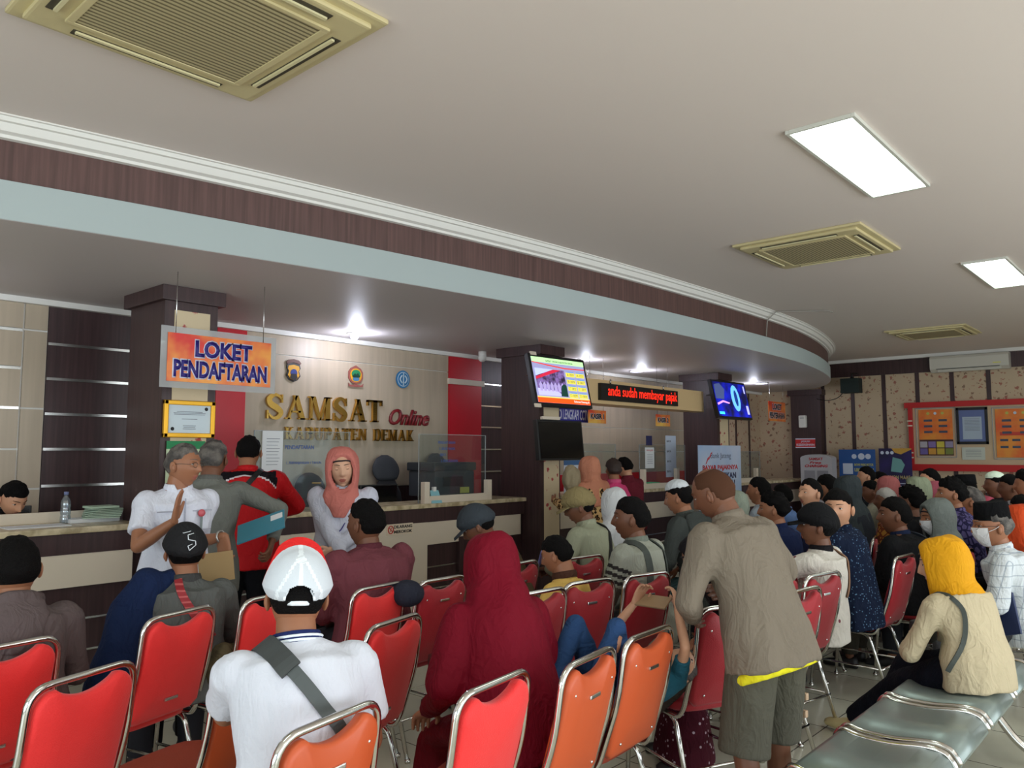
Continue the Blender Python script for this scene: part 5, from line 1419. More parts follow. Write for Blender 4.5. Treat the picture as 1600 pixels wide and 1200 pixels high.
PEOPLE = []
def person(label, P, face=90, pose='sit', lean=8, hunch=8, side=0, head=(0, 0, 0), w=1.0, hs=1.0, skin='m', hair='short', hairm=None,
           top=None, topm=None, sleeve='long', bottom='trousers', botm=None, hands=None, feet=None, lod=None, hand_pose=('relax', 'relax'),
           seat=.47, hdirs=None, eyes='open', hijab=None, hijab_len='short', cap=None, shoes=None, collar=None, slots=None, topname='shirt', group=None, fold=1.0, palms=None,
           poles=None, shirt_hem=None, legs=True, bustle=0, hem=.05, name='person', twist=0):
    P = Vector(P); dist = (P - Vector((0, 0, EYE))).length
    if lod is None: lod = 0 if dist < 5.7 else (1 if dist < 8 else 2)
    vox = (.0105, .0145, .019)[lod]
    sk = SK[skin] if isinstance(skin, str) else skin
    s = 1.0
    hz = (seat + .095) if pose in ('sit',) else .93
    def build(s, t):
        k = {}
        h = Vector((0, 0, hz if pose == 'sit' else hz * s))
        R1 = Matrix.Rotation(R(side), 3, 'Y') @ Matrix.Rotation(-R(lean), 3, 'X')
        R2 = Matrix.Rotation(R(twist), 3, 'Z') @ Matrix.Rotation(R(side), 3, 'Y') @ Matrix.Rotation(-R(lean + hunch), 3, 'X')
        U1, U2 = R1 @ Vector((0, 0, 1)), R2 @ Vector((0, 0, 1))
        k['R1'], k['R2'] = R1, R2
        k['hip'] = h; k['wst'] = h + U1 * .20 * s * t; k['chest'] = k['wst'] + U2 * .18 * s * t; k['nk'] = k['wst'] + U2 * .315 * s * t
        hl = R(lean + hunch) * .45
        U3 = Matrix.Rotation(-hl, 3, 'X') @ Vector((0, 0, 1)); U3 = (U3 + U2 * .5).normalized()
        k['U3'] = U3; k['nt'] = k['nk'] + U3 * .040 * s
        HR = Matrix.Rotation(R(head[0]), 3, 'Z') @ Matrix.Rotation(R(head[2]), 3, 'Y') @ Matrix.Rotation(-hl * .3 + R(head[1]), 3, 'X')
        k['HR'] = HR; k['hc'] = k['nt'] + U3 * .03 * s + HR @ Vector((0, .022, .060)) * s * hs
        k['top'] = k['hc'] + HR @ Vector((0, 0, .118)) * s * hs
        return k
    t = 1.0
    if pose == 'sit':
        for _ in range(6): K = build(1, t); t += (P.z - K['top'].z) / .5
        t = max(.72, min(1.3, t)); K = build(1, t)
    else:
        for _ in range(8): K = build(s, 1); s *= P.z / K['top'].z
        K = build(s, 1)
    a = R(face - 90)
    off = rz(K['top'], a); root_loc = Vector((P.x - off.x, P.y - off.y, 0)); 
    root = thing(name, label, 'person' if name == 'person' else name, root_loc, a, group); root.name = name
    R1, R2, HR = K['R1'], K['R2'], K['HR']
    def loc_(v):
        if isinstance(v, tuple) and v and v[0] == 'w': return Matrix.Rotation(-a, 3, 'Z') @ (Vector(v[1]) - root_loc)
        return Vector(v)
    if hands is not None: hands = [loc_(v) for v in hands]
    if feet is not None: feet = [loc_(v) for v in feet]
    MH = HR.to_4x4() @ Matrix.Scale(s * hs, 4); MH.translation = K['hc']
    X1, F1, X2, F2 = R1 @ Vector((1, 0, 0)), R1 @ Vector((0, 1, 0)), R2 @ Vector((1, 0, 0)), R2 @ Vector((0, 1, 0)); U2 = R2 @ Vector((0, 0, 1)); U1 = R1 @ Vector((0, 0, 1))
    W = w * s
    def torso(e=0.0, cutlow=-.06):
        return [(K['hip'] + U1 * cutlow * s, X1 * (.165 * W + e), F1 * (.115 * W + e)), (K['hip'] + U1 * .05 * s, X1 * (.17 * W + e), F1 * (.118 * W + e)), (K['wst'], X1 * (.150 * W + e), F1 * (.108 * W + e)),
                (K['chest'] - U2 * .02, X2 * (.170 * W + e), F2 * (.118 * W + e)), (K['chest'] + U2 * .07 * s, X2 * (.178 * W + e), F2 * (.110 * W + e)), (K['nk'] - U2 * .035 * s, X2 * (.150 * W + e * .6), F2 * (.080 * W + e * .6)),
                (K['nk'] + U2 * .002, X2 * (.085 * W + e * .4), F2 * (.062 * s + e * .4)), (K['nk'] + U2 * .022 * s, X2 * (.058 * s + e * .3), F2 * (.055 * s + e * .3))]
    sh = [K['nk'] - U2 * .058 * s + X2 * q * .168 * W for q in (-1, 1)]
    # arms : index 0 = right (-x), 1 = left (+x)
    if hands is None:
        hands = [(-.10, .30, hz + .07), (.10, .32, hz + .07)] if pose == 'sit' else [(-.25, .06, .78 * s), (.25, .06, .78 * s)]
    l1, l2 = .275 * s, .245 * s
    arms = []
    for i in (0, 1):
        q = -1 if i == 0 else 1
        tgt = Vector(hands[i]); pole = ((loc_(poles[i]) - sh[i]) if poles[i][0] == 'w' else Vector(poles[i])) if poles and poles[i] else Vector((q * .75, -.35, -.7))
        el, wr = ik(sh[i], tgt, l1, l2, pole); arms.append((sh[i], el, wr))
    hipj = [K['hip'] + X1 * q * .085 * W - U1 * .0 for q in (-1, 1)]
    if feet is None:
        feet = [(-.12, .43, .085), (.12, .46, .085)] if pose == 'sit' else [(-.10, -.02, .085), (.10, .03, .085)]
    legsK = []
    for i in (0, 1):
        kn, an = ik(hipj[i], Vector(feet[i]), .43 * s, .42 * s, Vector(((-.1 if i == 0 else .1), 1, .9 if pose == 'sit' else .05))); legsK.append((hipj[i], kn, an))
    # ---- body
    b = Blob()
    b.loft([(c, x * .92, f * .92) for c, x, f in torso(-.006)])
    b.limb([K['nk'] - U2 * .03 * s, K['nt'], K['nt'] + K['U3'] * .05 * s + HR @ Vector((0, .01, 0))], [.064 * s, .060 * s, .057 * s], 16)
    for i in (0, 1):
        S, E_, Wr = arms[i]
        b.limb([S, (S * .55 + E_ * .45), E_], [.048 * W, .043 * W, .036 * W]); b.limb([E_, E_ * .65 + Wr * .35, Wr], [.036 * W, .037 * W, .024 * s])
        Hh, Kn, An = legsK[i]
        if legs and bottom != 'long_skirt' or bottom is None:
            b.limb([Hh, (Hh + Kn) / 2, Kn], [.078 * W, .068 * W, .050 * s]); b.limb([Kn, Kn * .65 + An * .35, An], [.050 * s, .052 * s, .032 * s])
    me = b.mesh(vox, 3)
    bm = NB(); bm.from_mesh(me); bpy.data.meshes.remove(me)
    for f in bm.faces: f.material_index = 0; f.smooth = True
    head_geo(bm, MH, lod, eyes=eyes)
    for i in (0, 1):
        S, E_, Wr = arms[i]; d = (Wr - E_).normalized()
        palm = Vector(palms[i]) if palms and palms[i] else (Vector((0, 0, -1)) if pose == 'sit' else Vector(((1 if i == 0 else -1), 0, 0)))
        if hdirs and hdirs[i]: put_hand(bm, hand_pose[i], lod, Wr, Vector(hdirs[i]), palm, i == 0, s); continue
        put_hand(bm, hand_pose[i], lod, Wr + d * .004, d + (Vector((0, .25, -.15)) if pose == 'sit' and not (palms and palms[i]) else Vector((0, 0, 0))), palm, i == 0, s)
    hm_ = hairm or (M_hairblk)
    obj('body', bm, [sk, M_lip, M_eye, M_iris, hm_], root, recalc=False)
    # ---- hair
    if hair and not hijab:
        if hair in ('short', 'receding', 'bald', 'curly', 'wavy', 'long'):
            th = {'short': .012, 'receding': .009, 'bald': .003, 'curly': .026, 'wavy': .022, 'long': .02}[hair]
            shell('hair', MH, hair_mask(hair), th, hm_, root, lod, {'short': .007, 'receding': .005, 'bald': .001, 'curly': .03, 'wavy': .022, 'long': .01}[hair], .0015, len(PEOPLE) * 1.3, 55 if hair in ('curly', 'wavy') else 40)
    # ---- top garment
    if topm is None: topm = mat('default_cloth', (80, 80, 90), .8)
    b = Blob(); e = .016
    tr = torso(e, -.10 if (shirt_hem is None and pose == 'sit') else -(shirt_hem or (.12 if pose == 'stand' else .10)))
    tr[1] = (tr[1][0], X1 * (.175 * W + e + .006), F1 * (.122 * W + e + .006))
    tr[0] = (tr[0][0], X1 * (.176 * W + e + .012), F1 * (.126 * W + e + .012)) if pose == 'stand' else (tr[0][0], X1 * (.172 * W + e + .006), F1 * (.122 * W + e + .006))
    if bustle: tr[0] = (tr[0][0], X1 * (.19 * W + e + bustle), F1 * (.14 * W + e + bustle))
    b.loft(tr)
    ends = []
    for i in (0, 1):
        S, E_, Wr = arms[i]; q = -1 if i == 0 else 1
        b.ball(S + U2 * -.002 - X2 * q * .01, .062 * W)
        if sleeve == 'short':
            m_ = S.lerp(E_, .70); b.limb([S, S.lerp(E_, .35), m_], [.062 * W, .060 * W, .063 * W], 16, False)
        elif sleeve == 'elbow':
            b.limb([S, S.lerp(E_, .5), E_, E_.lerp(Wr, .12)], [.062 * W, .058 * W, .056 * W, .054 * W], 16, False); b.ball(E_, .05 * W)
        else:
            b.limb([S, S.lerp(E_, .5), E_], [.062 * W, .056 * W, .050 * W], 16, False); b.ball(E_, .050 * W); b.limb([E_, E_.lerp(Wr, .5), E_.lerp(Wr, .95)], [.050 * W, .046 * W, .038 * s], 16, False)
    me = b.mesh(vox, 2); folds(me, .011 * fold, 7.5, len(PEOPLE) + 1)
    if slots:
        ctx = dict(K=K, arms=arms, X2=X2, F2=F2, U2=U2, s=s); face_slots(me, lambda c: slots(c, ctx))
    obj(topname, me, topm if isinstance(topm, (list, tuple)) else [topm], root)
    if collar is not None and not hijab:
        bm = NB(); nk = K['nk'] + K['U3'] * .012 * s; rings = []
        Uc = K['U3']; n_ = 26
        for (dr, dz) in ((.014, -.018), (.016, .002), (.010, .021), (.005, .022), (.006, .0)):
            ring = []
            for i in range(n_):
                an_ = 2 * math.pi * i / n_; cc, ss = math.cos(an_), math.sin(an_)
                ring.append(nk + X2 * (cc * (.060 * s + dr)) + F2 * (ss * (.057 * s + dr)) + Uc * (dz * s - (.03 * s if ss > .9 else 0)))
            rings.append(ring)
        skin_rings(bm, rings, cap=False); obj('collar', bm, collar, root)
    # ---- lower garment
    if botm is None: botm = mat('trouser_dark', (34, 36, 44), .85)
    if bottom in ('trousers', 'shorts'):
        b = Blob(); b.loft([(K['hip'] - U1 * .08 * s, X1 * .160 * W, F1 * .115 * W), (K['hip'] + U1 * .05 * s, X1 * .170 * W, F1 * .118 * W), (K['hip'] + U1 * .10 * s, X1 * .160 * W, F1 * .110 * W)])
        for Hh, Kn, An in legsK:
            if bottom == 'trousers':
                b.limb([Hh, Hh.lerp(Kn, .5), Kn], [.096 * W, .086 * W, .068 * W], 16); b.limb([Kn, Kn.lerp(An, .5), Kn.lerp(An, .94)], [.068 * W, .066 * W, .060 * s], 16, False)
            else:
                b.limb([Hh, Hh.lerp(Kn, .5), Kn.lerp(Hh, .1), Kn], [.094 * W, .094 * W, .090 * W, .092 * W], 16, False); b.ball(Hh, .094 * W)
        me = b.mesh(vox, 2); folds(me, .010 * fold, 6, len(PEOPLE) + 7); obj('trousers' if bottom == 'trousers' else 'shorts', me, botm, root)
    elif bottom == 'long_skirt':
        b = Blob()
        if pose == 'sit':
            kn = (legsK[0][1] + legsK[1][1]) / 2; an_ = (legsK[0][2] + legsK[1][2]) / 2
            b.loft([(K['hip'] + Vector((0, -.04, -.02)), Vector((.20 * W, 0, 0)), Vector((0, .05, .12))), (K['hip'] + Vector((0, .18, .0)), Vector((.20 * W, 0, 0)), Vector((0, .02, .10))), (kn + Vector((0, -.02, 0)), Vector((.20, 0, 0)), Vector((0, -.03, .09))),
                    (kn + Vector((0, .05, -.06)), Vector((.20, 0, 0)), Vector((0, .08, .06))), (kn * .5 + an_ * .5 + Vector((0, .02, 0)), Vector((.21, 0, 0)), Vector((0, .12, .02))), (an_ + Vector((0, .02, -.04)), Vector((.25, 0, 0)), Vector((0, .16, .01)))])
            b.loft([(K['hip'] - U1 * .08 * s, X1 * .165 * W, F1 * .12 * W), (K['hip'] + U1 * .05 * s, X1 * .182 * W, F1 * .130 * W), (K['hip'] + U1 * .12 * s, X1 * .172 * W, F1 * .125 * W)])
        else:
            b.loft([(K['hip'] + U1 * .12 * s, X1 * .16 * W, F1 * .12 * W), (K['hip'], X1 * .19 * W, F1 * .15 * W), (Vector((0, 0, .5 * s)), Vector((.20, 0, 0)), Vector((0, .17, 0))), (Vector((0, 0, .06)), Vector((.25, 0, 0)), Vector((0, .22, 0)))])
        me = b.mesh(vox * 1.1, 2); folds(me, .016 * fold, 6, len(PEOPLE) + 9, (1, 1, .2)); obj('skirt', me, botm, root)
    # ---- shoes
    sm_ = shoes or mat('shoe_dark', (30, 28, 30), .5)
    if shoes is not False:
        for i in (0, 1):
            An = legsK[i][2]; dirf = Vector((0.06 if i else -.06, 1, 0)).normalized()
            b = Blob(); c = Vector((An.x, An.y, max(An.z - .085, 0)))
            b.loft([(c + dirf * -.06 + Vector((0, 0, .035)), Vector((.02, 0, 0)), Vector((0, 0, .03))), (c + dirf * -.045 + Vector((0, 0, .045)), Vector((.036, 0, 0)), Vector((0, 0, .045))), (c + dirf * .03 + Vector((0, 0, .045)), Vector((.038, 0, 0)), Vector((0, 0, .045))),
                    (c + dirf * .10 + Vector((0, 0, .032)), Vector((.045, 0, 0)), Vector((0, 0, .032))), (c + dirf * .17 + Vector((0, 0, .025)), Vector((.040, 0, 0)), Vector((0, 0, .025))), (c + dirf * .195 + Vector((0, 0, .020)), Vector((.02, 0, 0)), Vector((0, 0, .016)))], 16)
            obj('shoe', b.mesh(max(.008, vox * .7), 1), sm_, root)
    # ---- headscarf
    if hijab is not None:
        b = Blob()
        rings = []
        for z_, ax, ay, yo in ((.142, .02, .02, -.015), (.132, .058, .064, -.015), (.105, .086, .096, -.012), (.06, .102, .114, -.008), (.0, .108, .121, -.006), (-.06, .106, .112, .0), (-.11, .096, .098, .004), (-.15, .088, .088, -.006)):
            rings.append((MH @ Vector((0, yo, z_)), HR @ Vector((ax * s * hs, 0, 0)), HR @ Vector((0, ay * s * hs, 0))))
        b.loft(rings, 28)
        c0 = K['nt']; nk = K['nk']
        if hijab_len == 'short': dl, rr = .17, (.20, .135)
        elif hijab_len in ('tucked', 'chest'): dl, rr = .05, (.13, .10)
        else: dl, rr = .60, (.215, .17)
        if hijab_len == 'chest':
            b.loft([(K['nt'] + K['U3'] * .04, X2 * .086, F2 * .092), (nk + F2 * .02, X2 * .110, F2 * .10), (nk - U2 * .05 + F2 * .05, X2 * .120 * W, F2 * .10), (nk - U2 * .11 + F2 * .10, X2 * .095, F2 * .075), (nk - U2 * .19 + F2 * .14, X2 * .040, F2 * .035)], 24)
        elif hijab_len == 'long':
            b.loft([(K['nt'] + K['U3'] * .05, X2 * .098, F2 * .112), (K['nt'] - K['U3'] * .01 - F2 * .01, X2 * .125, F2 * .128), (nk - F2 * .01, X2 * .140 * W, F2 * .138), (nk - U2 * .06 - F2 * .01, X2 * .190 * W, F2 * .150),
                (nk - U2 * .32 - F2 * .01, X2 * .215 * W, F2 * .165), (nk - U2 * .58, X2 * .225 * W, F2 * .175)], 28)
        else: b.loft([(K['nt'] + K['U3'] * .04, X2 * .088, F2 * .094), (K['nt'] - K['U3'] * .015, X2 * .106, F2 * .104), (nk, X2 * .150 * W if hijab_len != 'tucked' else X2 * .12, F2 * .118), (nk - U2 * .055, X2 * .195 * W if hijab_len != 'tucked' else X2 * .13, F2 * .130),
                (nk - U2 * (.08 + dl * .45), X2 * (rr[0] * W + .0), F2 * rr[1]), (nk - U2 * (.08 + dl), X2 * (rr[0] * W * (.97 if hijab_len == 'short' else 1.0)), F2 * (rr[1] * 1.0))], 28)
        if hijab_len not in ('tucked', 'chest'):
            for i in (0, 1): 
                b.limb([arms[i][0], arms[i][0].lerp(arms[i][1], .35 if hijab_len == 'short' else .85)], [.078 * W, .072 * W if hijab_len == 'short' else .076], 16)
        me = b.mesh(vox * .9, 3)
        MI = MH.inverted(); MIn = np.array(MI); 
        def carve(a_, nr):
            pts = np.c_[a_, np.ones(len(a_))] @ MIn.T
            x, y, z = pts[:, 0], pts[:, 1], pts[:, 2]
            mtr = (x / .062) ** 2 + ((z + .014) / .092) ** 2
            front = y > .02
            pull = np.clip((1.9 - mtr) / .9, 0, 1) * front
            # pull the rim of the face opening back onto the head
            pts2 = pts.copy(); pts2[:, 1] -= pull * .030
            out = pts2 @ np.array(MH).T
            return out[:, :3]
        folds(me, .012 * fold, 8 if hijab_len != 'long' else 6, len(PEOPLE) + 3, (1, 1, .22)); set_co(me, carve)
        bm = NB(); bm.from_mesh(me); bpy.data.meshes.remove(me); dele = []
        for v in bm.verts:
            p = MI @ v.co
            if p.y > .03 and (p.x / .062) ** 2 + ((p.z + .014) / .092) ** 2 < 1.0: dele.append(v)
        bmesh.ops.delete(bm, geom=dele, context='VERTS')
        for f in bm.faces: f.smooth = True
        ho = obj('headscarf', bm, hijab, root, recalc=False)
        md = ho.modifiers.new('thickness', 'SOLIDIFY'); md.thickness = .003; md.offset = -1
        bm = NB(); # dark under-cap edge at the brow
        tube(bm, [MH @ Vector((.056 * math.sin(q), .087 - .025 * abs(math.sin(q)), .052 + .014 * math.cos(q))) for q in (-1.2, -.8, -.4, 0, .4, .8, 1.2)], .006 * s, 6); obj('under_scarf', bm, mat('under_scarf_dark', (40, 30, 34), .8), root)
    # ---- caps
    if cap is not None:
        kind, cm = cap[0], cap[1]
        if kind in ('baseball', 'backwards', 'trucker'):
            def cmask(d): return (d[2] - (.10 + .16 * d[1])) * 5
            mlist = cm if isinstance(cm, list) else [cm]
            o = shell('cap', MH, cmask, .022, mlist, root, lod, 0, .012, grid=(220, 170) if kind == 'trucker' else None)
            o.data.materials.clear()
            for x in mlist: o.data.materials.append(x)
            if kind == 'trucker':
                MIx = MH.inverted()
                for v in o.data.vertices:
                    p = MIx @ v.co
                    k_ = max(0, min(1, (p.y + .035) / .06)) * max(0, min(1, (p.z - .03) / .09)); p.z += .038 * k_ * k_; v.co = MH @ p
                MI = np.array(MH.inverted())
                def sl(c):
                    p = np.c_[c, np.ones(len(c))] @ MI.T; y, z, x = p[:, 1], p[:, 2], p[:, 0]
                    out = np.where((y > -.006) , 0, 1)
                    seam = ((np.abs(x) < .007) | (np.abs(np.abs(x) - .045 * np.clip((.135 - z) / .08, 0, 1.4)) < .005)) & (y < -.005)
                    return np.where(seam, 2, out)
                face_slots(o.data, sl)
                bm = NB(); bm.from_mesh(o.data); dl = []
                MI2 = MH.inverted()
                for f in bm.faces:
                    p = MI2 @ f.calc_center_median()
                    if p.y < -.03 and (p.x / .042) ** 2 + ((p.z - .002) / .040) ** 2 < 1 and p.z > -.004: dl.append(f)
                bmesh.ops.delete(bm, geom=dl, context='FACES'); bm.to_mesh(o.data); bm.free()
                bm = NB(); tube(bm, [MH @ Vector((.052 * math.sin(q), -.012 - .094 * math.cos(q), -.008)) for q in (-.7, -.35, 0, .35, .7)], .0085, 8); obj('cap_strap', bm, mlist[2], o)
                bm = NB(); tube(bm, [MH @ Vector((.043 * math.cos(q), -.110 + .016 * math.sin(q), .000 + .040 * math.sin(q))) for q in [math.pi * k / 10 for k in range(11)]], .0042, 6); obj('cap_opening_trim', bm, mlist[2], o)
            sgn = -1 if kind == 'backwards' else 1
            bm = NB(); rings = []
            pitchb = cap[2] if len(cap) > 2 else .10
            for k in range(7):
                u = k / 6; yy = .080 + .085 * u; ww = .066 * math.sqrt(max(0.02, 1 - (u * .92) ** 2.6))
                rings.append([Vector((ww * math.sin(q), yy - .03 * (1 - math.cos(q)) * (1 - u), .040 - .012 * (math.sin(q)) ** 2 - pitchb * (yy - .08) * 3)) for q in (-1.35, -1, -.5, 0, .5, 1, 1.35)])
            Vt = [[bm.verts.new(MH @ Vector((p.x, sgn * p.y, p.z + .003))) for p in r] for r in rings]; Vb = [[bm.verts.new(MH @ Vector((p.x, sgn * p.y, p.z - .003))) for p in r] for r in rings]
            for V_ in (Vt, Vb):
                for i in range(6):
                    for j in range(6): f = bm.faces.new((V_[i][j], V_[i][j + 1], V_[i + 1][j + 1], V_[i + 1][j])); f.smooth = True
            for i in range(6): bm.faces.new((Vt[i][0], Vb[i][0], Vb[i + 1][0], Vt[i + 1][0])); bm.faces.new((Vt[i][6], Vb[i][6], Vb[i + 1][6], Vt[i + 1][6]))
            for j in range(6): bm.faces.new((Vt[6][j], Vb[6][j], Vb[6][j + 1], Vt[6][j + 1]))
            obj('cap_brim', bm, mlist[1] if len(mlist) > 1 else mlist[0], o)
            bm = NB(); ball(bm, MH @ Vector((0, -.002, .136)), .008, seg=10); obj('cap_button', bm, mlist[1] if len(mlist) > 1 else mlist[0], o)
        elif kind == 'peci':
            bm = NB(); loft(bm, [(MH @ Vector((0, -.006, z_)), HR @ Vector((ax * s, 0, 0)), HR @ Vector((0, ay * s, 0))) for z_, ax, ay in ((.045, .086, .107), (.09, .083, .104), (.138, .078, .098), (.143, .070, .090), (.140, .045, .07))], 28)
            obj('peci_cap', bm, cm, root)
        elif kind == 'skullcap':
            shell('skullcap', MH, lambda d: (d[2] - .62) * 6, .010, cm, root, lod, 0, .016)
        elif kind == 'mask': pass
    PEOPLE.append(root)
    info = dict(root=root, K=K, arms=arms, legs=legsK, MH=MH, HR=HR, s=s, a=a, X2=X2, F2=F2, U2=U2, W=W, lod=lod)
    return info
def wpos(I, p): return I['root'].location + Matrix.Rotation(I['a'], 3, 'Z') @ Vector(p)
def strap(I, pts, wd, m, name='strap', th=.004):
    """flat band through points (person space)"""
    P_ = smooth_path([Vector(p) for p in pts], 6); bm = NB(); rings = []
    c = I['K']['chest']
    sh_ = [o for o in I['root'].children if o.name.startswith('shirt')]
    if sh_:
        from mathutils.bvhtree import BVHTree
        me = sh_[0].data; bvh = BVHTree.FromPolygons([v.co.copy() for v in me.vertices], [tuple(p.vertices) for p in me.polygons])
        A, B = I['K']['hip'], I['K']['nk'] - I['U2'] * .10; ab = B - A; Q = []
        for p in P_:
            t_ = max(0, min(1, (p - A).dot(ab) / ab.dot(ab))); ax = A + ab * t_; d_ = (p - ax)
            if d_.length < .01: Q.append(p); continue
            d_.normalize(); hit = bvh.ray_cast(ax + d_ * .45, -d_, .45)
            Q.append(hit[0] + d_ * (th + .003) if hit[0] is not None and (hit[0] - p).length < .12 else p)
        P_ = [(Q[max(i - 1, 0)] + Q[i] * 2 + Q[min(i + 1, len(Q) - 1)]) / 4 for i in range(len(Q))]
    for i, p in enumerate(P_):
        d = (P_[min(i + 1, len(P_) - 1)] - P_[max(i - 1, 0)]).normalized(); nrm = (p - c); nrm = (nrm - d * nrm.dot(d)).normalized(); sd = d.cross(nrm).normalized()
        rings.append([p + sd * wd / 2 + nrm * th, p - sd * wd / 2 + nrm * th, p - sd * wd / 2 - nrm * th, p + sd * wd / 2 - nrm * th])
    skin_rings(bm, rings, smooth=False); return obj(name, bm, m, I['root'])
def mask(I, m):
    bm = NB(); MH = I['MH']; V = []
    for j in range(9):
        el = -.95 + 1.0 * j / 8; row = []
        for i in range(15):
            az = -1.05 + 2.1 * i / 14
            p = hp((math.sin(az) * math.cos(el), math.cos(az) * math.cos(el), math.sin(el)), .007, False); p.y += .010 * math.exp(-(az / .5) ** 2) * math.exp(-((el + .25) / .4) ** 2); row.append(bm.verts.new(MH @ p))
        V.append(row)
    for j in range(8):
        for i in range(14): f = bm.faces.new((V[j][i], V[j][i + 1], V[j + 1][i + 1], V[j + 1][i])); f.smooth = True
    o = obj('face_mask', bm, m, I['root'])
    for sx in (-1, 1):
        bm = NB(); tube(bm, smooth_path([MH @ Vector((sx * .068, .052, -.015)), MH @ Vector((sx * .082, .02, .0)), MH @ Vector((sx * .088, -.012, .022))], 4), .0018, 5); obj('ear_loop', bm, m, o)
def glasses(I, m):
    bm = NB(); MH = I['MH']
    for sx in (-1, 1):
        tube(bm, [MH @ Vector((sx * .032 + .020 * math.cos(q), .098 - .004 * abs(math.cos(q)), .012 + .014 * math.sin(q))) for q in [2 * math.pi * k / 16 for k in range(16)]], .0014, 5, True)
        tube(bm, [MH @ Vector((sx * .052, .095, .015)), MH @ Vector((sx * .080, .04, .016)), MH @ Vector((sx * .083, -.01, .012))], .0014, 5)
    tube(bm, [MH @ Vector((-.012, .100, .014)), MH @ Vector((.012, .100, .014))], .0014, 5); obj('spectacles', bm, m, I['root'])
# pixel of the view + distance -> point of the room
_f = Vector((math.cos(YAW) * math.cos(PITCH), math.sin(YAW) * math.cos(PITCH), math.sin(PITCH))); _r = Vector((math.sin(YAW), -math.cos(YAW), 0)); _u = _r.cross(_f)
def at(px, py, d): return Vector((0, 0, EYE)) + (_f + _r * ((px - 800) / F_PX) - _u * ((py - 600) / F_PX)) * d
def cloth(n, c, **k):
    k.setdefault('rough', .9); k.setdefault('spec', .15); k.setdefault('bump', .15); k.setdefault('bscale', 90); k.setdefault('var', .05); k.setdefault('crease', .30); return mat('cloth_' + n, c, **k)
# ---- hero figures -----------------------------------------------------------
M_wshirt = cloth('white_uniform', (214, 216, 228)); M_bpants = cloth('black_trousers', (20, 20, 24)); M_strapb = mat('strap_black', (22, 22, 24), .6)
M_greyj = cloth('grey_jacket', (112, 114, 108)); M_watch = mat('watch_steel', (180, 180, 176), .3, metal=1)

# man in white uniform raising his hand
I = person('standing man in a white uniform shirt raising his right palm by the first column', at(289, 695, 4.25), 262, 'stand', 0, 4, head=(38, -2, 0), skin='m', hair='receding', hairm=M_hairgry, w=1.02,
       topm=M_wshirt, sleeve='short', botm=M_bpants, collar=M_wshirt, shirt_hem=.16, hand_pose=('grip', 'flat'), seat=.47,
       hands=[('w', at(350, 838, 4.10)), ('w', at(272, 815, 3.92))], hdirs=[(.05, .25, -1), (-.1, .15, 1)], palms=[(-.6, -.5, -.2), (-1, .6, 0)], poles=[(.6, -.6, -.6), (.5, .1, -1)])
bm = NB(); K = I['K']; f_ = Matrix.Rotation(0, 3, 'Z')
c = K['chest']; ball(bm, c + I['F2'] * .135 + I['X2'] * -.085 + I['U2'] * .02, (.020, .008, .020), seg=12)
obj('name_badge', bm, mat('badge_red', (190, 80, 90), .4), I['root'])
bm = NB(); tube(bm, [c + I['F2'] * .138 + I['X2'] * -.085 + I['U2'] * z for z in (-.0, -.06, -.14, -.2)], .006, 6); obj('badge_ribbon', bm, mat('ribbon_grey', (120, 130, 130), .6), I['root'])
bm = NB(); bx(bm, -.003, .003, -.004, .004, -.30, .10); M_ = Matrix.Translation(c + I['F2'] * .134)
for v in bm.verts: v.co = M_ @ v.co
obj('shirt_placket', bm, mat('placket_grey', (168, 170, 184), .8), I['root'])
bm = NB(); bx(bm, -.14, -.04, .125, .131, .03, .036); bx(bm, -.14, -.04, .125, .131, -.07, -.066); bx(bm, .04, .14, .125, .131, .03, .036)
for v in bm.verts: v.co = I['K']['R2'] @ v.co + c
obj('pocket_seam', bm, MATS['placket_grey'], I['root'])
glasses(I, mat('spectacle_metal', (110, 100, 90), .3, metal=.8))
bm = NB(); S, E_, Wr = I['arms'][0]; d = (Wr - E_).normalized(); s1, s2 = ring_frame(d); p = Wr - d * .02
tube(bm, [p + (s1 * math.cos(q) + s2 * math.sin(q)) * .031 for q in [k * math.pi / 8 for k in range(16)]], .005, 6, True); obj('wrist_watch', bm, M_watch, I['root'])
t = thing('kraft_folder', 'brown kraft folder held low by the man in the white uniform', 'folder', at(338, 886, 4.02), R(-28)); t.rotation_euler = (R(4), R(-6), R(-30))
bm = NB(); bx(bm, -.085, .085, -.004, .004, -.075, .075, .002); obj('cover', bm, mat('kraft', (170, 142, 98), .8), t); bm = NB(); bx(bm, -.084, .079, .004, .010, -.072, .072, .001); obj('sheets', bm, M_paper, t)

# grey-haired man with the blue folder
I = person('grey-haired standing man in a grey jacket holding a blue folder, seen from behind', at(336, 690, 4.85), 50, 'stand', 4, 6, head=(-14, -6, 0), skin='d', hair='short', hairm=M_hairgry, topm=M_greyj, botm=M_bpants,
       collar=cloth('grey_jacket_collar', (96, 96, 92)), hands=[(-.12, .36, 1.02), ('w', at(425, 846, 4.62))], poles=[None, (.9, -.2, -.6)], hand_pose=('relax', 'grip'), shirt_hem=.14)
t = thing('blue_folder', 'translucent blue document folder held by the grey-haired man at the counter', 'folder', at(408, 823, 4.55)); t.rotation_euler = (R(-58), R(-20), R(-42))
bm = NB(); bx(bm, -.14, .14, -.005, .005, -.09, .09, .003); obj('cover', bm, mat('folder_blue', (66, 136, 156), .35), t)
bm = NB(); bx(bm, .06, .13, -.0085, -.006, .01, .06); obj('white_label', bm, M_paper, t)

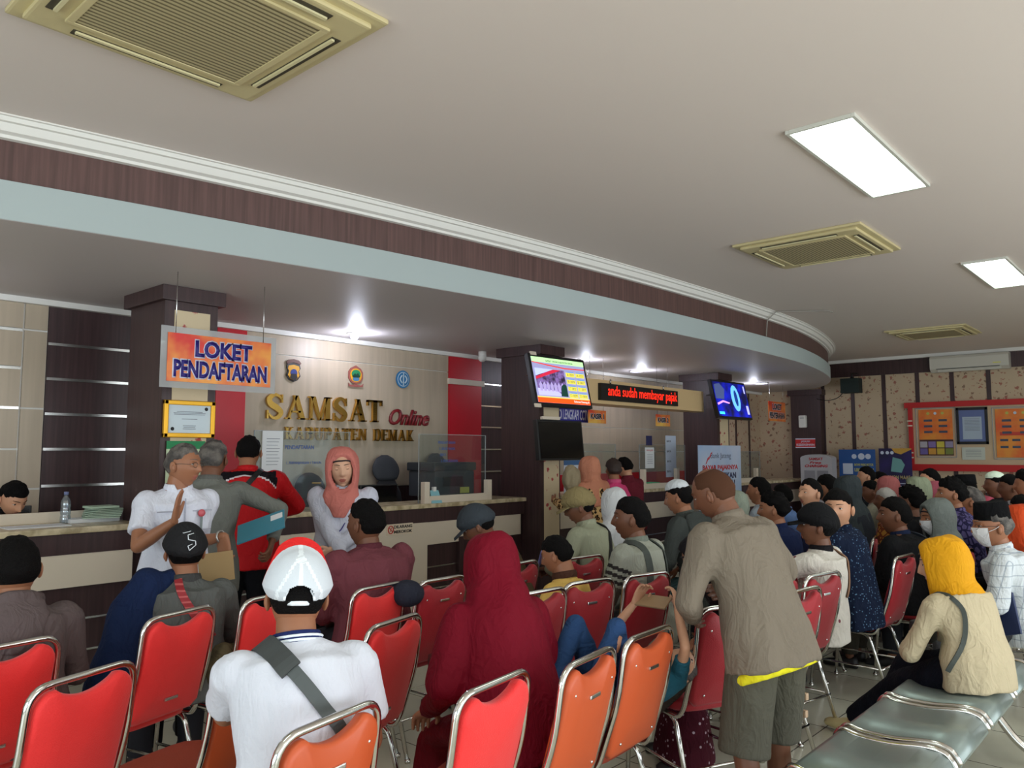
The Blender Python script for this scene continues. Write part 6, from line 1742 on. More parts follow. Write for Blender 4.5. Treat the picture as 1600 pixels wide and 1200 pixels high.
# red jacket
M_redj = cloth('red_track_jacket', (186, 22, 28), rough=.6); M_blk = cloth('black_panel', (24, 20, 26)); M_pip = cloth('white_piping', (220, 210, 214))
def yoke(c, x):
    K = x['K']; s = x['s']; rel = c - np.array(K['nk'])
    u = rel @ np.array(x['U2']); lx = rel @ np.array(x['X2']); ly = rel @ np.array(x['F2'])
    line = -.055 - 5.5 * np.abs(lx) ** 2.6 
    out = np.zeros(len(c), int); out = np.where(u > line, 1, out); out = np.where((np.abs(u - line) < .007), 2, out); out = np.where(u > -.012, 0, out); out = np.where(np.abs(lx) > .20, 0, out)
    return out
I = person('broad man in a red track jacket with black shoulders, at the counter', at(390, 683, 5.75), 62, 'stand', 5, 6, head=(-10, -10, 0), w=1.16, skin='m', hair='short', topm=[M_redj, M_blk, M_pip], slots=yoke, botm=M_bpants,
       collar=M_redj, hands=[(-.10, .34, 1.13), (.16, .30, 1.13)], poles=[(-1, .1, -.5), (1, .1, -.5)], shirt_hem=.16)
K = I['K']; X2, F2, U2 = I['X2'], I['F2'], I['U2']
strap(I, [K['nk'] + X2 * .09 + F2 * .03 + U2 * .005, K['nk'] + X2 * .07 - F2 * .115 - U2 * .03, K['nk'] - X2 * .02 - F2 * .155 - U2 * .14, K['nk'] - X2 * .13 - F2 * .155 - U2 * .26, K['wst'] - X2 * .20 - F2 * .06], .035, M_strapb)

# woman in salmon headscarf
M_salmon = cloth('salmon_scarf', (196, 116, 106), rough=.8)
I = person('standing woman in a salmon headscarf and white blouse in front of the counter', at(533, 704, 5.35), 226, 'stand', 0, 2, head=(8, -8, 4), w=1.16, hs=1.14, skin='f', hijab=M_salmon, hijab_len='chest', eyes='closed', topm=cloth('white_blouse', (196, 198, 212)), botm=M_bpants, fold=.8,
       hands=[(.04, .22, .98), (-.04, .24, .94)], poles=[(-1, -.3, -.4), (1, -.3, -.4)], shirt_hem=.26)
I['root'].children
for q in (-1,):
    bm = NB(); bx(bm, -.03, .03, -.014, .014, .0, .008, .002)
    for v in bm.verts: v.co = I['K']['R2'] @ v.co + I['arms'][1][0] + Vector((-.01, 0, .084))
    obj('epaulette', bm, mat('epaulette_gold', (150, 124, 60), .5), I['root'])
bm = NB(); nk = I['K']['nk']; tube(bm, smooth_path([nk + I['F2'] * .13 - I['U2'] * .20 + I['X2'] * -.05, nk + I['F2'] * .15 - I['U2'] * .28, nk + I['F2'] * .13 - I['U2'] * .20 + I['X2'] * .05], 4), .004, 5); obj('lanyard', bm, M_navy, I['root'])

# man leaning forward in khaki-grey jacket and shorts
M_khaki = cloth('khaki_jacket', (118, 108, 95), rough=.75); M_shorts = cloth('cargo_shorts', (78, 76, 66))
I = person('tall standing man in a khaki-grey jacket and cargo shorts leaning over the chairs', at(1098, 735, 3.32), 80, 'stand', 13, 10, head=(18, -22, -3), w=1.14, skin='d', hair='bald', hairm=mat('hair_cropped', (74, 48, 35), .9, spec=.1), topm=M_khaki, bottom='shorts', botm=M_shorts,
       collar=M_khaki, hands=[('w', at(1082, 962, 3.25)), (.16, .26, 1.04)], poles=[(-1, -.5, -.3), (1, -.3, -.5)], shirt_hem=.10, feet=[(-.12, -.05, .085), (.16, .06, .085)], fold=1.25, shoes=mat('sandal_brown', (66, 46, 36), .6), side=-2)
b = Blob(); K = I['K']; b.loft([(K['hip'] - I['K']['R1'] @ Vector((0, 0, .128)), I['X2'] * .212, I['F2'] * .156), (K['hip'] - I['K']['R1'] @ Vector((0, 0, .085)), I['X2'] * .205, I['F2'] * .150)]); obj('yellow_shirt_hem', b.mesh(.012, 1), cloth('yellow_shirt', (216, 206, 40)), I['root'])
for i, (kz, m_) in enumerate(((.08, 'flap_a'), (-.05, 'flap_b'))):
    Hh, Kn, An = I['legs'][1]; bm = NB(); bx(bm, -.010, .010, -.04, .04, -.014, .014, .004); p = Hh.lerp(Kn, .62 + .18 * i)
    for v in bm.verts: v.co = v.co + p + Vector((.094, -.03, 0))
    obj('pocket_flap', bm, cloth('pocket_tan', (176, 150, 124)), I['root'])

# man with white and red cap, back to the viewer
M_wpolo = cloth('white_polo', (206, 208, 218), rough=.8, crease=.15); M_navyc = cloth('navy_knit', (34, 44, 92)); M_capw = mat('cap_mesh_white', (208, 214, 222), .8, bump=.2, bscale=400); M_capr = cloth('cap_red', (222, 44, 44)); M_capt = cloth('cap_white_tape', (232, 238, 244))
I = person('seated man in a white polo and white and red cap, his back to the viewer', at(468, 874, 2.40), 66, 'sit', 11, 9, head=(-6, -6, 3), w=1.04, hs=1.0, skin='m', hair='short', topm=M_wpolo, sleeve='short', botm=cloth('dark_jeans', (36, 38, 48)), collar=M_navyc, fold=.8,
       cap=('trucker', [M_capr, M_capw, M_capt]), hands=[('w', at(425, 1038, 2.62)), (.10, .34, .62)], poles=[('w', at(285, 1180, 2.2)), None], hdirs=[(.5, .35, .8), None], palms=[(.8, -.5, .2), None], hand_pose=('relax', 'relax'), seat=.49)
K = I['K']; X2, F2, U2 = I['X2'], I['F2'], I['U2']
M_gst = mat('strap_grey', (70, 76, 76), .6)
strap(I, [K['nk'] - X2 * .075 + F2 * .06 - U2 * .0, K['nk'] - X2 * .085 - F2 * .075 - U2 * .005, K['nk'] - X2 * .02 - F2 * .142 - U2 * .10, K['nk'] + X2 * .06 - F2 * .155 - U2 * .20, K['wst'] + X2 * .13 - F2 * .13 + U2 * .02, K['hip'] + X2 * .19], .036, M_gst)
strap(I, [K['nk'] - X2 * .095 + F2 * .03 + U2 * .008, K['nk'] - X2 * .09 - F2 * .072 - U2 * .002, K['nk'] - X2 * .035 - F2 * .138 - U2 * .085], .062, mat('strap_pad', (58, 62, 62), .7), 'shoulder_pad', .007)
for zz, ww in ((.018, .004), (.006, .004)):
    bm = NB(); nk = K['nk'] + K['U3'] * zz; tube(bm, [nk + X2 * (.0755 * math.cos(q)) + F2 * (.0725 * math.sin(q)) for q in [math.pi * 2 * k / 24 for k in range(24)]], ww, 5, True); obj('collar_stripe', bm, M_capt, I['root'])
S, E_, Wr = I['arms'][0]; d = (Wr - E_).normalized(); s1, s2 = ring_frame(d); bm = NB(); tube(bm, [Wr - d * .035 + (s1 * math.cos(q) + s2 * math.sin(q)) * .033 for q in [k * math.pi / 8 for k in range(16)]], .010, 6, True); obj('wrist_band', bm, M_strapb, I['root'])

# woman in long burgundy headscarf
M_burg = cloth('burgundy_scarf', (108, 6, 28), rough=.75); M_burg2 = cloth('burgundy_dress', (92, 6, 18), rough=.8)
I = person('seated woman in a long burgundy headscarf and dress, her back to the viewer', at(764, 838, 3.10), 66, 'sit', 12, 6, head=(4, -8, 0), w=.90, hs=1.02, hijab=M_burg, hijab_len='long', poles=[(-.5, -.5, -1), (.5, -.5, -1)], topm=M_burg2, bottom='long_skirt', botm=M_burg2,
       hands=[(-.24, .24, .64), (.14, .34, .62)], feet=[(-.22, .52, .085), (.18, .46, .085)], fold=1.5, bustle=.03, shirt_hem=.16)
t = tag(obj('handbag', (lambda b: (bx(b, -.10, .10, -.035, .035, 0, .13, .02), b)[1])(NB()), mat('bag_black', (22, 20, 22), .5)), 'small black and beige bag on the lap of the woman in burgundy', 'bag'); t.location = at(690, 1075, 2.95) ; t.rotation_euler = (0, .3, 1.0)

# ---- seated figures on the left and middle ---------------------------------
M_dgrey = cloth('hoodie_grey', (92, 80, 80))
I = person('seated man in a dusty grey hooded top at the left edge, seen from behind', at(24, 842, 3.16), 80, 'sit', 4, 6, head=(4, 0, 0), w=1.08, hs=1.08, skin='m', topm=M_dgrey, collar=cloth('hood_grey', (70, 66, 68)), fold=.8)
def hood(I, m, w=1.0):
    K = I['K']; X2, F2, U2 = I['X2'], I['F2'], I['U2']; b = Blob(); c = K['nk'] + U2 * .005
    pts = [c + X2 * (.085 * w * math.cos(q)) + F2 * (.075 * math.sin(q) - .01) + U2 * (.012 - .02 * math.sin(q)) for q in [2 * math.pi * k / 20 for k in range(20)]]
    tube(b.bm, pts, .024, 10, True)
    b.loft([(c - F2 * .07 + U2 * .01, X2 * .10, F2 * .03), (c - F2 * .105 - U2 * .05, X2 * .115, F2 * .038), (c - F2 * .125 - U2 * .13, X2 * .09, F2 * .03), (c - F2 * .125 - U2 * .19, X2 * .04, F2 * .02)], 20)
    me = b.mesh(.011, 2); folds(me, .008, 10, 4); obj('hood', me, m, I['root'])
hood(I, M_dgrey)
M_gtee = cloth('grey_tee', (92, 94, 92)); M_capb = cloth('cap_charcoal', (38, 38, 40))
I = person('seated man in a black cap and grey shirt with a blue jacket on his shoulder', at(290, 826, 3.80), 74, 'sit', 4, 6, head=(0, 2, 0), w=1.04, skin='m', topm=M_gtee, collar=cloth('grey_tee_neck', (70, 70, 70)), cap=('baseball', M_capb), hs=1.0)
K = I['K']; b = Blob(); X2, F2, U2 = I['X2'], I['F2'], I['U2']; sh = I['arms'][0][0]
MIc = I['MH']; bm = NB()
def capn(x, z):   # point on the back of the cap crown
    X_ = x; Y_ = -math.sqrt(max(.0001, 1 - (X_ / .096) ** 2 - (z / .142) ** 2)) * .142
    return MIc @ Vector((X_, Y_, z))
for pl in ([(-.034, .118), (-.024, .106), (.002, .112), (.020, .116)], [(.022, .104), (-.006, .098), (-.006, .078), (.026, .070), (.026, .052), (-.004, .030), (-.010, .050), (.010, .058)]):
    for (p0, p1) in zip(pl, pl[1:]): tube(bm, [capn(*p0), capn(*p1)], .0020, 5)
obj('cap_emblem', bm, M_capt, I['root'])
b.limb([K['nk'] - X2 * .07 + U2 * .01, sh + U2 * .05 - F2 * .02, sh - X2 * .05 - U2 * .10, sh - X2 * .09 - U2 * .28, sh - X2 * .10 - U2 * .42 + F2 * .04], [.05, .085, .115, .13, .14], 16)
b.limb([sh - X2 * .12 - U2 * .30 - F2 * .02, sh - X2 * .17 - U2 * .40, sh - X2 * .12 - U2 * .50 - F2 * .04], [.06, .055, .05], 12)
me = b.mesh(.014, 2); folds(me, .02, 8, 5); tag(obj('denim_jacket', me, cloth('navy_denim', (26, 40, 74))), 'dark blue jacket slung over the shoulder of the black-capped man', 'jacket')
o = bpy.data.objects['denim_jacket']; o.location = I['root'].location; o.rotation_euler = (0, 0, I['a'])
strap(I, [K['nk'] - X2 * .04 - F2 * .06 + U2 * .012, K['nk'] - X2 * .03 - F2 * .125 - U2 * .07, K['nk'] + X2 * .03 - F2 * .15 - U2 * .17, K['wst'] + X2 * .12 - F2 * .12], .035, mat('strap_red', (150, 36, 44), .7, pattern=make_grille((190, 90, 90), 40, 2, .3)))
b = Blob(); b.ball((0, 0, 0), (.10, .07, .13)); me = b.mesh(.014, 1); folds(me, .015, 12, 3); t = tag(obj('shoulder_bag', me, cloth('camo_bag', (96, 86, 64), pattern=make_cloudy((60, 54, 40), 12))), 'camouflage bag hanging beside the scarlet chair of the black-capped man', 'bag'); t.location = (1.93, 3.52, .60)
# maroon shirt
M_maroon = cloth('maroon_tee', (112, 60, 68))
I = person('heavy seated man in a maroon shirt turned towards the woman in white', at(572, 783, 4.44), 84, 'sit', 2, 8, head=(22, 2, 0), w=1.30, hs=1.12, skin='d', topm=M_maroon, sleeve='elbow', collar=cloth('maroon_neck', (90, 44, 52)), fold=1.3)
# grey cap, brown jacket, bent over
I = person('seated man in a dark grey cap and olive-brown jacket bowed over by the counter', at(733, 797, 5.1), 104, 'sit', 14, 16, head=(24, -26, 0), skin='d', topm=cloth('olive_jacket', (84, 70, 50)), cap=('baseball', cloth('cap_slate', (58, 64, 70)), .10), w=1.04, hs=1.06, collar=cloth('olive_collar', (76, 62, 44)))
t = tag(obj('baseball_cap', (lambda b: (ball(b, (0, 0, 0), (.085, .10, .07), None, 16), b)[1])(NB()), cloth('cap_navygrey', (44, 46, 58))), 'dark cap hung on the corner of the crimson chair by the counter', 'cap'); t.location = (2.80, 3.24, .87)
# boy
I = person('small boy in a yellow shirt seated with his head bowed', at(862, 852, 4.5), 84, 'sit', 6, 8, head=(26, -16, 0), w=.74, hs=.92, skin='m', topm=cloth('yellow_tee', (206, 170, 92)), sleeve='short', collar=cloth('brown_neckband', (72, 46, 36)), seat=.45, feet=[(-.08, .34, .16), (.08, .34, .16)], hands=[(-.08, .24, .60), (.08, .24, .60)])
# tan cap with phone
M_sage = cloth('sage_shirt', (146, 148, 126))
I = person('seated man in a tan cap and sage shirt looking at his phone', at(898, 768, 5.6), 100, 'sit', 6, 10, head=(28, -14, 0), w=1.06, hs=1.02, skin='d', topm=M_sage, cap=('baseball', cloth('cap_tan', (132, 118, 82))), collar=M_sage, hands=[(-.16, .34, .80), (.02, .34, .78)], hand_pose=('grip', 'relax'))
glasses(I, MATS['spectacle_metal']); K = I['K']; X2, F2, U2 = I['X2'], I['F2'], I['U2']
strap(I, [K['nk'] + X2 * .10 + F2 * .02 + U2 * .005, K['nk'] + X2 * .10 - F2 * .085 - U2 * .02, K['nk'] + X2 * .02 - F2 * .145 - U2 * .14, K['nk'] - X2 * .06 - F2 * .155 - U2 * .28], .035, M_strapb)
def phone(label, loc, rot, c=(120, 112, 176), lit=.6):
    t = thing('mobile_phone', label, 'phone', loc); t.rotation_euler = rot
    bm = NB(); bx(bm, -.038, .038, -.0045, .0045, -.078, .078, .004); obj('case', bm, mat('phone_case_%d' % c[0], c, .4), t)
    bm = NB(); bx(bm, -.034, .034, .0045, .0055, -.073, .073); obj('screen', bm, mat('phone_screen', (120, 130, 170), .2, emit=lit), t)
phone('phone in a lilac case held by the man in the tan cap', wpos(I, I['arms'][0][2]) + Vector((-.02, .05, .07)), (R(20), R(-24), R(20)))
# white headscarf behind
I = person('seated woman in a white headscarf and white blouse beyond the man in the tan cap', at(957, 766, 6.4), 100, 'sit', 4, 4, head=(-10, -4, 0), hs=1.0, hijab=cloth('white_scarf', (210, 212, 214)), topm=cloth('white_top', (196, 196, 206)), botm=M_bpants)
# striped sleeves man
M_pale = cloth('pale_grey_shirt', (150, 152, 140)); M_slv = cloth('taupe_sleeve', (92, 86, 78)); M_str = cloth('dark_stripe', (52, 48, 48))
def armstripes(c, x):
    out = np.zeros(len(c), int)
    for i in (0, 1):
        S, E_, W_ = [np.array(v) for v in x['arms'][i]]; ax = E_ - S; L_ = np.linalg.norm(ax); ax = ax / L_
        rel = c - S; u = rel @ ax; r = np.linalg.norm(rel - u[:, None] * ax, axis=1); near = (r < .09) & (u > .07)
        band = near & (u < .19); st = band & (((u - .07) / .04 % 1) < .55)
        out = np.where(near, 1, out); out = np.where(band, 0, out); out = np.where(st, 2, out)
        q = np.array(x['X2']) * (-1 if i == 0 else 1)
        out = np.where((np.abs((c - np.array(x['K']['nk'])) @ q) < .105), 0, out)
    rel = c - np.array(x['K']['nk'])
    return out
I = person('seated man in a pale grey shirt with dark-striped sleeves, face in profile', at(985, 779, 4.85), 92, 'sit', 4, 6, head=(30, 0, 0), w=1.10, hs=1.10, skin='d', topm=[M_pale, M_slv, M_str], slots=armstripes, collar=cloth('grey_collar', (118, 124, 114)), fold=1.0)
K = I['K']; X2, F2, U2 = I['X2'], I['F2'], I['U2']
for q in (-1, 1): strap(I, [K['nk'] + X2 * q * .085 + F2 * .05 + U2 * .004, K['nk'] + X2 * q * .10 - F2 * .085 - U2 * .015, K['nk'] + X2 * q * .12 - F2 * .14 - U2 * .15, K['nk'] + X2 * q * .13 - F2 * .12 - U2 * .28], .04, mat('strap_green_grey', (66, 72, 68), .7))
# man with dark cap with white rim, charcoal drape and plaid
I = person('seated person in a charcoal hooded drape with a white-rimmed dark cap', at(1056, 754, 6.0), 96, 'sit', 8, 8, head=(12, -8, 0), w=1.12, hs=1.06, skin='m', hair='short', topm=cloth('charcoal_drape', (62, 66, 64)), botm=cloth('teal_plaid', (60, 88, 90), pattern=make_plaid((30, 40, 44), 18, .2)), bottom='long_skirt',
       cap=('skullcap', cloth('white_knit', (196, 200, 204))), hands=[(-.2, .3, .66), (.18, .28, .7)], collar=cloth('charcoal_hood', (72, 76, 72)), shirt_hem=.12, fold=1.5)
b = Blob(); K = I['K']; X2, F2, U2 = I['X2'], I['F2'], I['U2']; b.loft([(K['nk'] - F2 * .06 + U2 * .01, X2 * .12, F2 * .06), (K['nk'] - F2 * .09 - U2 * .05, X2 * .19, F2 * .07), (K['nk'] - F2 * .10 - U2 * .22, X2 * .20, F2 * .07), (K['nk'] - F2 * .09 - U2 * .36, X2 * .14, F2 * .05)]); me = b.mesh(.016, 2); folds(me, .02, 7, 33, (1, 1, .3)); obj('draped_shawl', me, cloth('charcoal_drape', (62, 66, 64)), I['root'])

# group at the cashier counter
I = person('standing woman in a leopard-print dress and peach headscarf at the cashier counter', at(920, 716, 8.0), 84, 'stand', 2, 4, hijab=cloth('peach_scarf', (188, 124, 98)), topm=cloth('leopard', (196, 160, 108), pattern=pat_leopard), bottom='long_skirt', botm=MATS['cloth_leopard'], w=1.12, hs=1.15, hands=[(-.2, .36, 1.12), (.12, .34, 1.0)])
b = Blob(); b.ball((0, 0, 0), (.10, .08, .14)); me = b.mesh(.018, 1); folds(me, .03, 12, 3); t = tag(obj('bundle', me, cloth('khaki_bundle', (146, 132, 106))), 'crumpled khaki bundle carried beside the woman in leopard print', 'bundle'); t.location = at(893, 748, 7.8)
I = person('man in a maroon shirt holding a child at the cashier counter', at(972, 716, 9.0), 70, 'stand', 2, 6, head=(20, -16, 0), hs=1.1, w=1.05, topm=cloth('maroon_shirt', (104, 34, 46)), collar=cloth('maroon_shirt', (104, 34, 46)), hands=[(-.22, .28, 1.05), (-.05, .3, 1.0)], skin='l')
I = person('small child in a pink hooded jacket carried at the cashier counter', at(958, 722, 8.6), 60, 'sit', 0, 4, w=.62, hs=.95, hair='wavy', hairm=M_hairbrn, topm=cloth('pink_jacket', (214, 70, 120)), collar=cloth('pink_hood', (222, 92, 136)), seat=.82, feet=[(-.08, .2, .70), (.08, .2, .70)], hands=[(-.12, .25, 1.0), (.12, .25, 1.0)], lod=2)

# ---- girl lying across the chairs with a phone ------------------------------
I = person('girl lying on her back across the rust chairs, holding a phone above her', Vector((0, 0, 1.28)), 90, 'stand', 0, 6, head=(42, 4, 0), w=.82, hs=1.18, skin='l', hair='long', hairm=M_hairbrn, topm=cloth('teal_tee', (36, 84, 100)), sleeve='short', botm=cloth('blue_jeans', (40, 66, 104)), lod=0,
       hands=[(-.10, .32, 1.04), (.10, .32, 1.02)], hdirs=[(.3, .8, .3), (-.3, .8, .3)], palms=[(1, 0, -.2), (-1, 0, -.2)], poles=[(-1, -.2, -1), (1, -.2, -1)], hand_pose=('hold', 'hold'), feet=[(-.06, .03, .46), (.10, .05, .40)], shoes=False)
gr = I['root']; gr.rotation_euler = Matrix(((0, 0, 1), (1, 0, 0), (0, 1, 0))).to_euler(); gr.location = (3.25 - 1.28, 1.84, .635)
b = Blob()
Mh = I['MH']
for k in range(7):
    x = -.05 + .017 * k; b.limb([Mh @ Vector((x, -.03, .10)), Mh @ Vector((x * 1.2, -.09, .13)), Mh @ Vector((x * 1.3, -.22, .15)), Mh @ Vector((x * 1.2, -.38 - .02 * (k % 3), .14))], [.03, .026, .02, .010], 8)
obj('hanging_hair', b.mesh(.012, 1), M_hairbrn, gr)
for q in (0, 1):
    An = I['legs'][q][2]; b = Blob(); b.loft([(An + Vector((0, -.02, .02)), Vector((.028, 0, 0)), Vector((0, .02, .02))), (An + Vector((0, .0, -.03)), Vector((.034, 0, 0)), Vector((0, .035, 0))), (An + Vector((0, .03, -.09)), Vector((.038, 0, 0)), Vector((0, .024, 0))), (An + Vector((0, .045, -.135)), Vector((.036, 0, 0)), Vector((0, .014, 0)))], 14)
    for k in range(5): b.limb([An + Vector((-.028 + .014 * k, .04, -.13)), An + Vector((-.030 + .015 * k, .05, -.162 - .006 * (2 - abs(k - 2))))], [.0085, .007 + .003 * (k == (0 if q else 4))], 8)
    obj('bare_foot', b.mesh(.006, 1), SK['l'], gr)
phone('phone in a worn tan case held up by the lying girl', (3.01, 1.86, .97), (Matrix(((0, .5, .85), (1, 0, 0), (0, -.85, .5))).transposed().to_3x3() if False else Matrix(((.85, .5, 0), (0, 0, 1), (.5, -.85, 0)))).to_euler(), (150, 122, 92))

# woman in floral dress seen behind the shorts
I = person('seated woman in a dark floral dress, mostly hidden behind the standing man', Vector((3.80, 2.12, 1.15)), 128, 'sit', 22, 20, head=(0, -30, 0), w=1.05, topm=cloth('black_top', (22, 20, 24)), hijab=cloth('black_scarf', (26, 24, 28)), bottom='long_skirt', botm=cloth('floral_dress', (64, 18, 30), pattern=make_dots((170, 150, 160), 34, .22)), shirt_hem=.02, lod=0)

# ---- clerk at the left
I = person('clerk in red bowed behind the left counter, only his dark hair and brow showing', at(30, 757, 5.75), 262, 'sit', 10, 16, head=(26, -28, 0), hs=1.12, skin='l', topm=cloth('red_uniform', (160, 30, 40)), seat=.44, lod=1)
I = person('clerk hidden behind the cashier monitor, seated at the desk', Vector((8.7, 6.98, 1.13)), 270, 'sit', 4, 6, topm=cloth('cream_uniform', (190, 180, 160)), seat=.44, lod=2) if False else None

# ---- crowd on the right -----------------------------------------------------
def crowd(label, px, py, d, face=92, **k):
    k.setdefault('head', (14, 0, 0)); k.setdefault('hs', 1.06)
    return person(label, at(px, py, d), face, 'sit', k.pop('lean', 5), k.pop('hunch', 7), **k)
C = cloth
crowd('seated figure in a pale sage headscarf just behind the khaki jacket shoulder', 1146, 771, 6.6, hijab=C('sage_scarf_pale', (140, 148, 134)), topm=C('sage_top', (116, 124, 112)))
crowd('seated man with thick black hair in profile just right of the standing khaki jacket', 1186, 747, 7.3, skin='m', topm=C('white_check', (150, 160, 170)), head=(6, 4, 0))
crowd('seated person in a navy top with a full black hair, right of the khaki jacket', 1207, 772, 6.0, skin='m', hair='wavy', topm=C('navy_top', (26, 36, 70)), collar=C('navy_top', (26, 36, 70)), head=(20, 0, 0))
crowd('boy in a light blue shirt with red and green trim, further back', 1222, 758, 8.0, skin='l', topm=C('light_blue', (110, 140, 196)), collar=C('light_blue', (110, 140, 196)), w=.9, head=(-10, 4, 0))
crowd('middle-aged man with combed dark hair and a red collar looking to the left', 1266, 749, 6.6, skin='l', topm=C('navy_red', (30, 34, 60)), collar=C('red_collar', (170, 30, 50)), head=(48, 4, 0), face=104, hair='receding')
crowd('seated man with glossy black hair, red collar, seen from behind', 1291, 743, 7.4, skin='m', topm=C('olive_tee', (110, 104, 80)), head=(2, 0, 0))
crowd('seated figure in a charcoal jacket with a grey hooded head', 1322, 746, 6.9, hijab=C('charcoal_scarf', (54, 60, 62)), topm=C('charcoal_jacket', (40, 42, 48)), w=1.08, head=(-16, 0, 0))
I = crowd('seated man in a black cap and white batik shirt in profile', 1278, 793, 4.9, face=90, lean=-3, hunch=3, skin='d', topm=C('white_batik', (206, 200, 190), pattern=make_dots((120, 60, 70), 9, .13)), collar=C('black_collar', (26, 24, 28)), cap=('baseball', C('cap_black', (22, 22, 24))), head=(26, 4, 0), w=1.1, hands=[(-.10, .30, .98), (.12, .3, .64)], hand_pose=('grip', 'relax'), poles=[(-1, .3, -.8), None])
K = I['K']; X2, F2, U2 = I['X2'], I['F2'], I['U2']; strap(I, [K['nk'] + X2 * .11 + F2 * .05, K['nk'] + X2 * .12 - F2 * .08 - U2 * .02, K['nk'] + X2 * .09 - F2 * .14 - U2 * .15, K['nk'] + X2 * .02 - F2 * .15 - U2 * .28], .03, mat('strap_tan', (130, 96, 72), .6))
crowd('young man in a dotted navy shirt turning his face to the camera', 1308, 766, 5.3, face=90, skin='l', topm=C('navy_dots', (18, 28, 50), pattern=make_dots((90, 120, 150), 55, .22)), collar=MATS['cloth_navy_dots'], head=(96, 0, 0), w=1.1, hs=1.12, botm=C('jeans_mid', (50, 66, 96)))
I = crowd('heavy man in a black jacket with a backpack in profile', 1397, 779, 5.85, face=88, skin='d', topm=C('black_jacket', (22, 22, 24)), collar=C('navy_hood', (24, 34, 60)), head=(26, 2, 0), w=1.28, hs=1.12, botm=C('olive_pants', (60, 56, 48)))
K = I['K']; X2, F2, U2 = I['X2'], I['F2'], I['U2']
strap(I, [K['nk'] + X2 * .14 + F2 * .06, K['nk'] + X2 * .15 - F2 * .09 - U2 * .02, K['nk'] + X2 * .16 - F2 * .15 - U2 * .2], .06, mat('strap_darkblue', (34, 40, 50), .8))
crowd('old man with white cropped hair seen over the dark jacketed crowd', 1383, 764, 7.4, skin='d', hairm=M_hairwht, topm=C('orange_print', (186, 130, 60), pattern=make_batik((120, 60, 40))), head=(24, 0, 0), hs=1.0)
crowd('man with black hair highest in the middle of the back crowd', 1354, 730, 9.8, skin='l', topm=C('dark_back_a', (40, 44, 50)), head=(30, 6, 0))
crowd('black-haired man beside the rose headscarf at the back', 1374, 738, 10.3, skin='l', topm=C('dark_back_b', (44, 40, 44)), head=(10, 0, 0))
crowd('woman in a dusty rose headscarf at the back left of the crowd', 1384, 747, 8.2, hijab=C('rose_scarf', (160, 92, 90)), topm=C('rose_top', (140, 84, 84)), head=(8, 0, 0))
crowd('man with short dark hair behind the old white-haired man', 1360, 752, 8.9, skin='d', topm=C('stone_tee', (150, 146, 130)), head=(30, 0, 0))
crowd('woman in a sage green headscarf in the middle of the back rows', 1430, 748, 7.3, hijab=C('sage_scarf', (132, 140, 116)), topm=C('sage_dress', (110, 116, 98)), head=(20, 0, 0), hs=1.1)
crowd('person with curly black hair below the sage headscarf', 1421, 763, 6.9, skin='d', hair='curly', topm=C('dark_curly_top', (30, 30, 34)), head=(-6, 0, 0))
crowd('young man with his chin raised in profile before the red board', 1455, 734, 8.4, skin='l', topm=C('teal_dark', (40, 56, 60)), head=(30, 12, 0))
crowd('woman in a rose pink headscarf below the young man before the red board', 1458, 755, 7.9, hijab=C('pink_scarf', (164, 84, 98)), topm=C('pink_dress', (150, 80, 92)))
crowd('man with wavy hair and purple batik shirt in profile', 1486, 750, 6.35, skin='m', hair='wavy', topm=C('purple_batik', (92, 84, 128), pattern=make_batik((40, 36, 70))), collar=MATS['cloth_purple_batik'], head=(26, 4, 0), w=1.05)
crowd('man in a bright orange shirt just behind the purple batik shirt', 1514, 762, 6.7, skin='m', hairm=M_hairgry, topm=C('orange_shirt', (224, 96, 56)), collar=C('orange_shirt', (224, 96, 56)), head=(12, 0, 0))
crowd('man wearing a low black fez-like cap far back', 1507, 745, 8.6, skin='d', cap=('peci', C('peci_black', (18, 18, 20))), topm=C('taupe_back', (96, 80, 72)), head=(20, 0, 0))
crowd('seated woman in a magenta headscarf, lower right of the orange shirt', 1533, 779, 7.0, hijab=C('magenta_scarf', (160, 68, 86)), topm=C('magenta_dress', (140, 58, 76)), seat=.40)
I = crowd('woman in a grey headscarf and white face mask in the middle right', 1458, 784, 5.9, face=96, hijab=C('grey_scarf', (104, 110, 106)), topm=C('black_blouse', (28, 28, 30)), head=(34, -6, 0), hs=1.12); mask(I, C('mask_white', (220, 220, 222)))
crowd('man with a hand near his face and a white skullcap at the back right', 1554, 740, 8.0, skin='d', cap=('skullcap', C('skullcap_white', (220, 236, 214))), topm=C('black_back', (26, 26, 28)), head=(30, 0, 0), hands=[(-.06, .26, 1.14), (.12, .3, .66)], poles=[(-1, 0, -1), None])
crowd('man in a white polo with dark stripe collar at the back right', 1577, 743, 7.4, skin='d', topm=C('white_polo_back', (196, 198, 202)), collar=C('white_polo_back', (196, 198, 202)), head=(24, 0, 0))
crowd('black-haired person in a mint shirt at the right edge of the back row', 1604, 737, 7.0, skin='m', hair='wavy', topm=C('mint_shirt', (150, 170, 160)), head=(10, 0, 0))
crowd('black-haired head right behind the masked man with the black fez-like cap', 1556, 783, 5.9, skin='m', topm=C('black_back2', (28, 26, 28)), head=(-20, 0, 0))
crowd('woman in a burnt orange headscarf at the right edge', 1590, 793, 5.4, face=100, hijab=C('burnt_orange_scarf', (196, 72, 36)), topm=C('orange_dress', (170, 62, 34)), head=(-10, 0, 0), seat=.44, hs=1.1)
crowd('person in black with dark hair at the right edge above the orange headscarf', 1597, 775, 6.3, skin='m', topm=C('black_back3', (24, 24, 26)), head=(-10, 0, 0))
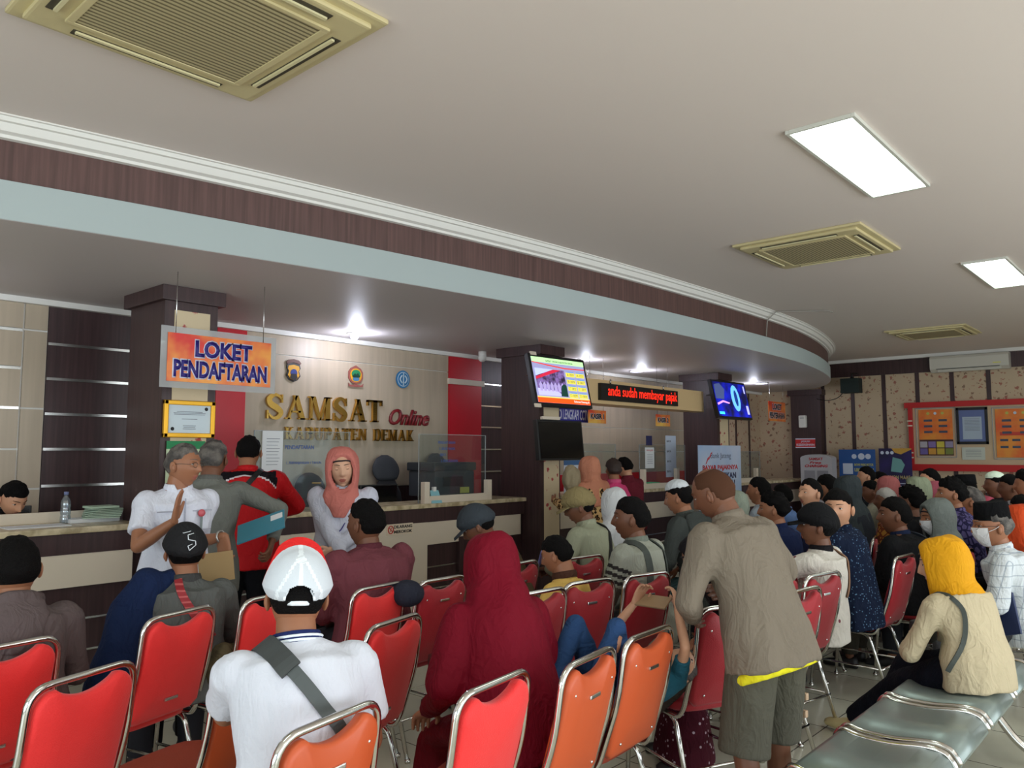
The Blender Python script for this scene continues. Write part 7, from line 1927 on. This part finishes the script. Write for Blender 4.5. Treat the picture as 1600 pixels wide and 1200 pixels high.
# masked man in peci and checked shirt on the second bench
I = person('seated elderly man in a black fez-like cap, white mask and white checked shirt', at(1546, 791, 4.95), 98, 'sit', 8, 8, head=(26, -2, 0), w=1.10, hs=1.12, skin='m', hair='short', hairm=M_hairgry, topm=C('white_checked', (206, 212, 216), pattern=make_plaid((140, 152, 166), 16, .09)), sleeve='elbow', collar=MATS['cloth_white_checked'],
           cap=('peci', C('peci_velvet', (12, 12, 14), rough=.95)), botm=C('grey_slacks', (70, 70, 74)), seat=.46, lod=0); mask(I, MATS['cloth_mask_white']); glasses(I, M_black)
t = tag(obj('notebook', (lambda b: (bx(b, -.09, .09, -.008, .008, -.12, .12, .003), b)[1])(NB()), mat('book_navy', (24, 40, 80), .6)), 'dark blue book held under the arm of the masked man', 'book'); t.location = wpos(I, I['arms'][0][1]) + Vector((.05, -.02, -.05)); t.rotation_euler = (.2, .3, 1.2)
# woman in mustard headscarf on the bench
M_must = C('mustard_scarf', (214, 152, 24), rough=.75); M_crm = C('cream_jacket', (190, 176, 146), rough=.75)
I = person('woman in a mustard headscarf and cream jacket sitting on the grey metal seats', at(1464, 854, 4.08), 64, 'sit', 6, 16, head=(36, -8, 0), w=1.0, hs=1.10, skin='f', hijab=M_must, hijab_len='tucked', topm=M_crm, botm=C('black_wide_trousers', (14, 16, 26)), collar=M_crm,
           hands=[(-.04, .30, .66), (.06, .28, .66)], poles=[(-1, -.3, -.7), (1, -.3, -.7)], feet=[('w', (4.74, 1.62, .10)), ('w', (4.62, 1.48, .085))], shoes=mat('shoe_cream', (206, 190, 140), .5), seat=.455, shirt_hem=.10, lod=0, fold=1.1, hand_pose=('grip', 'grip'))
K = I['K']; X2, F2, U2 = I['X2'], I['F2'], I['U2']
strap(I, [K['nk'] - X2 * .11 + F2 * .09 - U2 * .06, K['nk'] - X2 * .14 - F2 * .03 - U2 * .0, K['nk'] - X2 * .165 - F2 * .14 - U2 * .10, K['wst'] - X2 * .18 - F2 * .10, K['hip'] - X2 * .19 + F2 * .0], .022, MATS['strap_green_grey'])
t = tag(obj('handbag', (lambda b: (bx(b, -.09, .09, -.035, .035, 0, .12, .02), b)[1])(NB()), MATS['bag_black']), 'small black handbag at the hip of the woman in the mustard headscarf', 'bag'); t.location = wpos(I, K['hip'] + Vector((-.12, .20, .09))); t.rotation_euler = (0, 0, I['a'] + .3)

# ---- seats for the crowd: every sitter without a chair of the list above gets one
backs = [o for o in COL.objects if o.name.startswith('banquet_chair')]
for p in PEOPLE:
    lb = p['label']
    if 'standing' in lb or 'lying' in lb or 'clerk' in lb or 'child' in lb or 'grey metal seats' in lb or 'white mask and white checked' in lb or 'burnt orange' in lb or 'dotted navy' in lb or 'white batik' in lb or 'holding a child' in lb or lb.startswith('broad man'): continue
    fw = Matrix.Rotation(p.rotation_euler.z, 3, 'Z') @ Vector((0, 1, 0))
    sc = p.location - fw * .0
    if any(math.hypot(sc.x - (Matrix.Rotation(b.rotation_euler.z, 3, 'Z') @ Vector((0, .22, 0)) + b.location).x, sc.y - (Matrix.Rotation(b.rotation_euler.z, 3, 'Z') @ Vector((0, .22, 0)) + b.location).y) < .30 for b in backs): continue
    words = lb.split()[:11]
    while words[-1] in ('and', 'a', 'the', 'in', 'of', 'with', 'at', 'his', 'her', 'behind', 'just', 'right', 'by', 'beyond', 'to', 'from', 'red', 'looking', 'below', 'before', 'between'): words.pop()
    lbl = 'crimson chair under the ' + ' '.join(w.strip(',') for w in words)
    loc = sc - fw * .24
    backs.append(dup(crim, (loc.x, loc.y, 0), p.rotation_euler.z, lbl, G2))
